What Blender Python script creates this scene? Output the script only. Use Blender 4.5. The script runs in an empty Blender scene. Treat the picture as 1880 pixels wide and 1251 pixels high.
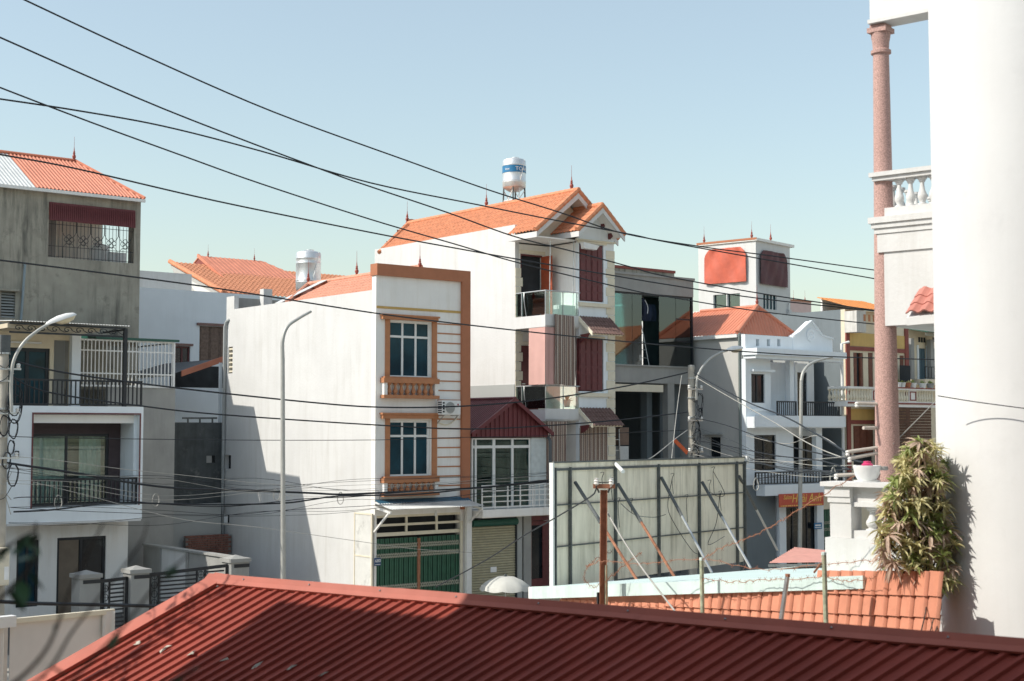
import bpy, bmesh, math, random
from mathutils import Vector, Matrix
random.seed(11)
R = math.radians
V = Vector
SC = bpy.context.scene
COL = SC.collection

# ------------------------------------------------------------------ camera
# world: X runs along the street (away to the right), Y across it (away from us), Z up.
F = 2611.0                      # focal length in photo pixels (50 mm on 36 mm, 1880 px wide)
CX, CY = 940.0, 625.5
EYE = V((0, 0, 6.6))
YAW = R(51.1)                   # the street runs 51 degrees right of the view
PITCH = math.atan(164.5 / F)
FW = V((math.cos(YAW), math.sin(YAW), 0)); RT = V((math.sin(YAW), -math.cos(YAW), 0)); UP = V((0, 0, 1))
FWP = FW * math.cos(PITCH) + UP * math.sin(PITCH)
UPP = UP * math.cos(PITCH) - FW * math.sin(PITCH)
cam_d = bpy.data.cameras.new('camera'); cam = bpy.data.objects.new('camera', cam_d); COL.objects.link(cam)
cam_d.lens = 50.0; cam_d.sensor_width = 36.0; cam_d.clip_start = 0.1; cam_d.clip_end = 4000
M3 = Matrix((RT, UPP, -FWP)).transposed()
cam.matrix_world = Matrix.Translation(EYE) @ M3.to_4x4()
cam_d.dof.use_dof = True; cam_d.dof.focus_distance = 46.0; cam_d.dof.aperture_fstop = 2.2
SC.camera = cam

# ------------------------------------------------------------------ light
SUN_TO = V((-1.0, 0.40, 0.96)).normalized()          # towards the sun
elev = math.asin(SUN_TO.z); azim = math.atan2(SUN_TO.x, SUN_TO.y)   # from +Y clockwise towards +X
W = bpy.data.worlds.new('World'); SC.world = W; W.use_nodes = True
nt = W.node_tree; nt.nodes.clear()
wo = nt.nodes.new('ShaderNodeOutputWorld'); bg = nt.nodes.new('ShaderNodeBackground'); sky = nt.nodes.new('ShaderNodeTexSky')
sky.sky_type = 'NISHITA'; sky.sun_disc = False; sky.sun_elevation = elev; sky.sun_rotation = azim
sky.air_density = 1.35; sky.dust_density = 1.5; sky.ozone_density = 3.5; sky.altitude = 50
bg.inputs['Strength'].default_value = 0.106
veil = nt.nodes.new('ShaderNodeMix'); veil.data_type = 'RGBA'; veil.blend_type = 'ADD'; veil.inputs[0].default_value = 1.0     # even milky veil of a hazy tropical sky
veil.inputs[7].default_value = (1.2, 1.1, .5, 1)
nt.links.new(sky.outputs[0], veil.inputs[6]); nt.links.new(veil.outputs[2], bg.inputs['Color']); nt.links.new(bg.outputs[0], wo.inputs['Surface'])
sd = bpy.data.lights.new('sun', 'SUN'); sd.energy = 3.0; sd.angle = R(0.53); sd.color = (1.0, 0.94, 0.84)
sun = bpy.data.objects.new('sun', sd); COL.objects.link(sun)
sun.rotation_euler = SUN_TO.to_track_quat('Z', 'Y').to_euler(); sun.location = (-20, 20, 60)
SC.view_settings.view_transform = 'Standard'; SC.view_settings.look = 'None'
SC.view_settings.gamma = 1.0; SC.view_settings.use_curve_mapping = False
SC.view_settings.exposure = 0.6
SC.cycles.max_bounces = 8; SC.cycles.transparent_max_bounces = 12

# ------------------------------------------------------------------ photo pixel -> place
def ray(x, y): return FWP + RT * ((x - CX) / F) + UPP * ((CY - y) / F)
def at(x, y, X=None, Y=None, Z=None, D=None):
    d = ray(x, y)
    if X is not None: k = X / d.x
    elif Y is not None: k = Y / d.y
    elif Z is not None: k = (Z - EYE.z) / d.z
    else: k = D / d.dot(FW)
    return EYE + d * k
def fr(x0, y0, x1, y1, Y):                 # rectangle on a street-facing wall -> X0, X1, Z0, Z1
    ym, xm = (y0 + y1) / 2, (x0 + x1) / 2
    return at(x0, ym, Y=Y).x, at(x1, ym, Y=Y).x, at(xm, y1, Y=Y).z, at(xm, y0, Y=Y).z
def sr(x0, y0, x1, y1, X):                 # rectangle on a side wall -> Ynear, Yfar, Z0, Z1
    ym, xm = (y0 + y1) / 2, (x0 + x1) / 2
    return at(x1, ym, X=X).y, at(x0, ym, X=X).y, at(xm, y1, X=X).z, at(xm, y0, X=X).z

# ------------------------------------------------------------------ materials
MATS = {}
def mat(name, col, rough=0.8, metal=0.0, var=0.12, scale=3.0, bump=0.0, bscale=40.0, streak=0.0, scol=None,
        spots=0.0, spcol=None, spec=0.5, ov=0.0, ovcol=None, trans=0.0):
    """base colour with cloudy variation, optional vertical weather streaks, optional spots, optional fine relief"""
    if name in MATS: return MATS[name]
    m = bpy.data.materials.new(name); m.use_nodes = True; t = m.node_tree; N = t.nodes; L = t.links
    b = N['Principled BSDF']; b.inputs['Roughness'].default_value = rough; b.inputs['Metallic'].default_value = metal
    b.inputs['Specular IOR Level'].default_value = spec
    tc = N.new('ShaderNodeTexCoord'); geo = N.new('ShaderNodeNewGeometry'); pos = geo.outputs['Position']
    def noise(sc, det=5, vec=None, rg=0.55):
        n = N.new('ShaderNodeTexNoise'); n.inputs['Scale'].default_value = sc; n.inputs['Detail'].default_value = det
        n.inputs['Roughness'].default_value = rg; L.new(vec or pos, n.inputs['Vector']); return n.outputs['Fac']
    def ramp(fac, a, c):
        r = N.new('ShaderNodeMapRange'); r.inputs['From Min'].default_value = a; r.inputs['From Max'].default_value = c
        L.new(fac, r.inputs['Value']); return r.outputs['Result']
    def mix(fac, A, B):
        x = N.new('ShaderNodeMix'); x.data_type = 'RGBA'
        if isinstance(fac, float): x.inputs[0].default_value = fac
        else: L.new(fac, x.inputs[0])
        for k, c in ((6, A), (7, B)):
            if isinstance(c, tuple): x.inputs[k].default_value = (*c, 1)
            else: L.new(c, x.inputs[k])
        return x.outputs[2]
    def mul(a, k):
        x = N.new('ShaderNodeMath'); x.operation = 'MULTIPLY'; L.new(a, x.inputs[0])
        if isinstance(k, float): x.inputs[1].default_value = k
        else: L.new(k, x.inputs[1])
        return x.outputs[0]
    lo = tuple(c * (1 - var) for c in col); hi = tuple(min(1, c * (1 + var * .6)) for c in col)
    c = mix(ramp(noise(scale), .3, .7), lo, hi)
    if streak:
        mp = N.new('ShaderNodeMapping'); mp.inputs['Scale'].default_value = (1.6, 1.6, 0.16); L.new(pos, mp.inputs['Vector'])
        f = mul(ramp(noise(2.2, 7, mp.outputs[0], .7), .46, .68), ramp(noise(.45, 3), .3, .62))
        c = mix(mul(f, float(streak)), c, scol or tuple(x * .35 for x in col))
    if spots:
        f = mul(ramp(noise(1.3, 9, None, .75), .56, .66), float(spots))
        c = mix(f, c, spcol or tuple(x * .4 for x in col))
    if ov:
        oi = N.new('ShaderNodeObjectInfo'); c = mix(mul(oi.outputs['Random'], float(ov)), c, ovcol or tuple(x * .4 for x in col))
    L.new(c, b.inputs['Base Color'])
    if bump:
        bp = N.new('ShaderNodeBump'); bp.inputs['Strength'].default_value = bump; bp.inputs['Distance'].default_value = .02
        L.new(noise(bscale, 6), bp.inputs['Height']); L.new(bp.outputs[0], b.inputs['Normal'])
    if rough < .9:
        rr = N.new('ShaderNodeMapRange'); rr.inputs['To Min'].default_value = max(.02, rough - .1); rr.inputs['To Max'].default_value = min(1, rough + .12)
        L.new(noise(scale * 2.3), rr.inputs['Value']); L.new(rr.outputs[0], b.inputs['Roughness'])
    if trans:
        tl = N.new('ShaderNodeBsdfTranslucent'); mx = N.new('ShaderNodeMixShader'); mx.inputs[0].default_value = trans; L.new(c, tl.inputs['Color'])
        L.new(b.outputs[0], mx.inputs[1]); L.new(tl.outputs[0], mx.inputs[2]); L.new(mx.outputs[0], N['Material Output'].inputs['Surface'])
    MATS[name] = m; return m
def glass(name, tint=(.85, .95, .93), refl=.12, dark=0.0):
    """thin sheet glass: see-through with a Fresnel reflection"""
    if name in MATS: return MATS[name]
    m = bpy.data.materials.new(name); m.use_nodes = True; t = m.node_tree; N = t.nodes; L = t.links
    N.remove(N['Principled BSDF']); o = N['Material Output']
    tr = N.new('ShaderNodeBsdfTransparent'); tr.inputs[0].default_value = (*tint, 1)
    gl = N.new('ShaderNodeBsdfGlossy'); gl.inputs['Roughness'].default_value = .015; gl.inputs[0].default_value = (.95, 1, 1, 1)
    fz = N.new('ShaderNodeFresnel'); fz.inputs['IOR'].default_value = 1.45
    ad = N.new('ShaderNodeMath'); ad.operation = 'ADD'; ad.inputs[1].default_value = refl; ad.use_clamp = True
    L.new(fz.outputs[0], ad.inputs[0])
    mx = N.new('ShaderNodeMixShader'); L.new(ad.outputs[0], mx.inputs[0]); L.new(tr.outputs[0], mx.inputs[1]); L.new(gl.outputs[0], mx.inputs[2])
    L.new(mx.outputs[0], o.inputs['Surface']); MATS[name] = m; return m
def stripes(name, cols, axis, period, rough=.9):
    """woven stripes along one world axis"""
    if name in MATS: return MATS[name]
    m = bpy.data.materials.new(name); m.use_nodes = True; t = m.node_tree; N = t.nodes; L = t.links
    b = N['Principled BSDF']; b.inputs['Roughness'].default_value = rough
    geo = N.new('ShaderNodeNewGeometry'); d = N.new('ShaderNodeVectorMath'); d.operation = 'DOT_PRODUCT'
    L.new(geo.outputs['Position'], d.inputs[0]); d.inputs[1].default_value = axis
    q = N.new('ShaderNodeMath'); q.operation = 'DIVIDE'; L.new(d.outputs['Value'], q.inputs[0]); q.inputs[1].default_value = period
    w = N.new('ShaderNodeMath'); w.operation = 'FRACT'; L.new(q.outputs[0], w.inputs[0])
    r = N.new('ShaderNodeValToRGB'); r.color_ramp.interpolation = 'CONSTANT'; e = r.color_ramp.elements
    e[0].position = 0; e[0].color = (*cols[0][1], 1); e[1].position = cols[1][0]; e[1].color = (*cols[1][1], 1)
    for p, c in cols[2:]: k = e.new(p); k.color = (*c, 1)
    L.new(w.outputs[0], r.inputs[0]); L.new(r.outputs[0], b.inputs['Base Color']); MATS[name] = m; return m

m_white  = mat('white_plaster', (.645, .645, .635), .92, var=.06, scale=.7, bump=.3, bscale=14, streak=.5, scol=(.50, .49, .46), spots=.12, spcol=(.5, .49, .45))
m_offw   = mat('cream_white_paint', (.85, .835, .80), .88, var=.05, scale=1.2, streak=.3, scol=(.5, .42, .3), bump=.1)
m_bluew  = mat('cool_white_paint', (.80, .85, .88), .85, var=.04, scale=1.0, streak=.15, scol=(.45, .47, .48))
m_cream  = mat('cream_paint', (.70, .62, .47), .85, var=.06, streak=.2, scol=(.45, .37, .25))
m_cream2 = mat('pale_cream_trim', (.74, .68, .54), .85, var=.07, scale=4, spots=.25, spcol=(.45, .38, .26))
m_terra  = mat('terracotta_paint', (.42, .165, .085), .8, var=.08, streak=.2, scol=(.30, .12, .07))
m_orangeb= mat('orange_brown_trim', (.46, .20, .095), .8, var=.1, scale=5, spots=.2)
m_yline  = mat('ochre_paint', (.55, .36, .12), .8)
m_conc   = mat('weathered_concrete', (.36, .34, .285), .93, var=.2, scale=1.0, bump=.4, bscale=18, streak=1.0, scol=(.075, .075, .065), spots=.6, spcol=(.16, .15, .125))
m_conc2  = mat('grey_render', (.34, .34, .325), .92, var=.12, scale=1.2, bump=.2, streak=.35, scol=(.2, .2, .19))
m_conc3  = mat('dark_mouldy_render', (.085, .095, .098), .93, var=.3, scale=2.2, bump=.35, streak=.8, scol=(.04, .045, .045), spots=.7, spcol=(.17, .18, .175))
m_greyp  = mat('grey_paint', (.38, .395, .385), .85, var=.05, scale=.7)
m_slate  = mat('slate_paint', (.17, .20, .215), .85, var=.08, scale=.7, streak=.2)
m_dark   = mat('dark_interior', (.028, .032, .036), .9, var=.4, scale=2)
m_black  = mat('black_painted_steel', (.022, .025, .03), .45, metal=.2, var=.2)
m_blackf = mat('black_aluminium', (.02, .024, .03), .4, metal=.3)
m_maroonw= mat('maroon_wood', (.135, .032, .035), .5, var=.2, scale=8)
m_redwood= mat('red_wood', (.42, .09, .04), .5, var=.15, scale=8)  # red of the open door leaf
m_oldwood= mat('weathered_wood', (.20, .14, .11), .85, var=.35, scale=9, streak=.4)
m_steel  = mat('galvanised_steel', (.52, .54, .54), .42, metal=.85, var=.12, scale=6)
m_inox   = mat('stainless_tank', (.72, .73, .73), .42, metal=.75, var=.08, scale=5)
m_white_m= mat('white_painted_metal', (.76, .76, .74), .5, var=.06, scale=6, spots=.12)
m_lampgrey=mat('grey_lamp_post_paint', (.44, .44, .41), .5, metal=.25, var=.1, scale=5)
m_rust   = mat('rusty_steel', (.34, .15, .085), .85, var=.3, scale=9, bump=.3, spots=.5, spcol=(.16, .06, .035))
m_wire   = mat('black_cable', (.012, .016, .022), .6, var=.2)
m_wireg  = mat('grey_cable', (.38, .37, .34), .7, var=.2)
m_tile   = mat('orange_clay_tile', (.62, .25, .13), .8, var=.25, scale=7, bump=.15, spots=.2, spcol=(.42, .2, .12))
m_tile2  = mat('salmon_clay_tile', (.64, .30, .20), .8, var=.22, scale=9, spots=.25)
m_tile3  = mat('brown_clay_tile', (.17, .10, .085), .8, var=.3, scale=7, spots=.4, spcol=(.45, .36, .32))
m_tilef  = mat('glazed_orange_tile', (.62, .26, .165), .6, var=.13, scale=5, bump=.1, spots=.25, spcol=(.38, .18, .12), ov=.35, ovcol=(.46, .19, .12), spec=.3)
m_sheet_o= mat('orange_sheet_metal', (.62, .23, .14), .55, var=.12, scale=2, spots=.3, spcol=(.42, .15, .09))
m_sheet_r= mat('red_roof_sheet', (.31, .058, .038), .55, spec=.2, var=.2, scale=1.3, spots=.3, spcol=(.26, .075, .06), ov=.25, ovcol=(.27, .055, .042), streak=.25, scol=(.22, .06, .05))
m_sheet_f= mat('red_ridge_flashing', (.46, .135, .095), .55, metal=.0, spec=.25, var=.13, scale=1.5, spots=.25, spcol=(.34, .12, .09))
m_sheet_m= mat('maroon_sheet', (.15, .033, .038), .5, metal=.1, var=.15, scale=3)
m_sheet_w= mat('white_sheet_metal', (.66, .67, .65), .5, metal=.2, var=.1, scale=3, spots=.2)
m_sheet_p= mat('faded_pink_sheet', (.56, .27, .22), .6, var=.12, scale=4)
m_teal   = mat('pale_teal_sheet', (.60, .73, .70), .6, var=.1, scale=1.6, streak=.2, spots=.35, spcol=(.42, .43, .37))
m_green  = mat('green_gate_paint', (.035, .12, .075), .5, metal=.2, var=.18, scale=4)
m_greent = mat('dark_green_trim', (.015, .09, .065), .5, var=.15)
m_gatex  = mat('pale_gate_lattice', (.50, .49, .40), .6, metal=.2, var=.15)
m_shutter= mat('beige_roller_shutter', (.43, .40, .28), .6, metal=.1, var=.12, scale=5, spots=.1)
m_pinkg  = mat('pink_granito', (.52, .33, .29), .85, var=.45, scale=55, bump=.5, bscale=90)
m_pinkc  = mat('pink_cloth', (.60, .36, .32), .9, var=.06, scale=2)
m_tarp_o = mat('orange_red_tarp', (.55, .115, .065), .65, var=.12, scale=3, bump=.5, bscale=6)
m_panel  = mat('dirty_billboard_sheet', (.88, .80, .65), .7, var=.1, scale=1.1, streak=.85, scol=(.36, .31, .22), spots=.25, spcol=(.5, .42, .3))
m_bframe = mat('dull_dark_steel', (.13, .14, .14), .65, metal=.4, var=.25, scale=7)
m_cloth_w= mat('off_white_canvas', (.56, .56, .52), .95, var=.08, scale=3)
m_banner = mat('back_of_banner', (.68, .64, .60), .85, var=.06, scale=1.5, streak=.2)
m_porc   = mat('white_porcelain', (.75, .74, .70), .25, var=.05)
m_ped    = mat('pot_white', (.72, .73, .72), .6, var=.08, scale=9)
m_curtain= mat('sheer_curtain', (.52, .56, .55), .95, var=.06)
m_asph   = mat('dusty_concrete_road', (.30, .285, .26), .9, var=.2, scale=3, bump=.4)
m_pave   = mat('pavement_tiles', (.38, .36, .32), .9, var=.15, scale=4, bump=.2)
m_soil   = mat('bare_ground', (.36, .33, .27), .95, var=.25, scale=.6)
m_paint_w= mat('road_paint', (.7, .7, .68), .8, var=.15, scale=6)
m_brick  = mat('red_brown_brick', (.22, .10, .075), .9, var=.35, scale=6, bump=.3)
m_mortar = mat('grey_mortar', (.20, .19, .18), .95, var=.15)
m_yellow = mat('yellow_paint', (.62, .43, .16), .85, var=.07, streak=.2)
m_maroonp= mat('maroon_trim_paint', (.25, .065, .05), .7, var=.12)
m_blues  = mat('blue_enamel', (.02, .17, .36), .4, var=.1)
m_signred= mat('red_banner_vinyl', (.55, .075, .035), .5, var=.08)
m_signyel= mat('yellow_letter_vinyl', (.85, .55, .12), .5)
m_signw  = mat('white_letter_enamel', (.85, .86, .86), .4)
m_pane   = mat('dark_teal_window_glass', (.006, .045, .068), .08, var=.5, scale=1.4, spec=.22)
m_paneb  = mat('dark_window_glass', (.012, .016, .02), .06, var=.5, scale=1.6, spec=.4)
m_glass  = glass('clear_glass', (.86, .95, .93), .03)
m_glassg = glass('greenish_glass', (.40, .64, .64), .06)
m_stripe = stripes('brown_striped_cloth', [(0, (.09, .05, .04)), (.22, (.62, .54, .46)), (.34, (.14, .075, .055)), (.58, (.55, .48, .4)), (.64, (.11, .06, .05)), (.86, (.70, .62, .54))], (.8, -.6, 0), .17)
m_leaf   = mat('fresh_green_leaf', (.34, .40, .13), .5, var=.4, scale=9, trans=.35)
m_leaf2  = mat('pale_yellowing_leaf', (.70, .64, .34), .6, var=.35, scale=9, trans=.3)
m_leafd  = mat('dry_brown_leaf', (.60, .45, .35), .8, var=.3, scale=9, trans=.25)
m_bark   = mat('grey_brown_bark', (.07, .05, .04), .9, var=.3, scale=10)
m_plastic= mat('pink_plastic', (.62, .05, .17), .4)

# ------------------------------------------------------------------ mesh building
class MB:
    def __init__(s): s.v = []; s.f = []; s.sm = False
    def add(s, vs, fs):
        o = len(s.v); s.v += [tuple(v) for v in vs]; s.f += [tuple(i + o for i in f) for f in fs]; return s
    def box(s, x0, x1, y0, y1, z0, z1, M=None):
        if x0 > x1: x0, x1 = x1, x0
        if y0 > y1: y0, y1 = y1, y0
        if z0 > z1: z0, z1 = z1, z0
        vs = [V((x, y, z)) for z in (z0, z1) for y in (y0, y1) for x in (x0, x1)]
        if M is not None: vs = [M @ v for v in vs]
        return s.add(vs, [(0, 2, 3, 1), (4, 5, 7, 6), (0, 1, 5, 4), (2, 6, 7, 3), (0, 4, 6, 2), (1, 3, 7, 5)])
    def poly(s, pts): return s.add(pts, [tuple(range(len(pts)))])
    def prism(s, pts, ext):
        n = len(pts); pts = [V(p) for p in pts]; ext = V(ext)
        nrm = (pts[1] - pts[0]).cross(pts[2] - pts[0])
        if nrm.dot(ext) > 0: pts = pts[::-1]
        vs = pts + [p + ext for p in pts]
        return s.add(vs, [tuple(range(n)), tuple(range(2 * n - 1, n - 1, -1))] + [(i, i + n, (i + 1) % n + n, (i + 1) % n) for i in range(n)])
    def slab(s, pts, t):            # thicken a polygon downwards along its own normal
        pts = [V(p) for p in pts]; n = (pts[1] - pts[0]).cross(pts[2] - pts[0]).normalized()
        if n.z < 0: n = -n
        return s.prism(pts, -n * t)
    def tube(s, pts, r, n=6, cap=True, r1=None):
        pts = [V(p) for p in pts]; k = len(pts); vs = []; fs = []
        for i, p in enumerate(pts):
            d = (pts[min(i + 1, k - 1)] - pts[max(i - 1, 0)]).normalized()
            a = d.orthogonal().normalized() if i == 0 else (a - d * a.dot(d)).normalized()
            b = d.cross(a); rr = r if r1 is None else r + (r1 - r) * i / (k - 1)
            for j in range(n):
                w = 2 * math.pi * j / n; vs.append(p + (a * math.cos(w) + b * math.sin(w)) * rr)
        for i in range(k - 1):
            for j in range(n): fs.append((i * n + j, i * n + (j + 1) % n, (i + 1) * n + (j + 1) % n, (i + 1) * n + j))
        if cap: fs += [tuple(range(n - 1, -1, -1)), tuple((k - 1) * n + j for j in range(n))]
        return s.add(vs, fs)
    def lathe(s, c, prof, n=16, M=None):
        vs = []; fs = []; c = V(c)
        for r, z in prof:
            for j in range(n):
                w = 2 * math.pi * j / n; p = V((r * math.cos(w), r * math.sin(w), z))
                vs.append(c + (M @ p if M is not None else p))
        k = len(prof)
        for i in range(k - 1):
            for j in range(n): fs.append((i * n + j, i * n + (j + 1) % n, (i + 1) * n + (j + 1) % n, (i + 1) * n + j))
        fs += [tuple(range(n - 1, -1, -1)), tuple((k - 1) * n + j for j in range(n))]
        return s.add(vs, fs)
    def bar(s, p, q, w, h=None):     # square bar between two points
        p, q = V(p), V(q); h = h or w; d = (q - p).normalized()
        a = d.cross(UP) if abs(d.z) < .99 else V((1, 0, 0)); a.normalize(); b = a.cross(d)
        vs = [e + a * (w / 2 * i) + b * (h / 2 * j) for e in (p, q) for i, j in ((-1, -1), (1, -1), (1, 1), (-1, 1))]
        return s.add(vs, [(0, 1, 2, 3), (7, 6, 5, 4), (0, 4, 5, 1), (1, 5, 6, 2), (2, 6, 7, 3), (3, 7, 4, 0)])
    def mesh(s, name, material, smooth=False, bevel=0.0):
        me = bpy.data.meshes.new(name); me.from_pydata(s.v, [], s.f)
        bm = bmesh.new(); bm.from_mesh(me); bmesh.ops.recalc_face_normals(bm, faces=bm.faces[:])
        if bevel: 
            es = [e for e in bm.edges if len(e.link_faces) == 2 and e.calc_face_angle(0) > .7]
            bmesh.ops.bevel(bm, geom=es, offset=bevel, segments=1, affect='EDGES', profile=.5)
        bm.to_mesh(me); bm.free()
        if smooth: 
            me.polygons.foreach_set('use_smooth', [True] * len(me.polygons)); me.set_sharp_from_angle(angle=R(38))
        me.materials.append(material); return me
BASE = {}
def tag(o, label=None, cat=None, group=None, kind=None):
    for k, v in (('label', label), ('category', cat), ('group', group), ('kind', kind)):
        if v: o[k] = v
    return o
def thing(name, label, cat, loc=(0, 0, 0), group=None):
    o = bpy.data.objects.new(name, None); COL.objects.link(o); o.empty_display_size = .3
    o.location = loc; BASE[o.name] = V(loc); return tag(o, label, cat, group)
def adopt(o, parent):
    if parent is not None:
        o.parent = parent
        if parent.name in BASE: o.matrix_parent_inverse = Matrix.Translation(-BASE[parent.name])
        elif parent.type == 'MESH': o.matrix_parent_inverse = parent.matrix_basis.inverted()
    return o
def part(name, mb, material, parent, smooth=False, kind=None, bevel=0.0, label=None):
    me = mb if isinstance(mb, bpy.types.Mesh) else mb.mesh(name, material, smooth, bevel)
    o = bpy.data.objects.new(name, me); COL.objects.link(o); adopt(o, parent)
    if kind: o['kind'] = kind
    if label: o['label'] = label
    return o
def inst(name, me, parent, M):
    o = bpy.data.objects.new(name, me); COL.objects.link(o); adopt(o, parent)
    o.matrix_basis = M if isinstance(M, Matrix) else Matrix.Translation(M); return o
def solo(name, mb, material, label, cat, group=None, smooth=False, kind=None, bevel=0.0):
    return tag(part(name, mb, material, None, smooth, kind, bevel), label, cat, group)
def struct(name, mb, material): o = part(name, mb, material, None); o['kind'] = 'structure'; return o
def B(*a): return MB().box(*a)

def wall(mb, a0, a1, z0, z1, c0, c1, holes=(), axis='y'):
    """a wall a0..a1 long and c0..c1 thick with rectangular openings (a0,a1,z0,z1)"""
    xs = sorted({a0, a1, *[min(max(h[i], a0), a1) for h in holes for i in (0, 1)]}); zs = sorted({z0, z1, *[min(max(h[i], z0), z1) for h in holes for i in (2, 3)]})
    for i in range(len(zs) - 1):
        run = None
        for j in range(len(xs) - 1):
            cx, cz = (xs[j] + xs[j + 1]) / 2, (zs[i] + zs[i + 1]) / 2
            solid = not any(h[0] < cx < h[1] and h[2] < cz < h[3] for h in holes)
            if solid: run = (run[0] if run else xs[j], xs[j + 1])
            if run and (not solid or j == len(xs) - 2):
                if axis == 'y': mb.box(run[0], run[1], c0, c1, zs[i], zs[i + 1])
                else: mb.box(c0, c1, run[0], run[1], zs[i], zs[i + 1])
                run = None
    return mb
def corr(mb, O, U, Dn, lu, v0, v1, pitch=.2, h=.035, prof='trap', ret=None):
    """ribbed sheet: O origin, U unit along the eave, Dn unit down the slope; v0(u), v1(u) limits down the slope"""
    O, U, Dn = V(O), V(U).normalized(), V(Dn).normalized(); N = U.cross(Dn); N = N if N.z > 0 else -N; N.normalize()
    shape = [(0, 0), (.5, 0), (.62, 1), (.88, 1), (1, 0)] if prof == 'trap' else [(k / 6, .5 - .5 * math.cos(2 * math.pi * k / 6)) for k in range(7)]
    f0 = v0 if callable(v0) else (lambda u: v0); f1 = v1 if callable(v1) else (lambda u: v1)
    cols = []; n = max(1, int(round(lu / pitch))); p = lu / n
    for i in range(n):
        for s_, t_ in shape[:-1] if i < n - 1 else shape: cols.append(((i + s_) * p, t_ * h))
    vs = []; fs = []
    for u, t in cols:
        a, b = f0(u), f1(u)
        if b < a: b = a
        vs += [O + U * u + Dn * a + N * t, O + U * u + Dn * b + N * t]
    for i in range(len(cols) - 1): fs.append((2 * i, 2 * i + 1, 2 * i + 3, 2 * i + 2))
    return mb.add(vs, fs)
def tiles(mb, O, U, Dn, lu, lv, w=.2, c=.3, h=.035, v0=None, u0=None, u1=None):
    """clay tile courses: waves across, each course lapping over the next"""
    O, U, Dn = V(O), V(U).normalized(), V(Dn).normalized(); N = U.cross(Dn); N = N if N.z > 0 else -N; N.normalize()
    nc = int(round(lv / c)); c = lv / nc; nu = int(round(lu / w)); w = lu / nu; seg = 5
    for r in range(nc):
        va, vb = r * c, (r + 1) * c + .03; vs = []; fs = []
        for i in range(nu * seg + 1):
            u = i * w / seg; vm = (va + vb) / 2
            a = min(max(u, u0(vm) if u0 else 0), u1(vm) if u1 else lu)
            t = (.5 - .5 * math.cos(2 * math.pi * i / seg)) * h; jit = random.uniform(-.006, .006)
            vs += [O + U * a + Dn * va + N * t, O + U * a + Dn * (vb + jit) + N * (t + .018), O + U * a + Dn * (vb + jit) + N * (t - .006)]
        for i in range(nu * seg): fs += [(3 * i, 3 * i + 1, 3 * i + 4, 3 * i + 3), (3 * i + 1, 3 * i + 2, 3 * i + 5, 3 * i + 4)]
        mb.add(vs, fs)
    return mb
def catenary(p, q, sag, n=14):
    p, q = V(p), V(q); return [p.lerp(q, i / n) - UP * (4 * sag * (i / n) * (1 - i / n)) for i in range(n + 1)]
def spline(pts, per=6):
    P = [V(p) for p in pts]; out = []
    for i in range(len(P) - 1):
        a, b, c, d = P[max(i - 1, 0)], P[i], P[i + 1], P[min(i + 2, len(P) - 1)]
        for k in range(per):
            t = k / per; out.append(.5 * ((2 * b) + (c - a) * t + (2 * a - 5 * b + 4 * c - d) * t * t + (3 * b - a - 3 * c + d) * t ** 3))
    return out + [P[-1]]
def text_mesh(body, size, material, depth=.004, shear=0.0):
    cu = bpy.data.curves.new('lettering', 'FONT'); cu.body = body; cu.size = size; cu.extrude = depth; cu.align_x = 'CENTER'; cu.align_y = 'CENTER'; cu.shear = shear
    ob = bpy.data.objects.new('lettering_tmp', cu); COL.objects.link(ob); dg = bpy.context.evaluated_depsgraph_get()
    me = bpy.data.meshes.new_from_object(ob.evaluated_get(dg)); bpy.data.objects.remove(ob); bpy.data.curves.remove(cu)
    me.name = 'lettering'; me.materials.clear(); me.materials.append(material); return me
FACE_Y = Matrix(((1, 0, 0), (0, 0, -1), (0, 1, 0))).to_4x4()      # text lying in XY -> standing, facing -Y

def window(parent, rect, Y, cols, rows, mf, mp, fw=.05, depth=.06, rec=.08, heights=None, name='window', handle=False):
    """framed window set back in an opening of a street-facing wall; every pane its own piece"""
    x0, x1, z0, z1 = rect; hs = heights or [1] * rows; tot = sum(hs); f = MB(); holes = []; y = Y + rec
    cw = (x1 - x0 - fw * (cols + 1)) / cols; ch = z1 - z0 - fw * (rows + 1); z = z0 + fw
    for h in hs:
        hh = ch * h / tot
        for i in range(cols):
            a = x0 + fw + i * (cw + fw); holes.append((a, a + cw, z, z + hh))
        z += hh + fw
    wall(f, x0, x1, z0, z1, y, y + depth, holes); w = part(name, f, mf, parent)
    for a, b, c, d in holes: part('pane', B(a - .004, b + .004, y + depth * .55, y + depth * .7, c - .004, d + .004), mp, w)
    return w
def railing(parent, p, q, z0, z1, mb_mat, gap=.12, bw=.018, rail=.04, name='railing'):
    """metal railing from p to q (x, y): two rails and single upright bars"""
    P, Q = V((p[0], p[1], 0)), V((q[0], q[1], 0)); L_ = (Q - P).length; r = MB()
    r.bar(P + UP * (z1 - rail / 2), Q + UP * (z1 - rail / 2), rail, rail); r.bar(P + UP * (z0 + .06), Q + UP * (z0 + .06), rail * .8, rail * .8)
    r.bar(P + UP * z0, P + UP * z1, rail, rail); r.bar(Q + UP * z0, Q + UP * z1, rail, rail)
    w = part(name, r, mb_mat, parent); n = max(2, int(L_ / gap)); me = MB().box(-bw / 2, bw / 2, -bw / 2, bw / 2, z0 + .06, z1 - rail).mesh('bar', mb_mat)
    for i in range(1, n): inst('bar', me, w, P.lerp(Q, i / n))
    return w
BAL = [(.5, 0), (.5, .06), (.3, .08), (.3, .12), (.42, .2), (.5, .3), (.46, .4), (.3, .54), (.22, .7), (.22, .8), (.36, .84), (.36, .88), (.5, .92), (.5, 1)]
def baluster_mesh(h, w, material, n=10): return MB().lathe((0, 0, 0), [(r * w, z * h) for r, z in BAL], n).mesh('baluster', material, True)
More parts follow.
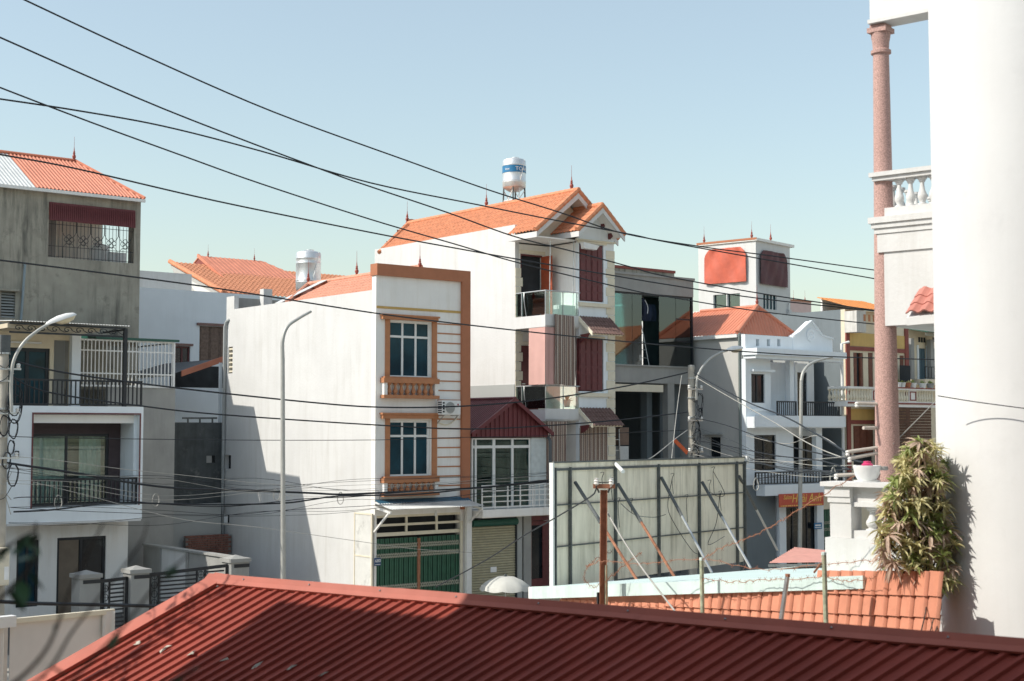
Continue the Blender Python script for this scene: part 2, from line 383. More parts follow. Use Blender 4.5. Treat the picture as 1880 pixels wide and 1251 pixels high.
FIN = [(.09, 0), (.09, .05), (.05, .07), (.075, .14), (.10, .2), (.09, .28), (.045, .33), (.075, .37), (.045, .41), (.06, .46), (.03, .52), (.022, .62), (.01, .72), (.006, 1.25)]
m_fin = mat('dark_red_ceramic', (.30, .065, .045), .5)
me_fin = MB().lathe((0, 0, 0), FIN, 8).mesh('finial', m_fin, True)
def finial(parent, p, s=1.0):
    s *= .74; return inst('finial', me_fin, parent, Matrix.Translation(V(p) - UP * .03) @ Matrix.Scale(s, 4))
# ================================================================== ground
struct('ground', B(-400, 900, -300, 900, -.6, -.02), m_soil)
struct('road', B(-200, 400, 27.2, 37.2, -.05, .0), m_asph)
struct('pavement_far', B(-200, 400, 37.2, 47.0, -.05, .13), m_pave)
struct('pavement_near', B(-200, 400, 24.0, 27.2, -.05, .13), m_pave)
mb = MB()
for k in range(-20, 60): mb.box(k * 6, k * 6 + 3, 32.1, 32.25, .004, .008)
struct('road_centre_line', mb, m_paint_w)
struct('bounce_cut_paving', B(13.6, 26.3, 41.4, 51.2, .0, .138), mat('bounce_cut_dark', (.10, .10, .095), .8, var=.2, scale=3))  # dark ground sheet added to cut bounce light onto the side wall

def shutters(parent, rect, Y, leaves, mt, rows=(1.0, 1.6, .8), name='shutter', out=.03, cols=1):
    """panelled wooden leaves, each a piece of its own with raised panels"""
    x0, x1, z0, z1 = rect; w = (x1 - x0) / leaves; h = z1 - z0
    for i in range(leaves):
        a, b = x0 + i * w + .01, x0 + (i + 1) * w - .01; m = B(a, b, Y - out, Y + .03, z0, z1); z = z0; tot = sum(rows)
        cw = (b - a) / cols
        for r in rows:
            hh = h * r / tot
            for c in range(cols): m.box(a + c * cw + cw * .14, a + (c + 1) * cw - cw * .14, Y - out - .02, Y - out, z + hh * .08, z + hh * .92)
            z += hh
        part(name, m, mt, parent)
def cloth(top0, top1, drop, amp=.03, waves=4, n=28, m=6, bulge=0.0, thick=.012):
    top0, top1 = V(top0), V(top1); d = (top1 - top0); nrm = V((d.y, -d.x, 0)).normalized(); vs = []; fs = []
    for j in range(m + 1):
        for i in range(n + 1):
            u = i / n; v = j / m
            vs.append(top0 + d * u - UP * drop * v + nrm * (amp * math.sin(u * waves * 6.283 + v) * (.3 + .7 * v) + bulge * math.sin(v * 3.0)))
    for j in range(m):
        for i in range(n): a = j * (n + 1) + i; fs.append((a, a + 1, a + n + 2, a + n + 1))
    o = MB().add(vs, fs); k = len(vs)
    o.v += [tuple(V(v) - nrm * thick) for v in o.v]; o.f += [tuple(i + k for i in f[::-1]) for f in fs]
    return o

# ================================================================== narrow white house with terracotta frame
YF = 40.0
XL, XR = at(689, 800, Y=YF).x, at(858.5, 800, Y=YF).x
ZP = at(770, 491, Y=YF).z; YB1 = at(413, 800, X=XL).y; ZW = at(688.8, 532, X=XL).z
h1 = thing('narrow_house', 'narrow white house framed in terracotta with blue windows above a green folding gate', 'house', (XL, YF, 0))
rw1 = fr(715, 590, 791.5, 694, YF); rw2 = fr(715, 772, 790, 875, YF); rg = fr(691, 944, 846, 1150, YF); rg = (rg[0], rg[1], .13, rg[3])
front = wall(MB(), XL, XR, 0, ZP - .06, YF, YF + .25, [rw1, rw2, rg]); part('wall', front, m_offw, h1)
sw = MB().box(XL, XL + .2, YF + .25, YB1, 0, ZW)
rv = sr(419, 637, 427, 686, XL); rv2 = sr(413, 836, 424, 861, XL); rv3 = sr(411, 945, 421, 961, XL)
sw = wall(MB(), YF + .25, YB1, 0, ZW, XL, XL + .2, [rv, rv2, rv3], axis='x')
yp = at(430, 560, X=XL).y; zp = at(421, 545, X=XL).z
sw.box(XL, XL + .2, yp, YB1, ZW, zp)
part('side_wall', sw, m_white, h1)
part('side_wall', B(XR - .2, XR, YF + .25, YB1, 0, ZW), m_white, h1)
part('rear_wall', B(XL + .2, XR - .2, YB1 - .2, YB1, 0, zp - .02), m_conc2, h1)
part('wall_block', B(*[at(484, 540, Y=YB1 - .5).x, at(500, 540, Y=YB1 - .5).x], YB1 - .5, YB1 - .2, ZW - .2, at(492, 531, Y=YB1 - .5).z), m_white, h1)
for r in (rv, rv2, rv3): part('vent_back', B(XL + .17, XL + .19, r[0], r[1], r[2], r[3]), m_dark, h1)
m = MB(); n = 6
for i in range(n): z = rv[2] + (rv[3] - rv[2]) * (i + .5) / n; m.box(XL + .02, XL + .14, rv[0] + .03, rv[1] - .03, z - .03, z + .03)
part('vent_grille', m, m_cream2, h1)
# terracotta frame
zt0 = at(770, 512, Y=YF).z; xr0 = at(845, 800, Y=YF).x
part('frame_band', B(XL - .04, XR + .03, YF - .12, YF + .3, zt0, ZP), m_terra, h1)
part('frame_band', B(xr0, XR + .03, YF - .12, YF - .002, at(850, 935, Y=YF).z, zt0), m_terra, h1)
r = fr(692, 565, 845, 573, YF); part('ochre_line', B(XL + .02, xr0, YF - .02, YF - .001, r[3] - .11, r[3] - .03), m_yline, h1)
me_b1 = baluster_mesh(.40, .17, m_orangeb)
for wi, (rw, yl0, yl1, yb0, yb1_, yb2) in enumerate(((rw1, 580.5, 588.5, 695, 704, 728), (rw2, 760, 769, 877, 886, 907))):
    w = window(h1, rw, YF, 3, 2, m_white_m, m_pane, fw=.075, rec=.09, heights=[3.0, 1.0])
    g = MB(); x0, x1, z0, z1 = rw
    for k in range(1, 12): g.box(x0 + .08, x1 - .08, YF + .165, YF + .175, z0 + (z1 - z0) * k / 12, z0 + (z1 - z0) * k / 12 + .012)
    part('inner_bars', g, m_black, w)
    l = fr(703, yl0, 805, yl1, YF - .15)
    part('lintel', MB().box(l[0], l[1], YF - .16, YF - .001, l[2], l[3] - .03).box(l[0] - .04, l[1] + .04, YF - .2, YF - .001, l[3] - .03, l[3] + .03), m_orangeb, h1)
    for a, b in ((706.7, 714.6), (792.3, 801)):
        p_ = fr(a, (yl1), b, yb0 - 4, YF); part('pilaster', B(p_[0], p_[1], YF - .05, YF - .001, rw[2] - .02, l[2] - .002), m_orangeb, h1)
    t_ = fr(704, yb0, 806, yb1_, YF - .2); b_ = fr(704, yb2 - 2, 806, yb2 + 4, YF - .2)
    part('balustrade_rail', MB().box(t_[0], t_[1], YF - .24, YF - .001, t_[2], t_[3]).box(t_[0] + .06, t_[1] - .06, YF - .2, YF - .002, t_[3], t_[3] + .05), m_orangeb, h1)
    part('balustrade_base', B(b_[0], b_[1], YF - .24, YF - .001, b_[2], b_[3]), m_orangeb, h1)
    for a in (b_[0] + .03, b_[1] - .16): part('balustrade_post', B(a, a + .13, YF - .2, YF - .002, b_[3], t_[2]), m_offw, h1)
    for k in range(8):
        x = b_[0] + .28 + (b_[1] - b_[0] - .56) * k / 7
        inst('baluster', me_b1, h1, Matrix.Translation((x, YF - .12, b_[3])) @ Matrix.Scale((t_[2] - b_[3]) / .40, 4, UP))
for k in range(18):
    y = 596 + 17.4 * k; r = fr(803, y - 1, 843, y + 1, YF)
    if y < 920 and not 694 < y < 0: part('groove_line', B(r[0], xr0 - .01, YF - .014, YF - .001, r[2], r[2] + .045), m_orangeb, h1)
# roof
xm = XL + 2.05; zr = at(687, 505, X=xm).z; yr = at(566, 521, X=xm).y; ye = at(523, 548, X=XL).y
ze = ZW - .06; Dn = V((XL + .1 - xm, 0, ze - zr)); sl = Dn.length
mb = tiles(MB(), (xm, YF + .3, zr), (0, 1, 0), Dn, ye - YF - .3, sl, w=.2, c=.3, u1=lambda v: (yr - YF - .3) + (ye - yr) * v / sl)
rf = part('roof', mb, m_tile2, h1)
mb = MB().slab([(xm + .002, YF + .3, zr - .03), (xm + .002, yr, zr - .03), (XR - .2, ye, ze - .03), (XR - .2, YF + .3, ze - .03)], .05)
mb.slab([(xm, yr, zr - .03), (XL + .15, ye, ze - .03), (XR - .25, ye, ze - .05)], .05); part('roof_back', mb, m_tile2, h1)
me_rt = MB().lathe((0, 0, 0), [(.0, -.17), (.085, -.17), (.10, .16), (.0, .17)], 8, Matrix.Rotation(R(-90), 4, 'X')).mesh('ridge_tile', m_tile2, True)
n = int((yr - YF - .3) / .3)
for i in range(n): inst('ridge_tile', me_rt, rf, (xm, YF + .45 + i * .3, zr + .03))
hp, hq = V((xm, yr, zr + .02)), V((XL + .1, ye, ze + .05))
for i in range(9): inst('ridge_tile', me_rt, rf, Matrix.Translation(hp.lerp(hq, (i + .5) / 9)) @ (hq - hp).to_track_quat('Y', 'Z').to_matrix().to_4x4())
U_ = V((0, 1, 0)); O_ = V((xm, 0, zr)); d_ = Dn.normalized(); nn = V((-d_.z, 0, d_.x)); nn = nn if nn.z > 0 else -nn
a0, a1 = at(592, 518, X=xm).y, at(604, 515, X=xm).y
part('skylight_strip', MB().slab([O_ + U_ * a0 + nn * .1, O_ + U_ * a1 + nn * .1, O_ + U_ * (a1 + .1) + d_ * sl + nn * .1, O_ + U_ * (a0 + .1) + d_ * sl + nn * .1], .02), m_sheet_w, rf)
finial(h1, (xm, yr, zr + .1)); finial(h1, (xm, at(655, 505, X=xm).y, zr + .1)); finial(h1, ((at(771, 489, Y=YF + .1)).x, YF + .1, ZP), .9)
# ground floor: folding gate, transom, awning
x0, x1, z0, z1 = rg; zg = at(768, 982, Y=YF).z; xc = at(770, 1000, Y=YF).x
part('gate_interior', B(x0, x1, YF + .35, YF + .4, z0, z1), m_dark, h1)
tr = MB(); H = z1 - zg - .1
tr.box(x0, x1, YF + .05, YF + .15, zg, zg + .12)
for k in (0.45, .93): tr.box(x0, x1, YF + .06, YF + .13, zg + .1 + H * k - .04, zg + .1 + H * k + .04)
for k in (.36, .72): tr.box(x0 + (x1 - x0) * k - .04, x0 + (x1 - x0) * k + .04, YF + .07, YF + .12, zg + .12, z1)
part('transom_frame', tr, m_cream2, h1)
for a, b in ((x0 + .03, xc - .07), (xc + .07, x1 - .05)):
    leaf = MB(); n = int((b - a) / .095)
    for i in range(n + 1): leaf.box(a + (b - a) * i / n - .034, a + (b - a) * i / n + .034, YF + .05 + .02 * (i % 2), YF + .08 + .02 * (i % 2), z0, zg - .08)
    gl = part('folding_gate_leaf', leaf, m_green, h1); xx = MB()
    for zc in (.30, .48, .88, 1.62, 1.84):
        zc = zg - 2.95 + zc * 1.42
        for i in range(n):
            p, q = a + (b - a) * i / n, a + (b - a) * (i + 1) / n
            for s in (-1, 1): xx.bar((p, YF + .03, zc - s * .08), (q, YF + .03, zc + s * .08), .02, .024)
    part('lattice', xx, m_gatex, gl, kind='stuff')
part('gate_post', B(xc - .05, xc + .05, YF + .01, YF + .1, z0, zg - .12), m_rust, h1)
part('gate_jamb', B(x1 - .04, x1 + .06, YF - .04, YF - .002, .13, zg + .4), m_cream2, h1)
xp = at(857.5, 1020, Y=YF - .1).x; part('post', B(xp - .12, xp + .1, YF - .24, YF - .122, .13, at(857, 930, Y=YF).z), m_white_m, h1)
za = at(770, 921, Y=YF).z
part('awning_flashing', MB().slab([(XL, YF - .005, za + .12), (XR - .05, YF - .005, za + .12), (XR - .05, YF - .35, za - .03), (XL, YF - .35, za - .03)], .02), mat('blue_green_flashing', (.03, .12, .19), .5), h1)
aw = corr(MB(), (XL - .08, YF - .02, za + .02), (1, 0, 0), (0, -1, -.17), at(881, 930, Y=YF - .9).x - XL + .1, 0, 1.15, .1, .03, 'wave')
part('awning_sheet', aw, m_sheet_w, h1)
for x in (XL - .03, XR - .1): part('awning_bracket', MB().bar((x, YF - .02, za - .13), (x, YF - 1.0, za - .28), .07).bar((x, YF - .02, za - .95), (x, YF - .9, za - .28), .06), m_white_m, h1)
part('light_bulb', MB().lathe((at(800, 944, Y=YF - .3).x, YF - .3, za - .52), [(.0, 0), (.05, .03), (.06, .08), (.035, .14), (.03, .22), (0, .22)], 10), m_porc, h1, True)
# panel fixed to the side wall by the gate
r = sr(655, 942, 687, 1120, XL)
part('side_panel', B(XL - .09, XL - .05, r[0] + .02, r[1], .13, r[3] - .04), mat('scuffed_white_panel', (.66, .66, .63), .7, var=.12, scale=2, spots=.6, spcol=(.33, .33, .31)), h1)
fm = MB()
for yy in (r[0] + .02, r[1]): fm.box(XL - .11, XL - .045, yy - .025, yy + .025, .13, r[3])
for zz in (r[3] - .05, at(668, 1022, X=XL).z): fm.box(XL - .105, XL - .045, r[0] + .05, r[1] - .03, zz, zz + .05)
part('side_panel_frame', fm, m_cream2, h1)
# down pipe at the rear corner
pp = MB(); yy = YB1 - .05
zz = at(414, 592, X=XL).z
pp.tube([(XL - .09, yy, .1), (XL - .09, yy, zz - .2), (XL - .06, yy - .06, zz), (XL + .02, yy - .2, zz + .08)], .065, 8); part('down_pipe', pp, mat('grey_pipe', (.34, .36, .36), .6), h1, True)

# number plate, air conditioner
r = fr(687, 1024.5, 699, 1039, YF - .15)
npl = thing('house_number_plate', 'small dark blue house number plate beside the green folding gate', 'plate', (r[0], YF - .16, r[2]))
part('plate', B(r[0], r[1], YF - .17, YF - .15, r[2], r[3]), mat('dark_blue_enamel', (.02, .06, .15), .4), npl)
inst('lettering', text_mesh('680', .15, m_signw), npl, Matrix.Translation(((r[0] + r[1]) / 2, YF - .175, (r[2] + r[3]) / 2 + .03)) @ FACE_Y)
part('rule', B(r[0] + .03, r[1] - .03, YF - .176, YF - .17, r[2] + .035, r[2] + .05), m_signw, npl)
r = fr(812, 735.5, 846, 762, YF - .45)
ac = thing('air_conditioner', 'white outdoor air conditioner unit hanging beside the upper window balustrade', 'air conditioner', ((r[0] + r[1]) / 2, YF - .3, r[2]))
body = part('casing', B(r[0], r[1], YF - .45, YF - .15, r[2], r[3]), m_white_m, ac, bevel=.015)
c = ((r[0] * .58 + r[1] * .42), YF - .452, (r[2] + r[3]) / 2); Mr = Matrix.Rotation(R(90), 4, 'X')
part('fan_grille', MB().lathe(c, [(0, 0), (.19, 0), (.2, .012), (0, .014)], 20, Mr), mat('grey_grille', (.30, .31, .30), .6), ac)
gm = MB()
for k in range(9): gm.bar((c[0] - .19, c[1] - .022, c[2] - .17 + .0425 * k), (c[0] + .19, c[1] - .022, c[2] - .17 + .0425 * k), .007)
part('grille_bars', gm, m_white_m, ac)
sl_ = MB()
for k in range(6): sl_.box(r[0] - .004, r[0] + .002, YF - .42, YF - .2, r[2] + .06 + .07 * k, r[2] + .1 + .07 * k)
for k in range(4): sl_.box(r[0] + .02, r[0] + .10, YF - .455, YF - .449, r[2] + .08 + .1 * k, r[2] + .14 + .1 * k)
part('side_slots', sl_, m_dark, ac)
lg = (r[1] - .12, r[3] - .14)
part('badge', MB().lathe((lg[0], YF - .451, lg[1]), [(0, 0), (.035, 0), (.035, .004), (0, .005)], 14, Mr), mat('badge_red', (.3, .05, .06), .4), ac)
for x in (r[0] + .1, r[1] - .1): part('bracket', MB().bar((x, YF - .002, r[2] - .02), (x, YF - .46, r[2] - .02), .03).bar((x, YF - .01, r[2] - .3), (x, YF - .4, r[2] - .03), .025), m_steel, ac)
part('hose', MB().tube(spline([(r[1] - .06, YF - .2, r[2] + .1), (r[1] + .02, YF - .2, r[2] - .1), (r[0] + .5, YF - .1, r[2] - .33), (r[0] + .15, YF - .05, r[2] - .28), (r[0] - .02, YF + .02, r[2] - .18)]), .022, 6), m_cream2, ac, True)

# ================================================================== low house with maroon gable between the two tall ones
YG = 40.05; XGL, XGR = at(863, 800, Y=YG).x, at(1003, 800, Y=YG).x
h2 = thing('gabled_shop_house', 'small house with maroon corrugated gable and glazed upper front above a beige roller shutter', 'house', (XGL, YG, 0))
xa = (XGL + XGR) / 2 + .06; zap = at(943.5, 733, Y=YG - .25).z; zev = at(868, 797, Y=YG - .25).z; YGB = 49
zlo = at(935, 803, Y=YG).z; zsl0, zsl1 = at(935, 949, Y=YG - .6).z, at(935, 936, Y=YG - .6).z
gw = MB(); hi = at(900, 800, Y=YG)
for i in range(34):                      # ribbed gable cladding
    u0, u1 = XGL + (XGR - XGL) * i / 34, XGL + (XGR - XGL) * (i + 1) / 34
    ht = lambda x: zev + (zap - zev) * (1 - abs(x - xa) / ((XGR - XGL) / 2 + .1)) - .03
    o = .0 if i % 2 else -.03
    gw.prism([(u0, YG - .1 + o, zlo), (u1, YG - .1 + o, zlo), (u1, YG - .1 + o, max(zlo + .02, ht(u1))), (u0, YG - .1 + o, max(zlo + .02, ht(u0)))], (0, .1, 0))
part('gable_cladding', gw, m_sheet_m, h2)
for sgn, xe in ((-1, XGL - .12), (1, XGR + .1)):
    d = V((xe - xa, 0, zev - zap)); m = corr(MB(), (xa, YG - .28, zap), (0, 1, 0), d, YGB - YG + .28, 0, d.length, .14, .03)
    part('roof_sheet', m, m_sheet_m, h2)
    part('verge_board', MB().prism([(xa, YG - .31, zap + .06), (xe, YG - .31, zev + .06), (xe, YG - .31, zev - .1), (xa, YG - .31, zap - .1)], (0, .05, 0)), m_sheet_m, h2)
part('ridge_cap', MB().tube([(xa, YG - .3, zap + .03), (xa, YGB, zap + .03)], .06, 6), m_sheet_m, h2)
part('side_wall', MB().box(XGL - .05, XGL + .06, YG + .1, YGB, 0, zev - .03).box(XGR - .1, XGR, YG + .1, YGB, 0, zev - .03), m_offw, h2)
part('rear_wall', B(XGL + .06, XGR - .1, YGB - .2, YGB, 0, zev), m_offw, h2)
# glazed upper front
xg1 = at(974, 850, Y=YG).x; zgb = zsl1 + .02
gr_ = (XGL + .08, xg1, zgb, zlo - .03); f = MB(); hs = []
xs = [XGL + .08, XGL + .14, at(874, 850, Y=YG).x - .05, at(874, 850, Y=YG).x + .03, at(907, 850, Y=YG).x - .06, at(907, 850, Y=YG).x + .06, at(941, 850, Y=YG).x - .05, at(941, 850, Y=YG).x + .05, xg1 - .07, xg1]
ztr = at(920, 820, Y=YG).z
for i in range(1, 9, 2): hs += [(xs[i], xs[i + 1], gr_[2] + .06, ztr - .06), (xs[i], xs[i + 1], ztr + .04, gr_[3] - .05)]
wall(f, gr_[0], gr_[1], gr_[2], gr_[3], YG, YG + .07, hs); wf = part('window_frame', f, m_white_m, h2)
for hxx in hs: part('pane', B(hxx[0], hxx[1], YG + .03, YG + .045, hxx[2], hxx[3]), m_glassg, wf)
part('inner_wall', B(XGL + .07, XGR - .12, YG + 1.6, YG + 1.7, zgb, zlo), mat('brown_inner_wall', (.17, .11, .07), .8, var=.4, scale=1.5), h2)
part('front_panel', B(xg1 + .01, XGR - .02, YG - .02, YG + .06, zgb, zlo - .02), mat('film_wrapped_panel', (.55, .60, .60), .5, var=.12, scale=6, spots=.3, spcol=(.12, .3, .45)), h2)
part('down_pipe', MB().tube([(XGR + .02, YG - .2, .2), (XGR + .02, YG - .2, zev - .25), (XGR + .02, YG - .05, zev - .1)], .06, 8), mat('dark_pipe', (.1, .11, .12), .5), h2, True)
part('balcony_slab', MB().box(XGL - .02, XGR, YG - .75, YG + 1.6, zsl0, zsl1).box(XGL - .05, XGR + .03, YG - .8, YG - .752, zsl0 + .03, zsl1 + .04), m_offw, h2)
zrt = at(930, 891, Y=YG - .7).z
rl = MB(); n = 5
for k in range(n): z = zsl1 + .12 + (zrt - zsl1 - .12) * k / (n - 1); rl.bar((XGL, YG - .7, z), (XGR - .1, YG - .7, z), .035)
for k in range(7): x = XGL + (XGR - .1 - XGL) * k / 6; rl.bar((x, YG - .7, zsl1), (x, YG - .7, zrt + .02), .04)
for k in range(3): x = XGL + (XGR - XGL) * (.62 + .06 * k); rl.bar((x, YG - .68, zsl1), (x, YG - .68, zrt), .03)
part('railing', rl, m_white_m, h2)
# ground floor
zbx0, zbx1 = at(905, 966, Y=YG).z, at(905, 953, Y=YG).z; xs1 = at(947, 1000, Y=YG).x
part('shutter_box', MB().tube([(XGL + .05, YG - .05, (zbx0 + zbx1) / 2), (xs1, YG - .05, (zbx0 + zbx1) / 2)], (zbx1 - zbx0) / 2, 10), m_greent, h2, True)
rs = MB(); z = .13
while z < zbx0 + .05: rs.prism([(XGL + .06, YG + .02, z), (XGL + .06, YG + .02, z + .085), (XGL + .06, YG - .01, z + .06), (XGL + .06, YG - .01, z + .02)], (xs1 - XGL - .1, 0, 0)); z += .09
part('roller_shutter', rs, m_shutter, h2)
part('shutter_rail', B(xs1 - .04, xs1 + .02, YG - .06, YG + .05, .13, zbx0), m_dark, h2)
r = fr(901, 1041, 912, 1051, YG - .03); part('paper_notice', B(r[0], r[1], YG - .022, YG - .012, r[2], r[3]), m_signw, h2)
x = at(958, 1020, Y=YG).x; x2 = at(974, 1020, Y=YG).x
part('pier', MB().box(xs1 + .03, x, YG - .02, YG + .1, 0, zsl0), m_greyp, h2)
part('pier', MB().box(x + .06, x2, YG - .05, YG + .1, 0, zsl0), m_conc2, h2)
x3 = at(1013, 1000, Y=YG).x; zd = at(990, 962, Y=YG).z
part('lintel_wall', B(x2 + .001, x3, YG + .02, YG + .2, zd + .12, zsl0), m_maroonw, h2)
part('door', wall(MB(), x2 + .02, x3, .13, zd + .1, YG + .05, YG + .12, [(x2 + .1, x2 + .62, 1.2, zd - .05)]), m_maroonw, h2)
part('door_pane', B(x2 + .08, x2 + .64, YG + .08, YG + .1, 1.15, zd), m_paneb, h2)

# ================================================================== umbrella before the shutter
pu = at(928, 1072, Y=37.7); ztop = at(928, 1058, Y=37.7).z; ru = .88
um = thing('market_umbrella', 'round off-white canvas umbrella standing open before the beige roller shutter', 'umbrella', (pu.x, 37.7, .13))
cn = MB(); n = 8; vs = [(pu.x, 37.7, ztop)]; fs = []; rings = [(.33, .05), (.66, .17), (.93, .34), (1, .46)]
for q, (rr, dz) in enumerate(rings):
    for j in range(n * 4):
        w_ = 2 * math.pi * j / (n * 4); sc = 1 - .05 * abs(math.sin(w_ * n / 2)) * (1 if q > 0 else .3); drop = .05 * abs(math.sin(w_ * n / 2)) if q == 3 else 0
        vs.append((pu.x + ru * rr * sc * math.cos(w_), 37.7 + ru * rr * sc * math.sin(w_), ztop - dz + drop * -1 + .03))
m_ = n * 4
for j in range(m_): fs.append((0, 1 + j, 1 + (j + 1) % m_))
for q in range(3):
    for j in range(m_): a = 1 + q * m_; fs.append((a + j, a + m_ + j, a + m_ + (j + 1) % m_, a + (j + 1) % m_))
cn.add(vs, fs); part('canopy', cn, m_cloth_w, um, True)
part('pole', MB().tube([(pu.x, 37.7, .13), (pu.x, 37.7, ztop + .06)], .022, 8), m_steel, um)
part('top_cap', MB().lathe((pu.x, 37.7, ztop), [(0, -.02), (.06, -.02), (.05, .04), (.02, .07), (0, .07)], 10), m_bframe, um)
rb = MB()
for j in range(8): w_ = 2 * math.pi * j / 8; rb.bar((pu.x, 37.7, ztop - .06), (pu.x + ru * .98 * math.cos(w_), 37.7 + ru * .98 * math.sin(w_), ztop - .47), .014)
part('ribs', rb, m_steel, um)
part('base', MB().lathe((pu.x, 37.7, .13), [(0, 0), (.24, 0), (.24, .08), (.05, .1), (0, .1)], 16), m_conc2, um)
# ================================================================== tall white house with orange tiled gables
X2, YR, YB, XB = 34.12, 42.1, 40.3, 35.79
X2R = at(1128, 700, Y=YB).x; ZT2 = at(943, 413, X=X2).z; YB2 = at(688, 460, X=X2).y
h3 = thing('tall_gabled_house', 'tall white house with orange tiled double gable, maroon shutters and glass balconies', 'house', (X2, YB, 0))
part('side_wall', B(X2, X2 + .2, YR, YB2, 0, ZT2), m_white, h3)
part('side_wall', B(X2R - .2, X2R, YB + .2, YB2, 0, ZT2 - .3), m_white, h3)
part('rear_wall', B(X2 + .2, X2R - .2, YB2 - .2, YB2, 0, ZT2 - .1), m_white, h3)
r = at(943, 706, X=X2).z
part('grey_band', B(X2 - .02, X2 - .002, YR + .01, YB2, r - 1.3, r), m_greyp, h3)
zbu1, zbu0 = at(1001, 578, X=X2).z, at(1001, 600, X=X2).z       # upper balcony slab
zbl1, zbl0 = at(1001, 752, X=X2).z, at(1001, 773, X=X2).z       # lower balcony slab
du = fr(955.5, 468, 996, 580, YR); du = (du[0], du[1], zbu1, du[3]); dl = fr(953, 635, 990, 745, YR); dl = (dl[0], dl[1], zbl1, dl[3])
zc = 13.75
part('wall', wall(MB(), X2 + .2, XB, 0, zc, YR, YR + .2, [du, dl]), m_offw, h3)
part('bay_wall', B(XB, XB + .18, YB + .2, YR, 0, zc), m_offw, h3)
wu = fr(1063.5, 449, 1108, 554, YB); wm = fr(1063, 622, 1108, 719, YB); wl = fr(1064, 786, 1112, 850, YB); wl = (wl[0], wl[1], 3.4, wl[3])
part('bay_wall', wall(MB(), XB, X2R, 0, zc, YB, YB + .2, [wu, wm, wl]), m_bluew, h3)
for r in (wu, wm): part('shutter_back', B(r[0], r[1], YB + .1, YB + .14, r[2], r[3]), m_maroonw, h3); shutters(h3, (r[0] + .03, r[1] - .03, r[2] + .03, r[3] - .03), YB + .05, 2, m_maroonw, (1, 1, 1, 2, 1.6), cols=2)
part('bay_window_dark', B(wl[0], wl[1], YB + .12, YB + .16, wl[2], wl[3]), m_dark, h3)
for r in (wu, wm):
    part('lintel', MB().box(r[0] - .1, r[1] + .12, YB - .07, YB - .001, r[3] + .02, r[3] + .1).box(r[0] - .2, X2R + .02, YB - .12, YB - .001, r[3] + .1, r[3] + .16) if r is wu else B(r[0] - .05, r[1] + .05, YB - .05, YB - .001, r[3] + .01, r[3] + .08), m_cream2, h3)
    part('sill', MB().box(r[0] - .06, r[1] + .35, YB - .1, YB - .001, r[2] - .2, r[2] - .06), m_cream2, h3)
# quoin stones on the corners
def quoins(x0, x1, y, z0, z1, h, side=None):
    z = z0; k = 0
    while z < z1 - .1:
        a, b = (x0, x1) if k % 2 else ((x0 + .08, x1) if side == 'r' else (x0, x1 - .08))
        part('quoin', B(a, b, y - .025, y - .001, z + .012, min(z1, z + h) - .012), m_cream2, h3); z += h; k += 1
quoins(X2R - .42, X2R + .02, YB, 4.2, zc - .2, .36, 'r'); quoins(X2 + .01, X2 + .36, YR, zbl1 + .05, zc - .9, .36)
# doors behind the balconies
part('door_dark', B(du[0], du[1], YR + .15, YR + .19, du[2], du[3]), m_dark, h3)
part('door_frame', MB().box(du[0], du[0] + .06, YR + .02, YR + .12, du[2], du[3]).box(du[0] + .06, du[1], YR + .02, YR + .12, du[3] - .06, du[3]), m_maroonw, h3)
part('open_door_leaf', MB().box(du[1] - .06, du[1] - .02, YR - .62, YR + .02, du[2] + .02, du[3] - .05), m_redwood, h3)
for k in range(5): part('door_slat', B(du[1] - .075, du[1] - .06, YR - .56, YR - .06, du[2] + .15 + k * .42, du[2] + .45 + k * .42), m_redwood, h3)
shutters(h3, (dl[0], dl[1], dl[2], dl[3]), YR + .08, 1, m_maroonw, (1.2, 1, 1, .8), name='door', cols=2)
part('door_handle', MB().bar((dl[0] + .12, YR - .02, dl[2] + 1.0), (dl[0] + .28, YR - .02, dl[2] + 1.0), .03), m_steel, h3)
for r in (du, dl): part('lintel', B(r[0] - .08, r[1] + .08, YR - .06, YR - .001, r[3] + .02, r[3] + .15), m_cream2, h3)
# balcony slabs and glass
for z1_, z0_ in ((zbu1, zbu0), (zbl1, zbl0)):
    part('balcony_slab', MB().box(X2 + .0, XB + .0, YB + .02, YR - .001, z0_, z1_).box(X2 - .03, XB - .002, YB - .02, YB + .018, z0_ + .05, z1_ + .03), m_white, h3)
def glass_rail(zt, zb):
    g = part('glass_panel', B(X2 + .03, X2 + .045, YB + .08, YR - .02, zb + .04, zt - .03), m_glass, h3)
    part('glass_panel', B(X2 + .06, XB - .02, YB + .03, YB + .045, zb + .04, zt - .03), m_glass, h3)
    m = MB().tube([(X2 + .04, YR, zt), (X2 + .04, YB + .04, zt), (XB + .12, YB + .04, zt)], .025, 8)
    for q in ((X2 + .04, YR - .35), (X2 + .04, YB + .05), (X2 + .9, YB + .04), (XB - .08, YB + .04)): m.tube([(q[0], q[1], zb), (q[0], q[1], zt)], .02, 6)
    m.tube(spline([(X2 + .0, YR - .55, zt), (X2 - .06, YR - .62, zt - .3), (X2 + .02, YR - .65, zb)]), .015, 6)
    part('hand_rail', m, m_steel, h3, True)
glass_rail(at(1001, 533, X=X2).z, zbu1); glass_rail(at(1001, 708, X=X2).z, zbl1)
part('planter_box', MB().box(X2 + .75, XB - .1, YB + .1, YB + .42, zbu1, zbu1 + .42), m_white, h3)
part('hanging_rod', MB().tube([(X2 + .45, YB + .3, zbu1), (X2 + .5, YB + .3, zc)], .018, 6).tube([(X2 + 1.45, YB + .1, zbu1), (X2 + 1.5, YB + .1, zc)], .018, 6), m_steel, h3)
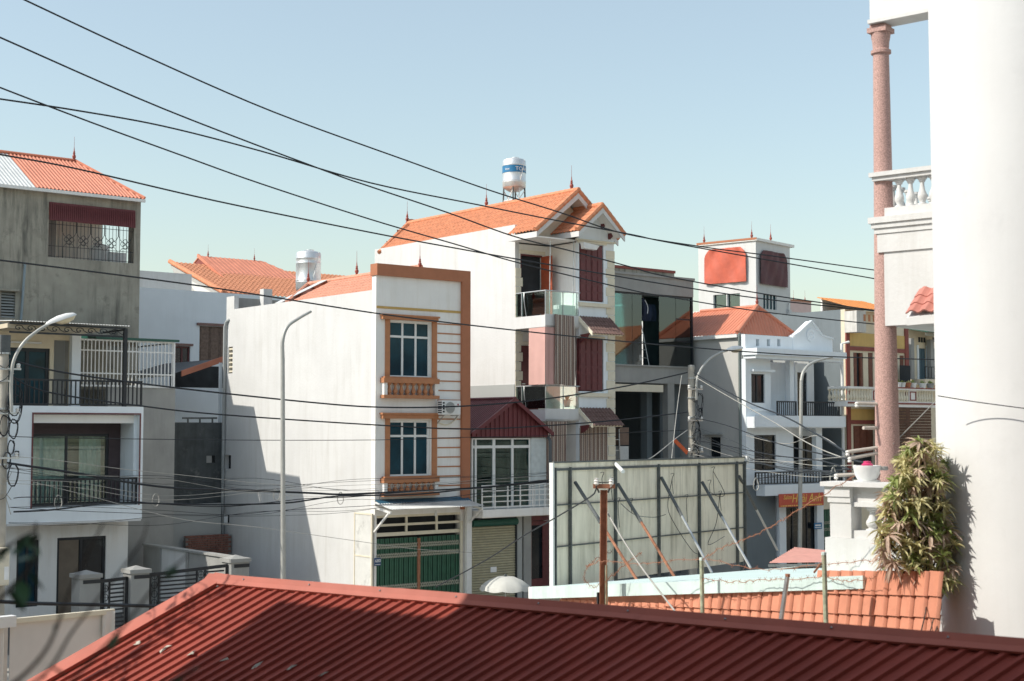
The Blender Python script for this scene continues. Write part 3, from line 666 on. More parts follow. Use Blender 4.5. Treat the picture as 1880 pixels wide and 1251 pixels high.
# roofs
XE, XRD, XE2 = 33.78, 35.87, 37.95; YGF = 40.4
ZE = at(990.5, 423, Y=YGF).z; ZR = at(1060, 351, X=XRD).z; YRB = at(750, 401, X=XRD).y; YEB = at(700, 447, X=XE + .4).y
d = V((XE - XRD, 0, ZE - ZR)); sl = d.length
mb = tiles(MB(), (XRD, YGF, ZR), (0, 1, 0), d, YR - YGF, sl, w=.19, c=.29, h=.06)
sl2 = sl * (XRD - X2 - .15) / (XRD - XE); tiles(mb, (XRD, YR, ZR), (0, 1, 0), d, YEB - YR, sl2, w=.19, c=.29, h=.06, u1=lambda v: (YRB - YR) + (YEB - YRB) * v / sl)
rf = part('roof', mb, m_tile, h3, label='long orange tiled slope facing the sun')
d2 = V((XE2 - XRD, 0, ZE - ZR))
part('roof', tiles(MB(), (XRD, YGF, ZR), (0, 1, 0), d2, YEB - YGF, sl, w=.37, c=.58, h=.04, u1=lambda v: (YRB - YGF) + (YEB - YRB) * v / sl), m_tile, h3)
part('roof_underside', MB().slab([(XRD, YGF + .05, ZR - .03), (XRD, YRB, ZR - .03), (X2 + .15, YEB, ZE + .2), (X2 + .15, YGF + .05, ZE + .2)], .08).slab([(XRD + .002, YGF + .05, ZR - .03), (XRD + .002, YRB, ZR - .03), (XE2, YEB, ZE - .03), (XE2, YGF + .05, ZE - .03)], .08), m_offw, h3)
part('hip_slope', tiles(MB(), (XE + .4, YEB, ZE + .2), (1, 0, 0), V((0, YRB - YEB, ZR - ZE)).normalized(), XE2 - XE - .8, V((0, YRB - YEB, ZR - ZE)).length, w=.4, c=.5, u0=lambda v: 2.0 * v / 1.8, u1=lambda v: 3.4 - 1.4 * v / 1.8), m_tile, h3)
me_rt3 = MB().lathe((0, 0, 0), [(.0, -.16), (.10, -.16), (.115, .15), (.0, .16)], 8, Matrix.Rotation(R(-90), 4, 'X')).mesh('ridge_tile', m_tile, True)
n = int((YRB - YGF) / .27)
for i in range(n): inst('ridge_tile', me_rt3, rf, (XRD, YGF + .13 + i * .27, ZR + .04))
def run_tiles(p, q, step=.27):
    p, q = V(p), V(q); n = int((q - p).length / step); Mq = (q - p).to_track_quat('Y', 'Z').to_matrix().to_4x4()
    for i in range(n): inst('ridge_tile', me_rt3, rf, Matrix.Translation(p.lerp(q, (i + .5) / n)) @ Mq)
run_tiles((XRD, YRB, ZR + .03), (XE + .3, YEB, ZE + .25))
run_tiles((XRD, YGF + .05, ZR + .03), (XE, YGF + .05, ZE + .04), .24); run_tiles((XRD, YGF + .05, ZR + .03), (XE2, YGF + .05, ZE + .04), .24)
part('fascia', MB().prism([(XRD, YGF, ZR - .06), (XE, YGF, ZE - .06), (XE, YGF, ZE - .26), (XRD, YGF, ZR - .3)], (0, .06, 0)).prism([(XRD, YGF, ZR - .06), (XE2, YGF, ZE - .06), (XE2, YGF, ZE - .26), (XRD, YGF, ZR - .3)], (0, .06, 0)).box(XE, XE + .06, YGF + .06, YR - .002, ZE - .26, ZE - .05), m_white, h3)
part('soffit', MB().box(XE + .06, XB, YGF + .06, YR - .002, ZE - .25, ZE - .2), m_offw, h3)
part('gable_wall', MB().prism([(XE + .4, YR - .9, ZE - .2), (XE2 - .4, YR - .9, ZE - .2), (XRD, YR - .9, ZR - .2)], (0, .1, 0)), m_cream2, h3)
YS = 39.62; XS0, XS1, XSR = at(1062, 425, Y=YS).x, at(1147, 432, Y=YS).x, at(1106.5, 378, Y=YS).x; ZS = at(1106.5, 378, Y=YS).z; ZSE = (at(1063, 423, Y=YS).z + at(1147, 432, Y=YS).z) / 2
for xe in (XS0, XS1):
    d = V((xe - XSR, 0, ZSE - ZS)); part('porch_roof', tiles(MB(), (XSR, YS, ZS), (0, 1, 0), d, 2.1, d.length, w=.185, c=.27, h=.04), m_tile, h3)
    part('porch_fascia', MB().prism([(XSR, YS - .02, ZS - .05), (xe, YS - .02, ZSE - .05), (xe, YS - .02, ZSE - .24), (XSR, YS - .02, ZS - .28)], (0, .06, 0)), m_white, h3)
    run_tiles((XSR, YS + .04, ZS + .03), (xe, YS + .04, ZSE + .04), .22)
    part('porch_underside', MB().slab([(XSR, YS + .04, ZS - .04), (XSR, YS + 2, ZS - .04), (xe, YS + 2, ZSE - .04), (xe, YS + .04, ZSE - .04)], .05), m_offw, h3)
run_tiles((XSR, YS, ZS + .04), (XSR, YS + 1.6, ZS + .04))
part('porch_eave_board', B(XS0, XS0 + .05, YS + .04, YS + 1.6, ZSE - .24, ZSE - .04), m_white, h3)
part('porch_gable', MB().prism([(XB, YB, zc), (X2R, YB, zc), (X2R, YB, ZSE - .1), (XSR, YB, ZS - .12), (XB, YB, ZSE - .1)], (0, .15, 0)), m_bluew, h3)
for x, z in ((at(1103, 412, Y=YB).x, at(1103, 408, Y=YB).z), (at(1116, 430, Y=YB).x, at(1116, 428, Y=YB).z)):
    part('roof_bracket', MB().prism([(x, YB, z + .2), (x, YB - .5, z + .2), (x, YB - .45, z + .08), (x, YB - .2, z - .02), (x, YB - .15, z - .15), (x, YB, z - .25)], (.12, 0, 0)), m_maroonw, h3)
for p in ((XRD, YGF + .4, ZR + .1), (XRD, at(893, 378, X=XRD).y, ZR + .1), (XRD, YRB + .1, ZR + .1)): finial(h3, p, 1.05)
lx = at(1088, 452, Y=YB - .5); part('lamp_box', MB().prism([lx + V((-.45, 0, .12)), lx + V((.45, .1, .05)), lx + V((.3, .1, -.12)), lx + V((-.4, 0, -.12))], (0, .2, 0)), m_white_m, h3)
# little tiled hoods over the windows
for (xa_, ya_, xb_, yb_, mt) in ((1064, 583, 1136, 612, m_tile3), (1064, 750, 1137, 780, m_tile3)):
    yq = YB - .75; za_, zb_ = at(1088, ya_, Y=YB).z, at(1107, yb_, Y=yq).z; x0_, x1_ = at(1064, ya_, Y=YB).x, at(1112, ya_, Y=YB).x
    d = V((0, yq - YB, zb_ - za_)); hood = part('window_hood', MB().slab([(x0_, YB - .002, za_ - .03), (x1_ + .2, YB - .002, za_ - .03), (x1_ + .2, yq, zb_ - .03), (x0_, yq, zb_ - .03)], .06), m_cream2, h3)
    part('hood_tiles', tiles(MB(), (x0_ - .04, YB - .002, za_), (1, 0, 0), d, x1_ - x0_ + .28, d.length + .05, w=.155, c=.24, h=.05), mt, hood)
    part('hood_side', MB().prism([(x0_ - .06, YB - .003, za_ + .02), (x0_ - .06, yq - .03, zb_ + .02), (x0_ - .06, yq - .03, zb_ - .12), (x0_ - .06, YB - .003, za_ - .16)], (.05, 0, 0)), m_cream2, hood)
    part('hood_bracket', MB().prism([(x0_ + .02, YB - .003, zb_ - .04), (x0_ + .02, YB - .5, zb_ - .0), (x0_ + .02, YB - .35, zb_ - .18), (x0_ + .02, YB - .003, zb_ - .35)], (.08, 0, 0)), m_maroonw, hood)
# hanging cloths: things of their own
z0c = zbu0 - .02; zlb = at(1001, 706, X=X2).z
a, b = at(971, 603, X=X2 - .06), V((X2 - .06, YB - .03, 0)); pk = cloth((X2 - .06, a.y, z0c), (X2 - .06, YB - .05, z0c), z0c - zlb, .012, 2, 20, 6)
pk2 = cloth((X2 - .05, YB - .06, z0c), (X2 + .42, YB - .06, z0c), z0c - zlb, .04, 1.5, 16, 6); o_ = len(pk.v); pk.v += pk2.v; pk.f += [tuple(i + o_ for i in f) for f in pk2.f]
solo('hanging_sheet', pk, m_pinkc, 'plain pink sheet hung round the corner of a balcony', 'cloth', smooth=True)
x0_, x1_ = at(1018, 640, Y=YB - .12).x, at(1054, 640, Y=YB - .12).x
solo('striped_blind', cloth((x0_, YB - .12, at(1036, 578, Y=YB - .12).z), (x1_, YB - .12, at(1036, 580, Y=YB - .12).z), at(1036, 578, Y=YB).z - at(1036, 706, Y=YB).z, .03, 3, 36, 8, .1), m_stripe, 'brown striped cloth blind hanging beside the pink sheet', 'cloth blind', smooth=True)
x0_, x1_ = at(1007, 800, Y=YB - .4).x, at(1045, 800, Y=YB - .4).x
solo('striped_blind', cloth((x0_, YB - .3, zbl0 - .02), (x1_, YB - .3, zbl0 - .02), 2.3, .02, 3, 36, 8, -.1), m_stripe, 'brown striped cloth blind slanting out under the lower glass balcony', 'cloth blind', smooth=True)
solo('striped_blind', cloth((wl[0] - .03, YB - .06, wl[3] + .05), (wl[1] + .05, YB - .06, wl[3] + .05), 2.2, .012, 3, 36, 6), m_stripe, 'brown striped cloth blind drawn flat across the bay window under the lower tiled hood', 'cloth blind', smooth=True)
def potted(name, label, p, r=.14, h=.24, leaves=26, spread=.3, pm=m_ped, lm=m_leaf, group=None):
    t = thing(name, label, 'potted plant', p, group); p = V(p)
    part('pot', MB().lathe(p, [(0, 0), (r * .7, 0), (r, h), (r * 1.1, h), (r * 1.1, h + .03), (r * .9, h + .03), (r * .9, h - .02), (0, h - .02)], 14), pm, t, True)
    m = MB()
    for k in range(leaves):
        w_ = random.uniform(0, 6.283); el = random.uniform(.3, 1.4); l = spread * random.uniform(.6, 1.1); dd = V((math.cos(w_) * math.cos(el), math.sin(w_) * math.cos(el), math.sin(el)))
        sd_ = dd.cross(UP).normalized() * (.035 + .02 * random.random()); o = p + UP * (h - .02)
        m.add([o, o + dd * l * .5 + sd_, o + dd * l - UP * .05 * l / .3, o + dd * l * .5 - sd_], [(0, 1, 2, 3)])
    part('foliage', m, lm, t); return t
potted('potted_plant', 'small green plant in a white pot on the lower glass balcony', (XB - .4, YB + .25, zbl1 + .1))

def water_tank(label, base, r, h, stand, band=False):
    t = thing('water_tank', label, 'water tank', base); b = V(base); z = b + UP * stand
    prof = [(0, 0), (r * .5, -.02), (r * .96, .12), (r, .15)]
    for k in (1.2, 1.5, 4.7, 5.6): zz = .15 + (h - .4) * k / 6; prof += [(r, zz - .035), (r * 1.018, zz - .015), (r * 1.018, zz + .015), (r, zz + .035)]
    prof += [(r, h - .13), (r * .93, h - .08), (r * .5, h - .015), (r * .2, h), (0, h)]
    tk = part('drum', MB().lathe(z, prof, 36), m_inox, t, True)
    part('lid', MB().lathe(z + UP * (h - .02) + V((.1 * r, 0, 0)), [(0, 0), (r * .35, 0), (r * .35, .05), (0, .07)], 16), m_inox, t, True)
    for k in range(4):
        w_ = math.pi / 4 + k * math.pi / 2; e = V((math.cos(w_), math.sin(w_), 0)) * r * .9
        part('leg', MB().bar(b + e * 1.08, z + e + UP * .16, .045), m_bframe, t)
    br = MB()
    for k in range(4):
        e, e2 = [V((math.cos(math.pi / 4 + q * math.pi / 2), math.sin(math.pi / 4 + q * math.pi / 2), 0)) * r * .93 for q in (k, k + 1)]
        br.bar(b + e + UP * stand * .45, b + e2 + UP * stand * .45, .03); br.bar(b + e, z + e2 + UP * .02, .025)
    part('stand_brace', br, m_white_m, t)
    part('pipe', MB().tube([b + V((0, -.2, 0)), z + V((-.05, -r - .04, h * .4)), z + V((.2, -r * .9, h - .1))], .02, 6), m_white_m, t)
    if band:
        zb = h * .53; hb = h * .21; f0 = math.atan2(-FW.y, -FW.x)                # wrap centred towards the camera
        part('blue_band', MB().lathe(z + UP * zb, [(r * 1.02, 0), (r * 1.026, .0), (r * 1.026, hb), (r * 1.02, hb)], 48), m_blues, tk, True)
        for body, size, off, mt in (('TOÀN', hb * .80, .78, m_signw), ('inox', hb * .42, -.62, m_signw)):
            me = text_mesh(body, size, mt, .003)
            for v in me.vertices:
                ang = f0 + (v.co.x / r + off); rr = r * 1.03 + v.co.z
                v.co = z + V((rr * math.cos(ang), rr * math.sin(ang), zb + hb * .46 + v.co.y))
            part('lettering', me, mt, tk)
    return t
pt = at(944, 362, D=57.6); zt0_, zt1_ = at(944, 351, D=57.6).z, at(944, 291, D=57.6).z; water_tank('stainless steel water tank with a blue lettered band on the tall gabled house', (pt.x, pt.y, zt0_ - .75), .475, zt1_ - zt0_, .75, True)
pt = at(566, 520, D=57.0); water_tank('stainless steel water tank without a band behind the narrow house roof', (pt.x, pt.y, pt.z - 1.0), .5, at(566, 465, D=57).z - pt.z + .5, .6)

# ================================================================== unfinished concrete house with glass upper storey
YC = 44.4; XC0, XC1 = X2R + .06, at(1275, 790, Y=YC).x
h4 = thing('concrete_glass_house', 'unfinished bare concrete house with a glass upper storey', 'house', (XC0, YC, 0))
zs = lambda y, x=1200: at(x, y, Y=YC).z
z_a, z_b = zs(509), zs(540); z_c, z_d = zs(674), zs(704)
part('roof_slab', MB().box(XC0, XC1, YC, YC + 6, z_b, z_a).box(XC0, XC1 + .05, YC - .06, YC + 6, z_a, z_a + .1), m_conc2, h4)
xq = at(1238, 510, Y=YC + .6).x; part('parapet', B(XC0, xq, YC + .6, YC + .8, z_a + .1, zs(493, 1180)), m_conc, h4)
part('parapet_cap', B(XC0, xq + .03, YC + .55, YC + .85, zs(493, 1180) + .002, zs(493, 1180) + .12), m_maroonp, h4)
part('floor_slab', MB().box(XC0, XC1, YC, YC + 6, z_d, z_c).box(XC0, XC1 + .03, YC - .08, YC + .3, z_c, z_c + .06), m_conc2, h4)
xk = at(1243, 600, Y=YC + 3).x
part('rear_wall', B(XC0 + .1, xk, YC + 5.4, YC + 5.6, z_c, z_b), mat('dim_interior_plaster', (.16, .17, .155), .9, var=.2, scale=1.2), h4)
part('interior_partition', B(at(1183, 600, Y=YC + 1.2).x, at(1213, 600, Y=YC + 1.2).x, YC + 1.2, YC + 1.3, z_c + .06, z_b), m_dark, h4)
part('side_wall', B(XC0, XC0 + .12, YC + .3, YC + 6, 0, z_b), m_conc2, h4)
part('interior_column', B(xk - .3, xk, YC + 2.6, YC + 2.9, z_c, z_b), m_conc2, h4)
xs = [XC0 + .02, at(1163, 600, Y=YC).x, at(1181, 600, Y=YC).x]; xs2 = [at(1212, 600, Y=YC).x, at(1243, 600, Y=YC).x, XC1 - .06]
for g in (xs, xs2):
    for i in range(len(g) - 1): part('glass_panel', B(g[i] + .01, g[i + 1] - .01, YC + .08, YC + .095, z_c + .06, z_b - .02), m_glassg, h4)
part('glass_panel', B(XC1 - .05, XC1 - .035, YC + .15, YC + 2.9, z_c + .06, z_b - .02), m_glassg, h4)
cp = MB().box(XC1 - .09, XC1, YC + .03, YC + .13, z_c + .06, z_b - .001).box(XC0, XC1 - .09, YC + .06, YC + .11, z_b - .08, z_b - .001)
for yv in (.68, .37): cp.box(xs2[1], XC1 - .09, YC + .07, YC + .11, z_c + (z_b - z_c) * yv - .03, z_c + (z_b - z_c) * yv + .03)
part('glass_frame', cp, m_blackf, h4)
xo = at(1217, 780, Y=YC).x; xo1, xo2 = at(1227, 780, Y=YC).x, at(1239, 780, Y=YC).x
part('lintel_beam', B(XC0 + .12, xo, YC - .04, YC + .3, zs(720), zs(707)), m_cream2, h4)
part('column', B(xo1, xo2, YC + .02, YC + .35, 0, z_d), m_conc2, h4)
part('column', B(xo + .01, xo1 - .01, YC + 1.0, YC + 1.4, 0, z_d), m_slate, h4)
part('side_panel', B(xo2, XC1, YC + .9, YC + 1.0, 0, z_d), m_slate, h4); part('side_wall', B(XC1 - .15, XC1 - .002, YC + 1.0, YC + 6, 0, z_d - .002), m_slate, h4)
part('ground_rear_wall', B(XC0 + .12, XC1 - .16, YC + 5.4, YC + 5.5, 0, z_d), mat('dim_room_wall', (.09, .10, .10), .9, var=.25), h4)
part('ground_floor', B(XC0, XC1, YC, YC + 6, .13, .2), m_conc2, h4)
def ladder(name, label, p, q, w, rungs, mt, side=V((1, 0, 0))):
    t = thing(name, label, 'ladder', p); p, q = V(p), V(q); rails = MB()
    for s in (-.5, .5): part('rail', MB().bar(p + side * w * s, q + side * w * s, .045), mt, t)
    me = None
    for k in range(1, rungs): c = p.lerp(q, k / rungs); part('rung', MB().bar(c - side * w / 2, c + side * w / 2, .03), mt, t)
    return t
pl = at(1141, 850, Y=YC + .5); ladder('aluminium_ladder', 'aluminium ladder leaning in the dark ground floor of the concrete house', (pl.x, YC + .6, .2), (pl.x + .05, YC + .9, at(1141, 788, Y=YC + .5).z), .36, 14, m_steel)
r = fr(1138, 783, 1154, 820, YC + 1.2)
bl = thing('carton_stack', 'stack of striped cartons behind the aluminium ladder', 'boxes', (r[0], YC + 1.2, .2)); mc = mat('brown_carton', (.25, .17, .13), .8, var=.3)
for k in range(8): part('carton', B(r[0], r[1] + .02 * (k % 2), YC + 1.2, YC + 1.6, .2 + (r[3] - .2) * k / 8, .2 + (r[3] - .2) * (k + 1) / 8 - .05), mc if k % 2 else m_ped, bl)
for label, a, b in (('step ladder with thin steel legs standing behind the upper storey glass', at(1178, 585, Y=YC + .7), at(1192, 668, Y=YC + .7)),):
    t = thing('step_ladder', label, 'ladder', (a.x, YC + .7, z_c + .06))
    for dx, dy in ((-.35, 0), (.35, 0), (-.3, .6), (.3, .6)): part('leg', MB().bar((a.x + dx, YC + .6 + dy, z_c + .06), (a.x + dx * .2, YC + .85, a.z), .035), m_steel, t)
    for k in range(1, 6): f_ = k / 6; part('rung', MB().bar((a.x - .35 * (1 - f_ * .8), YC + .6 + .25 * f_, z_c + .06 + (a.z - z_c) * f_), (a.x + .35 * (1 - f_ * .8), YC + .6 + .25 * f_, z_c + .06 + (a.z - z_c) * f_), .03), m_steel, t)
# jacket hung on the ceiling rail
p0 = at(1180, 568, Y=YC + .55); jk = thing('hanging_jacket', 'dark blue jacket hanging behind the upper storey glass', 'jacket', (p0.x, YC + .55, p0.z))
m_jack = mat('navy_cloth', (.02, .03, .06), .95, var=.3)
vs = cloth((p0.x - .75, YC + .55, p0.z + .2), (p0.x + .75, YC + .55, p0.z + .25), .75, .06, 4, 24, 5, .08); part('body', vs, m_jack, jk, True)
part('sleeve', MB().tube(spline([p0 + V((-.1, 0, .45)), p0 + V((0, -.05, .2)), p0 + V((.02, -.05, -.25))]), .13, 8), m_jack, jk, True)
part('stripe', MB().tube(spline([p0 + V((.0, -.14, .4)), p0 + V((.12, -.19, .1)), p0 + V((.1, -.19, -.2))]), .02, 6), m_signw, jk)
part('hook', MB().tube([p0 + V((0, 0, .4)), V((p0.x, YC + .55, z_b))], .012, 5), m_steel, jk)
# ================================================================== white corner house with the salon
YH = 41.6; X3, X3R = at(1370, 800, Y=YH).x, at(1531, 800, Y=YH).x
h5 = thing('salon_house', 'cool white house with red hipped roof and ornamental parapet above a hair salon', 'house', (X3, YH, 0))
z5 = lambda y, x=1440: at(x, y, Y=YH).z
ZE5 = at(1364, 612, Y=YH).z; YB5 = at(1238, 612, X=X3).y
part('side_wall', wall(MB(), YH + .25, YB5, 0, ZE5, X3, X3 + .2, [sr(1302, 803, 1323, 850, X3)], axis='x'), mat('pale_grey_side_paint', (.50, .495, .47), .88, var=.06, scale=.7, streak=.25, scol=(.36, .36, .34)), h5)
r = sr(1302, 803, 1323, 850, X3); part('window_dark', B(X3 + .15, X3 + .19, r[0], r[1], r[2], r[3]), m_paneb, h5); part('window_hood', B(X3 - .22, X3 - .002, r[0] - .15, r[1] + .2, r[3] + .12, r[3] + .2), m_greyp, h5)
X3E = at(1490, 715, Y=YH + 1.4).x; part('side_wall', B(X3E, X3E + .18, YH + 1.56, YB5, 0, ZE5 - .01), m_greyp, h5)
part('rear_wall', B(X3 + .2, X3E, YB5 - .2, YB5, 0, ZE5), m_greyp, h5)
zpt = z5(617, 1420); zcor1, zcor0 = z5(644), z5(660)
slots = [fr(a - 3, 623, a + 3, 636, YH) for a in (1391, 1411, 1430)]
part('parapet', wall(MB(), X3, X3R, zcor1, zpt, YH, YH + .25, slots), m_bluew, h5)
for s in slots: part('slot_back', B(s[0], s[1], YH + .2, YH + .24, s[2], s[3]), m_greyp, h5)
pk_ = [at(1455, 617, Y=YH), at(1466, 610, Y=YH), at(1476, 600, Y=YH), at(1487, 590, Y=YH), at(1498, 603, Y=YH), at(1507, 616, Y=YH), at(1519, 620, Y=YH), at(1527, 622, Y=YH)]
pts = [(p.x, YH - .03, p.z) for p in pk_] + [(pk_[-1].x, YH - .03, zcor1 + .05), (pk_[0].x, YH - .03, zcor1 + .05)]
part('parapet_gable', MB().prism(pts, (0, .28, 0)), m_bluew, h5)
for i in range(len(pk_) - 1): part('parapet_moulding', MB().bar((pk_[i].x, YH - .05, pk_[i].z), (pk_[i + 1].x, YH - .05, pk_[i + 1].z), .12, .07), m_bluew, h5)
c5 = at(1487, 616, Y=YH); part('emblem', MB().lathe((c5.x, YH - .03, c5.z), [(0, 0), (.26, 0), (.3, .03), (.3, .05), (.2, .05), (.18, .02), (.08, .03), (0, .07)], 16, Matrix.Rotation(R(90), 4, 'X')), m_bluew, h5)
part('cornice', MB().box(X3 - .1, X3R + .05, YH - .75, YH + .1, zcor0 + .1, zcor1).box(X3 - .02, X3R, YH - .6, YH + .1, zcor0 - .05, zcor0 + .1), m_bluew, h5)
# upper storey: window, two loggias
zb5, zt5 = z5(765), zcor0 - .05; zf0 = z5(786)
w5 = fr(1379.5, 687, 1404.5, 740, YH); xn0, xn1, xn2, xn3 = [at(a, 715, Y=YH).x for a in (1415, 1450, 1457.5, 1489)]
part('wall', wall(MB(), X3, xn0, zf0, zt5, YH, YH + .25, [w5]), m_bluew, h5)
window(h5, w5, YH, 2, 1, m_blackf, m_paneb, fw=.06)
part('window_hood', B(w5[0] - .05, w5[1] + .5, YH - .18, YH - .001, w5[3] + .1, w5[3] + .2), m_bluew, h5)
part('window_sill', B(w5[0] - .05, w5[1] + .4, YH - .1, YH - .001, w5[2] - .35, w5[2] - .25), m_bluew, h5)
part('pier', B(xn1, xn2, YH - .02, YH + .25, zf0, zt5), m_bluew, h5); part('pier', B(xn3 - .12, xn3 + .02, YH + .8, YH + 1.6, zf0, zt5), m_bluew, h5)
d5 = fr(1462, 684, 1482, 764, YH + 1.4); part('loggia_wall', wall(MB(), xn0, X3E + .18, zf0, zt5, YH + 1.4, YH + 1.55, [(d5[0], d5[1], zb5, d5[3])]), m_bluew, h5)
part('loggia_side', B(xn0 - .12, xn0 - .001, YH + .25, YH + 1.4, zf0, zt5), m_greyp, h5)
part('loggia_door', B(d5[0], d5[1], YH + 1.47, YH + 1.5, zb5, d5[3]), m_paneb, h5)
part('balcony_slab', MB().box(X3 + .02, X3R + .02, YH - .55, YH + 1.4, zf0, zb5 - .02).box(X3 - .05, X3R + .1, YH - .6, YH - .552, zf0 + .04, zb5 + .03), m_bluew, h5)
zr5 = z5(737)
for a, b in ((xn0 + .02, xn1 - .02), (xn2 + .02, X3R - .05)): railing(h5, (a, YH - .35), (b, YH - .35), zb5 - .02, zr5, m_black, gap=.13, bw=.03, rail=.06)
part('railing_return', MB().bar((X3R - .05, YH - .35, zr5), (X3R - .05, YH + 1.3, zr5), .06), m_black, h5)
# middle storey
zb4 = z5(889); w4 = fr(1385, 799, 1425, 864, YH); d4 = fr(1457, 801, 1497, 864, YH + .6)
part('wall', wall(MB(), X3, at(1455, 830, Y=YH).x, zb4, zf0, YH, YH + .25, [w4]), m_bluew, h5); window(h5, w4, YH, 2, 1, m_blackf, m_paneb, fw=.06)
part('wall', wall(MB(), at(1455, 830, Y=YH).x, at(1509, 830, Y=YH + .6).x, zb4, zf0, YH + .6, YH + .8, [d4]), m_bluew, h5); window(h5, d4, YH + .6, 3, 1, m_blackf, m_paneb, fw=.06, name='balcony_door')
part('pier', B(at(1497, 820, Y=YH).x, at(1508, 820, Y=YH).x, YH - .05, YH + .2, zb4, zf0 - .001), m_bluew, h5)
part('canopy_slab', MB().box(X3 + .6, X3R + .6, YH - .5, YH - .002, zb4 - .46, zb4), m_bluew, h5)
railing(h5, (X3 + .1, YH - .42), (X3R, YH - .42), zb4, z5(865), m_black, gap=.2, bw=.04, rail=.06)
rb_ = MB()
for k in range(5): z = zb4 + .12 + k * .1; rb_.bar((X3 + .1, YH - .42, z), (X3R, YH - .42, z), .012)
part('railing_wires', rb_, m_black, h5)
# ground storey: salon door, gate
zg5 = zb4 - .46; xa_, xb_ = at(1430, 960, Y=YH).x, at(1513, 960, Y=YH).x
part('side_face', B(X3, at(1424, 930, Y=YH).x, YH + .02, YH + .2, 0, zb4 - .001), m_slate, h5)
for a, b in ((1430, 1442.5), (1499.5, 1511.5)):
    p_ = fr(a, 930, b, 1000, YH - .05); part('pilaster', B(p_[0], p_[1], YH - .08, YH + .15, 0, zg5), m_bluew, h5)
gd = (at(1443, 970, Y=YH).x, at(1499, 970, Y=YH).x, .13, zg5 - .55); window(h5, gd, YH, 4, 1, m_blackf, m_paneb, fw=.08, name='glass_door')
part('transom', B(gd[0], gd[1], YH + .02, YH + .2, zg5 - .55, zg5), m_greyp, h5)
part('door_pull', MB().tube(spline([(gd[0] + .75, YH - .02, 1.2), (gd[0] + .7, YH - .1, 1.25), (gd[0] + .7, YH - .1, 1.75), (gd[0] + .75, YH - .02, 1.8)]), .02, 6), m_black, h5)
gx0, gx1 = at(1511.5, 980, Y=YH).x, X3R + .25; zgt = z5(935, 1523); gm = MB(); n = int((gx1 - gx0) / .1)
for i in range(n + 1): gm.box(gx0 + (gx1 - gx0) * i / n - .035, gx0 + (gx1 - gx0) * i / n + .035, YH + .05 + .02 * (i % 2), YH + .08 + .02 * (i % 2), .13, zgt)
gl = part('folding_gate', gm, m_green, h5); xx = MB()
for zc_ in (.6, .9, 1.7, 2.1, 2.4):
    for i in range(n):
        p, q = gx0 + (gx1 - gx0) * i / n, gx0 + (gx1 - gx0) * (i + 1) / n
        for s in (-1, 1): xx.bar((p, YH + .04, zc_ - s * .07), (q, YH + .04, zc_ + s * .07), .012, .014)
part('lattice', xx, m_gatex, gl, kind='stuff'); part('gate_lintel', B(gx0, gx1, YH, YH + .2, zgt, zg5), m_cream2, h5)
part('down_pipe', MB().tube([(X3 - .06, YH + .3, .2), (X3 - .06, YH + .3, ZE5 - .1), (X3 - .02, YH + .3, ZE5 + .05)], .05, 8), mat('green_grey_pipe', (.16, .19, .18), .5), h5, True)
# hipped sheet roof
Xm5 = (X3 + X3R) / 2; RG = at(1390, 564, X=X3 + 1.75); zr5_ = RG.z; yr5 = RG.y; XM = X3 + 1.75
d = V((X3 - .1 - XM, 0, ZE5 - zr5_)); L5 = d.length; yf5 = YH + .35
part('roof', corr(MB(), (XM, yf5, zr5_), (0, 1, 0), d, YB5 - yf5 + .4, lambda u: max(0, L5 * (1 - u / (yr5 - yf5))) if u < yr5 - yf5 else 0, L5, .2, .03), m_sheet_o, h5, label='sunlit left slope of the red hipped roof')
XR5 = at(1466, 605, Y=yf5).x; d = V((0, yf5 - yr5, ZE5 - zr5_)); L6 = d.length; w6 = XR5 - X3 + .1; pk6 = XM - X3 + .1
part('roof', corr(MB(), (X3 - .1, yr5, zr5_), (1, 0, 0), d, w6, lambda u: L6 * (1 - u / pk6) if u < pk6 else L6 * (u - pk6) / (w6 - pk6), L6, .2, .03), m_sheet_o, h5)
part('hip_cap', MB().tube([(XM, yr5, zr5_ + .05), (X3 - .1, yf5, ZE5 + .05)], .11, 8), m_sheet_o, h5, True)
part('hip_cap', MB().tube([(XM, yr5, zr5_ + .05), (XR5, yf5, ZE5 + .05)], .08, 8).tube([(XM, yr5, zr5_ + .03), (XM, YB5, zr5_ + .03)], .08, 8), m_sheet_o, h5, True)
part('gutter', B(X3 - .16, X3 - .002, yf5, YB5, ZE5 - .16, ZE5 - .02), m_white_m, h5); finial(h5, (XM, yr5, zr5_ + .1))
# salon banner, street plate
s0, s1 = at(1430.5, 920, Y=YH - .55).x, at(1512, 917, Y=YH - .55).x; zs1, zs0 = at(1471, 906, Y=YH - .55).z, at(1471, 930, Y=YH - .55).z
sg = thing('salon_banner', 'red banner with yellow salon lettering above the glass shop door', 'sign', (s0, YH - .55, zs0))
part('panel', B(s0, s1, YH - .55, YH - .52, zs0, zs1), m_signred, sg)
xc_, zc_ = (s0 + s1) / 2, (zs0 + zs1) / 2
inst('lettering', text_mesh('Hoài Anh', .52, m_signyel, .004, .25), sg, Matrix.Translation((xc_ + .32, YH - .555, zc_ + .06)) @ FACE_Y)
inst('lettering', text_mesh('Salon', .26, m_signyel, .004, .3), sg, Matrix.Translation((s0 + .55, YH - .555, zc_ + .13)) @ FACE_Y)
ln = MB(); x = s0 + .1
while x < s1 - .15: w_ = random.uniform(.05, .16); ln.box(x, x + w_, YH - .556, YH - .55, zs0 + .03, zs0 + .075); x += w_ + random.uniform(.02, .07)
part('small_print', ln, m_signyel, sg)
r = fr(1496, 960, 1510, 971.5, YH - .15); pl = thing('street_plate', 'small blue plate on the white pilaster beside the salon door', 'plate', (r[0], YH - .15, r[2]))
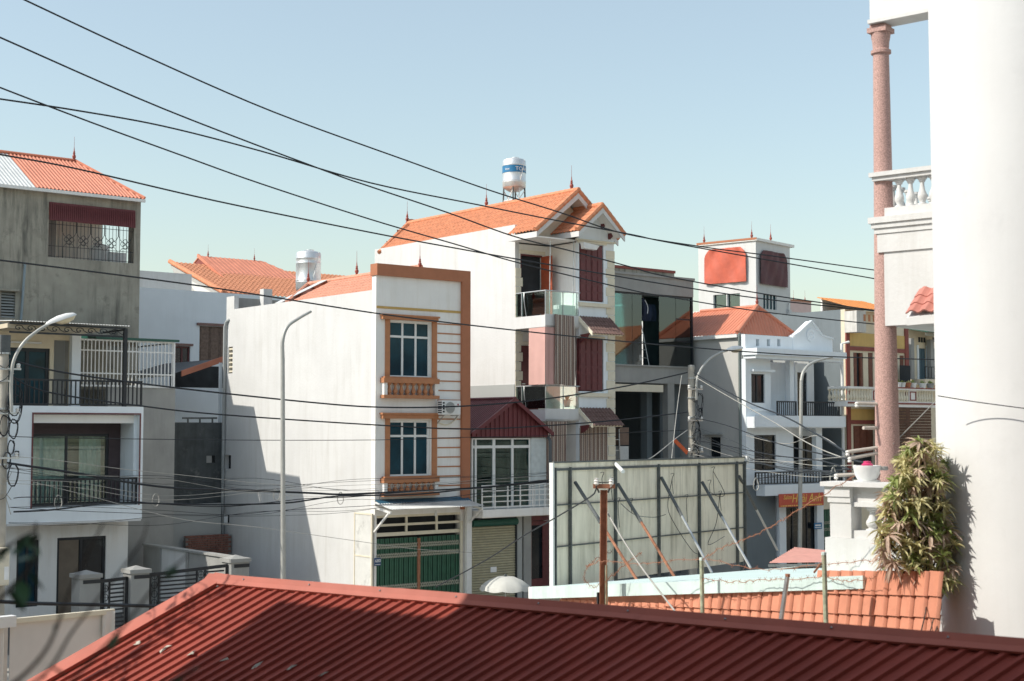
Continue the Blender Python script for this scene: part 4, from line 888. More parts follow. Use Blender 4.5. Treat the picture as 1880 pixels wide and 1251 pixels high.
part('panel', B(r[0], r[1], YH - .12, YH - .1, r[2], r[3]), m_blues, pl); part('print', MB().box(r[0] + .06, r[1] - .08, YH - .125, YH - .12, r[2] + .13, r[2] + .2).box(r[0] + .04, r[1] - .04, YH - .125, YH - .12, r[2] + .05, r[2] + .08), m_signw, pl)

# ================================================================== block axes turned 11 degrees: the tower behind and everything on our side of the street
AV = (ray(-2150, 790) * V((1, 1, 0))).normalized(); CV = V((AV.y, -AV.x, 0))
def walk(p, d, px):                     # walk from p along d until it stands in photo column px
    t = (px - CX) / F; q = V(p) - EYE; s = (t * q.dot(FW) - q.dot(RT)) / (d.dot(RT) - t * d.dot(FW)); return V(p) + d * s
def frame(o): return Matrix(((CV.x, AV.x, 0, o[0]), (CV.y, AV.y, 0, o[1]), (0, 0, 1, o[2]), (0, 0, 0, 1)))   # local x = C, y = A
DT = 74.0; ct = at(1388, 500, D=DT); ct.z = 0; tl = (walk(ct, AV, 1284) - ct).length; tf = (walk(ct, CV, 1453) - ct).length
ZT = at(1388, 442, D=DT).z; MT = frame(ct)
h6 = thing('roof_tower_house', 'square white stair tower with two orange tarpaulins, the shaded one coloured dark', 'building', tuple(ct))
lw = [( (walk(ct, AV, b) - ct).length, (walk(ct, AV, a) - ct).length, at(1337, 568, D=DT + 2).z, at(1337, 543, D=DT + 2).z) for a, b in ((1311, 1335), (1336.5, 1360))]
def wallM(holes, a1, axis):
    m = wall(MB(), 0 if axis == 'y' else .25, a1, 0, ZT, 0, .25, holes, axis); m.v = [tuple(MT @ V(v)) for v in m.v]; return m
part('side_wall', wallM(lw, tl, 'x'), m_white, h6)
fw_ = [((walk(ct, CV, 1403) - ct).length, (walk(ct, CV, 1428) - ct).length, at(1415, 568, D=DT + 1).z, at(1415, 542, D=DT + 1).z)]
part('wall', wallM(fw_, tf, 'y'), m_white, h6)
part('rear_wall', MB().box(tf - .25, tf, .25, tl, 0, ZT, MT).box(.25, tf - .25, tl - .25, tl, 0, ZT, MT), m_white, h6)
part('roof_slab', MB().box(-.08, tf + .3, -.12, tl + .08, ZT, ZT + .14, MT), m_offw, h6)
part('roof_trim', MB().box(-.1, -.08, -.1, tl + .05, ZT + .05, ZT + .16, MT), m_terra, h6)
for hxx in lw: part('pane', MB().box(.15, .17, hxx[0], hxx[1], hxx[2], hxx[3], MT), m_glassg, h6)
part('window', MB().box(fw_[0][0], fw_[0][1], .1, .14, fw_[0][2], fw_[0][3], MT), m_pane, h6)
wm_ = MB()
for k in range(5): x = fw_[0][0] + (fw_[0][1] - fw_[0][0]) * k / 4; wm_.box(x - .03, x + .03, .05, .09, fw_[0][2], fw_[0][3], MT)
part('window_bars', wm_, m_white_m, h6)
def tarp(pts2, fn, mt, label):
    n = 20; m = 12; (a0, a1), (z0, z1) = pts2; vs = []; fs = []
    for j in range(m + 1):
        for i in range(n + 1):
            u, v = i / n, j / m; z = z0 + (z1 - z0) * v; cut = .14 * max(0, v - .72) / .28; cut = cut * cut / .14
            a = a0 + (a1 - a0) * (cut + u * (1 - 2 * cut)); o = -.13 - .03 * math.sin(u * 9 + v * 5) - .025 * math.sin(u * 23 - v * 7)
            vs.append(MT @ fn(a, o, z)); 
    for j in range(m):
        for i in range(n): k = j * (n + 1) + i; fs.append((k, k + 1, k + n + 2, k + n + 1))
    o = MB().add(vs, fs); o.v += [tuple(MT @ (MT.inverted() @ V(v) + fn(0, .03, 0))) for v in o.v]; kk = len(vs); o.f += [tuple(i + kk for i in f[::-1]) for f in fs]
    return part('tarpaulin', o, mt, h6, True, label=label)
a0, a1 = (walk(ct, AV, 1374) - ct).length, (walk(ct, AV, 1297) - ct).length
tarp(((a0, a1), (at(1336, 523, D=DT + 2).z, at(1336, 460, D=DT + 2).z)), lambda a, o, z: V((o, a, z)), m_tarp_o, 'orange-red tarpaulin laced over the sunlit opening')
a0, a1 = (walk(ct, CV, 1395) - ct).length, (walk(ct, CV, 1445) - ct).length
tarp(((a0, a1), (at(1420, 524, D=DT + 1).z, at(1420, 462, D=DT + 1).z)), lambda a, o, z: V((a, o, z)), mat('shade_dark_tarp', (.12, .045, .05), .7, var=.2, bump=.4, bscale=6), 'orange-red tarpaulin coloured dark plum for shade over the shaded opening')  # darker copy of the tarp colour, with the shade put into it
for px in (1295, 1383): q = walk(ct, AV, px); finial(h6, (q.x, q.y, ZT + .14))
q = walk(ct, CV, 1418); finial(h6, (q.x, q.y, ZT + .14))

# ================================================================== long pale building behind the salon house, tiled gable
YK = 50.0; XK0, XK1 = at(1449, 560, Y=YK).x, at(1640, 560, Y=YK).x
h7 = thing('long_pale_house', 'long pale pink and white house with roof railing behind the salon house', 'house', (XK0, YK, 0))
zk = lambda y: at(1520, y, Y=YK).z
part('side_wall', B(XK0, XK0 + .2, YK, YK + 12, 0, zk(575)), m_white, h7)
part('wall', B(XK0 + .2, XK1, YK, YK + .2, 0, zk(578)), m_white, h7)
part('rear_storey', B(XK0 + 1, XK1, YK + 6, YK + 6.3, 0, at(1520, 558, Y=YK + 6).z), mat('pale_pink_wash', (.70, .52, .48), .9, var=.06), h7)
part('roof_trim', B(XK0 + .9, XK1, YK + 5.9, YK + 6.35, at(1520, 558, Y=YK + 6).z, at(1520, 556, Y=YK + 6).z), m_terra, h7)
railing(h7, (XK0 + .1, YK + .1), (XK0 + .1, YK + 8), zk(575), zk(563), m_white_m, gap=1.3, bw=.05, rail=.06)
for px in (1457, 1478): q = at(px, 560, Y=YK + 6.1); finial(h7, (q.x, q.y, at(px, 557, Y=YK + 6).z), .9)

# ================================================================== yellow balcony house
YY = 41.6; XY0, XY1 = at(1554, 760, Y=YY).x, at(1668, 760, Y=YY).x
h8 = thing('yellow_balcony_house', 'yellow and cream house with maroon trim, wooden doors and flower pot balcony', 'house', (XY0, YY, 0))
y8 = lambda y, x=1610: at(x, y, Y=YY).z
ZY = y8(573)
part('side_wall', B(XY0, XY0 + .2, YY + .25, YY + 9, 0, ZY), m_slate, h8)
dz = [fr(1567, 648, 1585, 712, YY), fr(1594, 648, 1603, 712, YY), fr(1632, 652, 1645, 712, YY), fr(1652, 653, 1660, 712, YY)]
lz = [fr(1567, 782, 1604, 880, YY)]
part('wall', wall(MB(), XY0, XY1, 0, ZY, YY, YY + .25, dz + lz), m_cream, h8)
part('rear_wall', B(XY0 + .2, XY1, YY + 8.8, YY + 9, 0, ZY), m_white, h8)
part('upper_band', B(XY0 + .3, XY1, YY - .03, YY - .002, y8(638), y8(614)), m_yellow, h8)
part('lower_band', B(XY0 + .3, XY1, YY - .03, YY - .002, y8(772), y8(752)), m_yellow, h8)
for y0_, y1_ in ((646, 639), (779, 772)): part('trim_band', B(XY0 + .25, XY1, YY - .06, YY - .001, y8(y0_), y8(y1_)), m_maroonp, h8)
part('corner_trim', B(XY0 - .02, XY0 + .24, YY - .07, YY - .001, .1, y8(616)), m_maroonp, h8); part('corner_trim', B(XY1 - .25, XY1 + .02, YY - .07, YY - .001, .1, y8(600)), m_maroonp, h8)
for r in dz: part('door_back', B(r[0], r[1], YY + .12, YY + .16, r[2], r[3]), m_dark, h8); shutters(h8, (r[0], r[0] + (r[1] - r[0]) * (.4 if r is dz[0] else 1), r[2], r[3]), YY + .06, 1, mat('brown_louvre_wood', (.17, .055, .03), .6, var=.25, scale=9), (1, 1.3, 1, .8), name='wooden_door')
r = dz[0]; shutters(h8, (r[0] + (r[1] - r[0]) * .68, r[1], r[2], r[3]), YY + .06, 1, MATS['brown_louvre_wood'], (1, 1.3, 1, .8), name='wooden_door')
part('open_shutter', MB().box(at(1653, 700, Y=YY - .4).x, at(1671, 700, Y=YY - .4).x, YY - .42, YY - .37, y8(708), y8(670)), m_dark, h8)
r = lz[0]; part('lower_door_back', B(r[0], r[1], YY + .12, YY + .16, r[2], r[3]), m_dark, h8); shutters(h8, (r[0], r[1], r[2] + 1.2, r[3]), YY + .05, 3, MATS['brown_louvre_wood'], (1, 1, 1), name='wooden_door')
# upper parapet balcony with staining
part('parapet', MB().box(XY0 - .05, at(1590, 590, Y=YY - .7).x, YY - .7, YY - .003, y8(615), y8(577)), mat('stained_white_parapet', (.62, .60, .56), .9, var=.1, streak=.7, scol=(.2, .19, .17), spots=.3), h8)
for k in range(3): x = XY0 + .45 + k * .35; part('parapet_slot', B(x, x + .16, YY - .71, YY - .701, y8(595), y8(583)), m_orangeb, h8)
gtl = at(1576, 545, Y=YY + .5); gz = at(1576, 548, Y=YY + .5).z; gx = [at(1556, 572, Y=YY - .2).x, at(1640, 572, Y=YY - .2).x]
d = V((0, -2.2, -(gz - y8(573)))); part('tiled_porch_roof', tiles(MB(), (gx[0], YY + 1.6, gz), (1, 0, 0), d, gx[1] - gx[0], d.length, w=.22, c=.3, h=.05), mat('bright_orange_tile', (.62, .24, .07), .7, var=.15, scale=7), h8)
part('porch_wall', B(gx[0] + .3, gx[1], YY + 1.5, YY + 1.6, ZY - .3, gz - .05), m_offw, h8)
# main balcony
zb8, zt8 = y8(736), y8(711); yb8 = YY - 1.1; zb8, zt8 = at(1610, 737, Y=yb8).z, at(1610, 711, Y=yb8).z
xb0, xb1 = at(1556, 725, Y=yb8).x, at(1719, 725, Y=yb8).x
part('balcony_slab', MB().box(xb0, xb1, yb8, YY - .003, zb8 - .25, zb8), m_offw, h8)
part('balcony_rail', MB().box(xb0 - .03, xb1, yb8 - .05, yb8 + .12, zt8 - .1, zt8).box(xb0 - .03, xb0 + .1, yb8 + .12, YY - .003, zt8 - .1, zt8), m_offw, h8)
part('balcony_trim', MB().box(xb0, xb1, yb8 - .04, yb8 - .001, zb8 - .12, zb8 - .05).box(xb0 + 2.8, xb1, yb8 - .07, yb8 - .051, zt8 - .03, zt8 + .03), m_maroonp, h8)
me8 = baluster_mesh(zt8 - .1 - zb8, .16, m_cream2, 8); n8 = int((xb1 - xb0) / .2); 
for k in range(n8):
    x = xb0 + .1 + k * .2
    if (k // 7) % 2 == 1 and k % 7 in (2, 3, 4):
        if k % 7 == 3: part('balcony_panel', MB().box(x - .28, x + .28, yb8, yb8 + .06, zb8, zt8 - .1), m_offw, h8); part('panel_frame', wall(MB(), x - .24, x + .24, zb8 + .06, zt8 - .16, yb8 - .03, yb8 - .001, [(x - .19, x + .19, zb8 + .11, zt8 - .21)]), m_maroonp, h8)
        continue
    inst('baluster', me8, h8, (x, yb8 + .06, zb8))
for k in range(5): inst('baluster', me8, h8, (xb0 + .04, yb8 + .25 + k * .2, zb8))
xw0, xw1 = at(1632, 790, Y=yb8 + .05).x, at(1709, 790, Y=yb8 + .05).x; zw1, zw0 = zb8 - .26, at(1670, 845, Y=yb8).z - 1.0
ws = thing('bamboo_blind', 'brown slatted blind hanging below the flower pot balcony', 'blind', (xw0, yb8, zw0)); nb = 26; mw = mat('brown_bamboo', (.11, .055, .032), .8, var=.3, scale=5)
for k in range(nb): part('slat', B(xw0, xw1, yb8 + .03 - .012 * (k % 2), yb8 + .06, zw0 + (zw1 - zw0) * k / nb + .012, zw0 + (zw1 - zw0) * (k + 1) / nb), mw, ws)
for i, (px, lm, pm, lab) in enumerate(((1649, m_leaf, m_ped, 'small white flower pot with sparse green leaves on the yellow house balcony'), (1657, m_leaf, m_ped, 'white flower pot with low leaves beside the brown pot on the yellow house balcony'), (1667, m_leaf2, m_terra, 'reddish brown flower pot on the yellow house balcony'), (1676, m_leaf, m_ped, 'larger white flower pot beside the reddish brown one on the balcony'), (1694, m_leaf, m_ped, 'white pot with a bushy green plant on the balcony end'), (1708, m_leaf, m_conc2, 'grey pot with the bushiest plant on the balcony end'))):
    q = at(px, 715, Y=yb8 + .05); potted('flower_pot', lab, (q.x, yb8 + .05, zt8 + .002), .15 + .03 * (i > 2), .22, 22, .26, pm, lm, 'flower pots along the yellow house balcony')
# pipe at the corner between the houses
solo('drain_pipe', MB().tube([(XY0 - .4, YY - .1, .1), (XY0 - .4, YY - .1, at(1549, 632, Y=YY).z), (XY0 + .1, YY - .1, at(1549, 628, Y=YY).z)], .07, 8), m_white_m, 'white vertical drain pipe between the salon house and the yellow house', 'pipe', smooth=True)
# neighbour beyond
XZ0, XZ1 = at(1669, 660, Y=YY + .6).x, at(1740, 660, Y=YY + .6).x; YZ = YY + .6; y9 = lambda y: at(1695, y, Y=YZ).z
h9 = thing('cream_door_house', 'cream house with tall grey-blue balcony doors beside the yellow house', 'house', (XZ0, YZ, 0))
dr = [fr(1686, 640, 1700, 698, YZ), fr(1713, 640, 1722, 698, YZ)]
part('wall', wall(MB(), XZ0, XZ1, 0, y9(595), YZ, YZ + .25, dr), m_cream, h9)
for r in dr: shutters(h9, r, YZ + .08, 2, mat('grey_blue_door_paint', (.10, .16, .19), .6), (1, 2, 1), name='balcony_door', cols=1); part('door_surround', MB().box(r[0] - .12, r[0] - .001, YZ - .05, YZ - .001, r[2], r[3] + .15).box(r[1] + .001, r[1] + .12, YZ - .05, YZ - .001, r[2], r[3] + .15), m_bluew, h9)
for px in (1675, 1711): a = at(px, 660, Y=YZ - .3).x; part('column', B(a - .15, a + .1, YZ - .35, YZ - .1, y9(698), y9(624)), m_conc2, h9)
for k in range(3):
    for r in dr: a = r[0] + (r[1] - r[0]) * (k + .5) / 3; part('vent_slot', B(a - .08, a + .08, YZ - .01, YZ - .001, r[3] + .3, r[3] + .55), m_dark, h9)
part('canopy', MB().slab([(XZ0 - .1, YZ - .002, y9(603)), (XZ1, YZ - .002, y9(603)), (XZ1, YZ - 1.2, y9(611)), (XZ0 - .1, YZ - 1.2, y9(611))], .1), m_greent, h9)
part('canopy_fascia', B(XZ0, XZ1, YZ - 1.0, YZ - .95, y9(620), y9(612)), m_conc, h9)
part('balcony_slab', B(XZ0, XZ1, YZ - .9, YZ - .003, y9(708), y9(698)), m_cream, h9)
railing(h9, (XZ0 + .1, YZ - .85), (XZ1, YZ - .85), y9(698), y9(675), m_black, gap=.25, bw=.025)
# ================================================================== tall weathered concrete house
YT = 53.8; XT1 = at(257, 480, Y=YT).x; XT0 = XT1 - 9.5
l1 = thing('weathered_concrete_house', 'tall weathered grey concrete house with orange sheet roof and grilled loggia', 'house', (XT1, YT, 0))
yt = lambda y, x=150: at(x, y, Y=YT).z
ZTW = at(130, 357, Y=YT).z; op = fr(89, 379, 246.5, 478, YT); lv = fr(2, 536, 28, 584, YT)
part('wall', wall(MB(), XT0, XT1, 0, ZTW, YT, YT + .25, [op, lv]), m_conc, l1)
part('side_wall', B(XT0, XT0 + .25, YT + .25, YT + 6, 0, ZTW), m_conc, l1)
part('side_wall', wall(MB(), YT + .25, YT + 6, 0, ZTW, XT1 - .25, XT1, [(YT + .6, YT + 5.6, op[2], ZTW - .5)], axis='x'), m_conc, l1)
xi0, xi1 = at(104, 450, Y=YT + 3.4).x, at(188, 450, Y=YT + 3.4).x
part('rear_wall', wall(MB(), XT0 + .25, XT1 - .25, 0, ZTW, YT + 5.8, YT + 6, [(xi1 + .3, XT1 - .3, op[2] + .1, ZTW - .6), (XT0 + 1, xi0 + .5, op[2] + .2, ZTW - .8)]), m_conc2, l1)
part('loggia_floor', B(XT0 + .3, XT1 - .3, YT + .26, YT + 5.8, op[2] - .2, op[2] - .02), m_conc2, l1)
part('loggia_partition', B(xi0, xi1, YT + 3.4, YT + 3.5, op[2] - .02, ZTW - .1), mat('pale_inner_plaster', (.72, .68, .6), .9, var=.05), l1)
part('loggia_clutter', MB().lathe((xi0 + 1.1, YT + 1.6, op[2]), [(0, 0), (.4, 0), (.4, .8), (.1, .9), (0, .9)], 14).box(xi1 - .6, xi1 + .1, YT + 1.2, YT + 1.9, op[2], op[2] + .55), m_ped, l1)
zm = yt(412, 168); part('maroon_blind', MB().prism([(op[0], YT - .06, op[3]), (op[1], YT - .06, op[3]), (op[1], YT - .12, zm), (op[0], YT - .12, zm)], (0, .05, 0)), m_sheet_m, l1)
mr = MB(); n = 44
for k in range(n): x = op[0] + (op[1] - op[0]) * (k + .5) / n; mr.box(x - .015, x + .015, YT - .135, YT - .11, zm, op[3] - .05)
part('blind_ribs', mr, m_sheet_m, l1)
g = MB(); n = 24; zc_ = op[2] + (zm - op[2]) * .52
for k in range(n + 1): x = op[0] + (op[1] - op[0]) * k / n; g.tube([(x, YT + .06, op[2]), (x, YT + .06, zm)], .011, 4)
for z in (op[2] + .05, zm - .12, op[2] + .45): g.bar((op[0], YT + .06, z), (op[1], YT + .06, z), .02)
part('grille', g, m_black, l1)
me_c = MB()
for q in range(4):
    w_ = q * math.pi / 2; c_ = V((.11 * math.cos(w_), 0, .11 * math.sin(w_)))
    me_c.tube([c_ + V((.09 * math.cos(t * .785), 0, .09 * math.sin(t * .785))) for t in range(9)], .014, 4, False)
me_c.tube([(-.28, 0, .75), (-.28, 0, .3), (-.2, 0, .14), (-.12, 0, .1)], .012, 4).tube([(.28, 0, .75), (.28, 0, .3), (.2, 0, .14), (.12, 0, .1)], .012, 4)
me_c.tube([(-.24, 0, -.75), (-.24, 0, -.3), (-.12, 0, -.16), (.12, 0, -.16), (.24, 0, -.3), (.24, 0, -.75)], .012, 4)
me_c = me_c.mesh('clover_scroll', m_black)
for k in range(5): inst('clover_scroll', me_c, l1, (op[0] + (op[1] - op[0]) * (.24 + .165 * k), YT + .05, zc_))
part('louvre_back', B(lv[0], lv[1], YT + .18, YT + .22, lv[2], lv[3]), m_dark, l1); part('louvre_hood', B(lv[0] - .3, lv[1] + .1, YT - .2, YT - .001, lv[3] + .02, lv[3] + .1), m_conc, l1)
for k in range(9): z = lv[2] + (lv[3] - lv[2]) * (k + .2) / 9; part('louvre_slat', MB().prism([(lv[0], YT + .12, z + .07), (lv[0], YT + .02, z), (lv[0], YT + .03, z - .015), (lv[0], YT + .13, z + .055)], (lv[1] - lv[0], 0, 0)), m_greyp, l1)
x = at(44, 540, Y=YT - .1).x; part('pipe', MB().tube([(x - .1, YT - .1, yt(600)), (x + .02, YT - .1, yt(495)), (x + .02, YT + .1, yt(489))], .05, 8), mat('blue_grey_pipe', (.25, .31, .34), .5), l1, True)
# roof
ye_, yr_ = YT - .25, YT + 3.0; ZEV = at(130, 355, Y=ye_).z + .08; ZRG = at(138, 297, Y=yr_).z; XRE = at(138, 297, Y=yr_).x; XEV = XT1 + .05
xsp = at(66, 344, Y=ye_).x; d = V((0, ye_ - yr_, ZEV - ZRG)); Ld = d.length
part('roof', corr(MB(), (xsp, yr_, ZRG), (1, 0, 0), d, XEV - xsp, lambda u: 0 if u < XRE - xsp else Ld * (u - XRE + xsp) / (XEV - XRE), Ld, .155, .035), m_sheet_o, l1, label='orange corrugated roof slope')
part('roof', corr(MB(), (XT0 - .2, yr_, ZRG - .03), (1, 0, 0), d, xsp - XT0 + .25, 0, Ld, .155, .03, 'wave'), m_sheet_w, l1, label='pale weathered corrugated sheets')
part('roof_back', MB().slab([(XT0, yr_ + .01, ZRG), (XRE, yr_ + .01, ZRG), (XEV, yr_ + 3.2, ZEV), (XT0, yr_ + 3.2, ZEV)], .04).slab([(XRE, yr_, ZRG), (XEV, ye_, ZEV), (XEV, yr_ + 3.2, ZEV)], .04), m_sheet_o, l1)
part('hip_cap', MB().tube([(XT0, yr_, ZRG + .05), (XRE, yr_, ZRG + .05), (XEV, ye_, ZEV + .05)], .06, 6), m_sheet_o, l1)
part('gutter', B(XT0, XEV, ye_ - .08, ye_ + .02, ZEV - .14, ZEV - .02), m_white_m, l1)
finial(l1, (XRE - .05, yr_, ZRG + .05), 1.1)

# ================================================================== pale blue-white house with red tiled roof behind
YW = 60.0; XW0, XW1 = XT1 - 1, at(560, 560, Y=YW).x
l2 = thing('pale_blue_house', 'pale blue-white house with a big red tiled roof behind the alley', 'house', (XW0, YW, 0))
w1_, w2_ = fr(366, 600, 420, 668, YW), fr(321, 636, 349, 676, YW)
part('wall', wall(MB(), XW0, XW1, 0, at(335, 533, Y=YW).z, YW, YW + .25, [w1_, w2_]), m_bluew, l2)
part('upper_wall', B(XW0, at(352, 515, Y=YW + 1.5).x, YW + 1.5, YW + 1.7, 0, at(300, 500, Y=YW + 1.5).z), m_white, l2)
shutters(l2, w1_, YW + .05, 3, m_oldwood, (1.5, 1, .7), cols=1); part('window_head', B(w1_[0] - .15, w1_[1], YW - .12, YW - .001, w1_[3] + .02, w1_[3] + .14), mat('faded_red_board', (.25, .15, .13), .8), l2)
window(l2, w2_, YW, 2, 1, m_maroonw, m_paneb, fw=.08); part('window_head', B(w2_[0] - .15, w2_[1] + .1, YW - .12, YW - .001, w2_[3] + .02, w2_[3] + .12), MATS['faded_red_board'], l2)
# lower tiled slope running down towards us, with the red sheet gable above it
YA, YBk = YW + .2, YW + 5.5
A_, B_ = at(312, 482, Y=YBk), at(541, 512, Y=YBk); C_, D_ = at(410, 538, Y=YA), at(536, 545, Y=YA); zt_ = (A_.z + at(541, 512, Y=YBk).z) / 2; zb_ = C_.z
O_ = V((A_.x, YBk, A_.z)); d = V((0, YA - YBk, zb_ - A_.z)); LL = d.length; wid = at(545, 520, Y=YBk).x - A_.x + 3
part('roof', tiles(MB(), O_, (1, 0, 0), d, wid, LL, w=.24, c=.33, h=.06, u0=lambda v: (C_.x - A_.x) * v / LL), mat('red_brown_clay_tile', (.46, .19, .10), .8, var=.25, scale=7), l2, label='big red tiled slope')
part('verge', MB().tube([O_ + V((0, 0, .05)), V((C_.x, YA, zb_ + .05))], .12, 8), m_tile, l2, True)
part('verge_wall', MB().prism([O_ - UP * .12, V((C_.x, YA, zb_ - .1)), V((C_.x, YA, zb_ - 1.6)), O_ - UP * 1.2 + V((.9, 0, -.5))], (.15, 0, 0)), m_white, l2)
YU = YW + 6; up = [at(365, 470, Y=YU), at(482, 481, Y=YU), at(541, 513, Y=YU), at(395, 500, Y=YU - 2)]
d = V((0, -3.0, -1.5)); zU = up[0].z; LU = d.length
part('upper_roof', corr(MB(), (up[0].x, YU, zU), (1, 0, 0), d, up[2].x - up[0].x, lambda u: 0 if u < up[1].x - up[0].x else LU * (u - up[1].x + up[0].x) / (up[2].x - up[1].x), LU, .25, .02), m_sheet_o, l2)
part('upper_gable', MB().prism([(up[0].x, YU - .1, zU - .1), (up[0].x + .1, YU - 2.8, zU - 1.5), (up[0].x + .1, YU + 2.8, zU - 1.5)], (.1, 0, 0)), m_maroonp, l2)
part('upper_back', MB().slab([(up[0].x, YU, zU), (up[1].x, YU, zU), (up[2].x, YU + 3, zU - 1.5), (up[0].x, YU + 3, zU - 1.5)], .05), m_sheet_o, l2)
part('upper_verge', MB().bar((up[0].x - .05, YU, zU + .02), (up[0].x - .05, YU - 3, zU - 1.48), .1, .16), m_sheet_o, l2)
for a in (382, 467): q = at(a, 472, Y=YU); finial(l2, (q.x, YU, zU + .02), .7)

# ================================================================== alley between: mouldy wall, lean-to roof, bricks
YAl = 50.9; xa0, xa1 = at(319, 850, Y=YAl).x, XL - .02
al = thing('mouldy_alley_wall', 'dark mouldy rendered wall closing the alley between two houses', 'wall', (xa0, YAl, 0))
wv = fr(379, 837, 395, 850, YAl)
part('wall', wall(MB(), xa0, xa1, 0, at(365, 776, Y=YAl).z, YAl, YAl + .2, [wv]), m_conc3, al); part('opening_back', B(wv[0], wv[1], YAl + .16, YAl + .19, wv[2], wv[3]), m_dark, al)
part('opening_reveal', B(wv[0], wv[0] + .24, YAl + .02, YAl + .15, wv[2], wv[3]), m_conc2, al)
part('lower_wall', B(xa0 - .5, xa1 - .3, YAl - .6, YAl - .4, 0, at(350, 926, Y=YAl - .6).z), m_greyp, al)
solo('pipe_rack', MB().bar(at(335, 768, Y=YAl + .1), at(398, 768, Y=YAl + .1), .07).bar(at(345, 768, Y=YAl + .1), at(345, 778, Y=YAl + .1), .05).bar(at(390, 768, Y=YAl + .1), at(390, 778, Y=YAl + .1), .05).bar(at(367, 768, Y=YAl + .1), at(367, 778, Y=YAl + .1), .05), m_bframe, 'dark pipe on short legs on top of the mouldy alley wall', 'pipe')
lt = thing('lean_to_roof', 'lean-to roof with an orange edge over the dark alley', 'roof', tuple(at(365, 700, Y=53)))
p0, p1 = at(322, 685, Y=53.0), at(409, 659, Y=53.0)
part('roof_sheet', MB().slab([p0, p1, p1 + V((0, 5.5, .0)), p0 + V((0, 5.5, 0))], .06), m_black, lt)
part('orange_edge', MB().prism([p0 + V((.25, -.05, .1)), p1 + V((0, -.05, .1)), p1 + V((0, -.05, -.14)), p0 + V((.25, -.05, -.14))], (0, .06, 0)), m_sheet_o, lt)
rf_ = MB()
for k in range(6): q = .5 + k * .9; rf_.bar(p0 + V((0, q, -.1)), p1 + V((0, q, -.1)), .08)
part('rafters', rf_, m_black, lt)
part('shade_backing', B(at(316, 700, Y=57.6).x, at(416, 700, Y=57.6).x, 57.6, 57.8, at(365, 712, Y=57.7).z, p1.z - .1), m_dark, lt)  # dark sheet standing in for the shade under the lean-to
px_ = at(404.5, 700, Y=51.4).x; part('post', MB().bar((px_, 51.4, 0), (px_, 51.4, p1.z - .25), .1), m_bluew, lt)
bw = thing('brick_pile_wall', 'low wall of bare red bricks in the alley shade', 'wall', tuple(at(385, 1010, Y=49.9)))
bx0, bx1 = at(341, 1000, Y=49.9).x, XL - .05; bz1 = at(385, 982, Y=49.9).z
part('mortar', B(bx0, bx1, 49.92, 50.08, 0, bz1 - .04), m_mortar, bw); me_bk = MB().box(-.105, .105, -.11, .11, -.035, .035).mesh('brick', m_brick, bevel=.006)
z = bz1 - .05; rr_ = 0
while z > bz1 - 1.3:
    x = bx0 + .11 + (.11 if rr_ % 2 else 0)
    while x < bx1 - .1: inst('brick', me_bk, bw, Matrix.Translation((x, 50.0 + random.uniform(-.012, .012), z)) @ Matrix.Rotation(random.uniform(-.03, .03), 4, 'Y')); x += .225
    z -= .088; rr_ += 1

# ================================================================== modern white house
YM, YMr = 47.2, 49.6; XM1 = at(262, 850, Y=YM).x; XM0 = at(14, 850, Y=YM).x; XG1 = at(320, 850, Y=YMr).x
l3 = thing('modern_white_house', 'modern white house with black railings, deep balcony and white barred terrace', 'house', (XM1, YM, 0))
ym = lambda y, x=140: at(x, y, Y=YM).z
z_t, z_m, z_s = ym(746), ym(931), ym(958)
on = fr(60, 761, 255, 930, YM); on = (on[0], on[1], z_m, on[3])
part('wall', wall(MB(), XM0, XM1, z_s, z_t, YM, YM + .25, [on]), m_bluew, l3)
part('bay_side', B(XM1 - .24, XM1, YM + .25, YMr, z_s, z_t - .001), m_bluew, l3)
part('terrace_floor', B(XM0, XM1 - .24, YM + .25, YMr + 3, z_t - .3, z_t - .002), m_conc2, l3)
part('bay_floor', MB().box(XM0, XM1 - .24, YM + .25, YMr + 3, z_s + .001, z_m).box(XM0, XM1 - .05, YM - .04, YM - .002, z_s - .06, z_s + .02), m_white, l3)
tr_ = MB(); t = .05
for a, b, c, d in ((on[0] - t, on[1] + t, on[3], on[3] + t), (on[0] - t, on[0], on[2], on[3]), (on[1], on[1] + t, on[2], on[3])): tr_.box(a, b, YM - .02, YM - .001, c, d)
part('opening_trim', tr_, m_maroonw, l3)
part('soffit_beam', B(on[0], on[1] - .02, YM + .26, YM + .4, ym(777), on[3] - .01), m_offw, l3)
yn = YM + 1.35; gd = fr(58, 797, 199, 931, yn); gd = (gd[0] - .3, gd[1], z_m, gd[3])
part('niche_wall', wall(MB(), XM0, XM1 - .25, z_m, z_t - .3, yn, yn + .2, [gd]), mat('dark_plum_paint', (.075, .055, .06), .8), l3)
wd = window(l3, gd, yn, 2, 1, m_blackf, m_glass, fw=.09, rec=.04, name='sliding_door')
cu = MB(); 
for (a, b) in ((gd[0] + .1, gd[0] + 1.75), (gd[0] + 2.15, gd[1] - .12)):
    vs = cloth((a, yn + .45, gd[3] - .1), (b, yn + .45, gd[3] - .1), gd[3] - gd[2] - .15, .05, (b - a) * 5.2, 90, 3); o_ = len(cu.v); cu.v += vs.v; cu.f += [tuple(i + o_ for i in f) for f in vs.f]
part('curtain', cu, m_curtain, l3, True); part('room_back', B(XM0, XM1 - .3, yn + 2.6, yn + 2.7, z_m, z_t - .3), m_slate, l3)
railing(l3, (on[0] + .02, YM + .12), (on[1] - .02, YM + .12), z_m + .02, ym(879), m_black, gap=.155, bw=.04, rail=.07)
railing(l3, (XM0 + .1, YM + .15), (XM1 - .03, YM + .15), z_t, ym(697), m_black, gap=.155, bw=.04, rail=.06, name='terrace_railing')
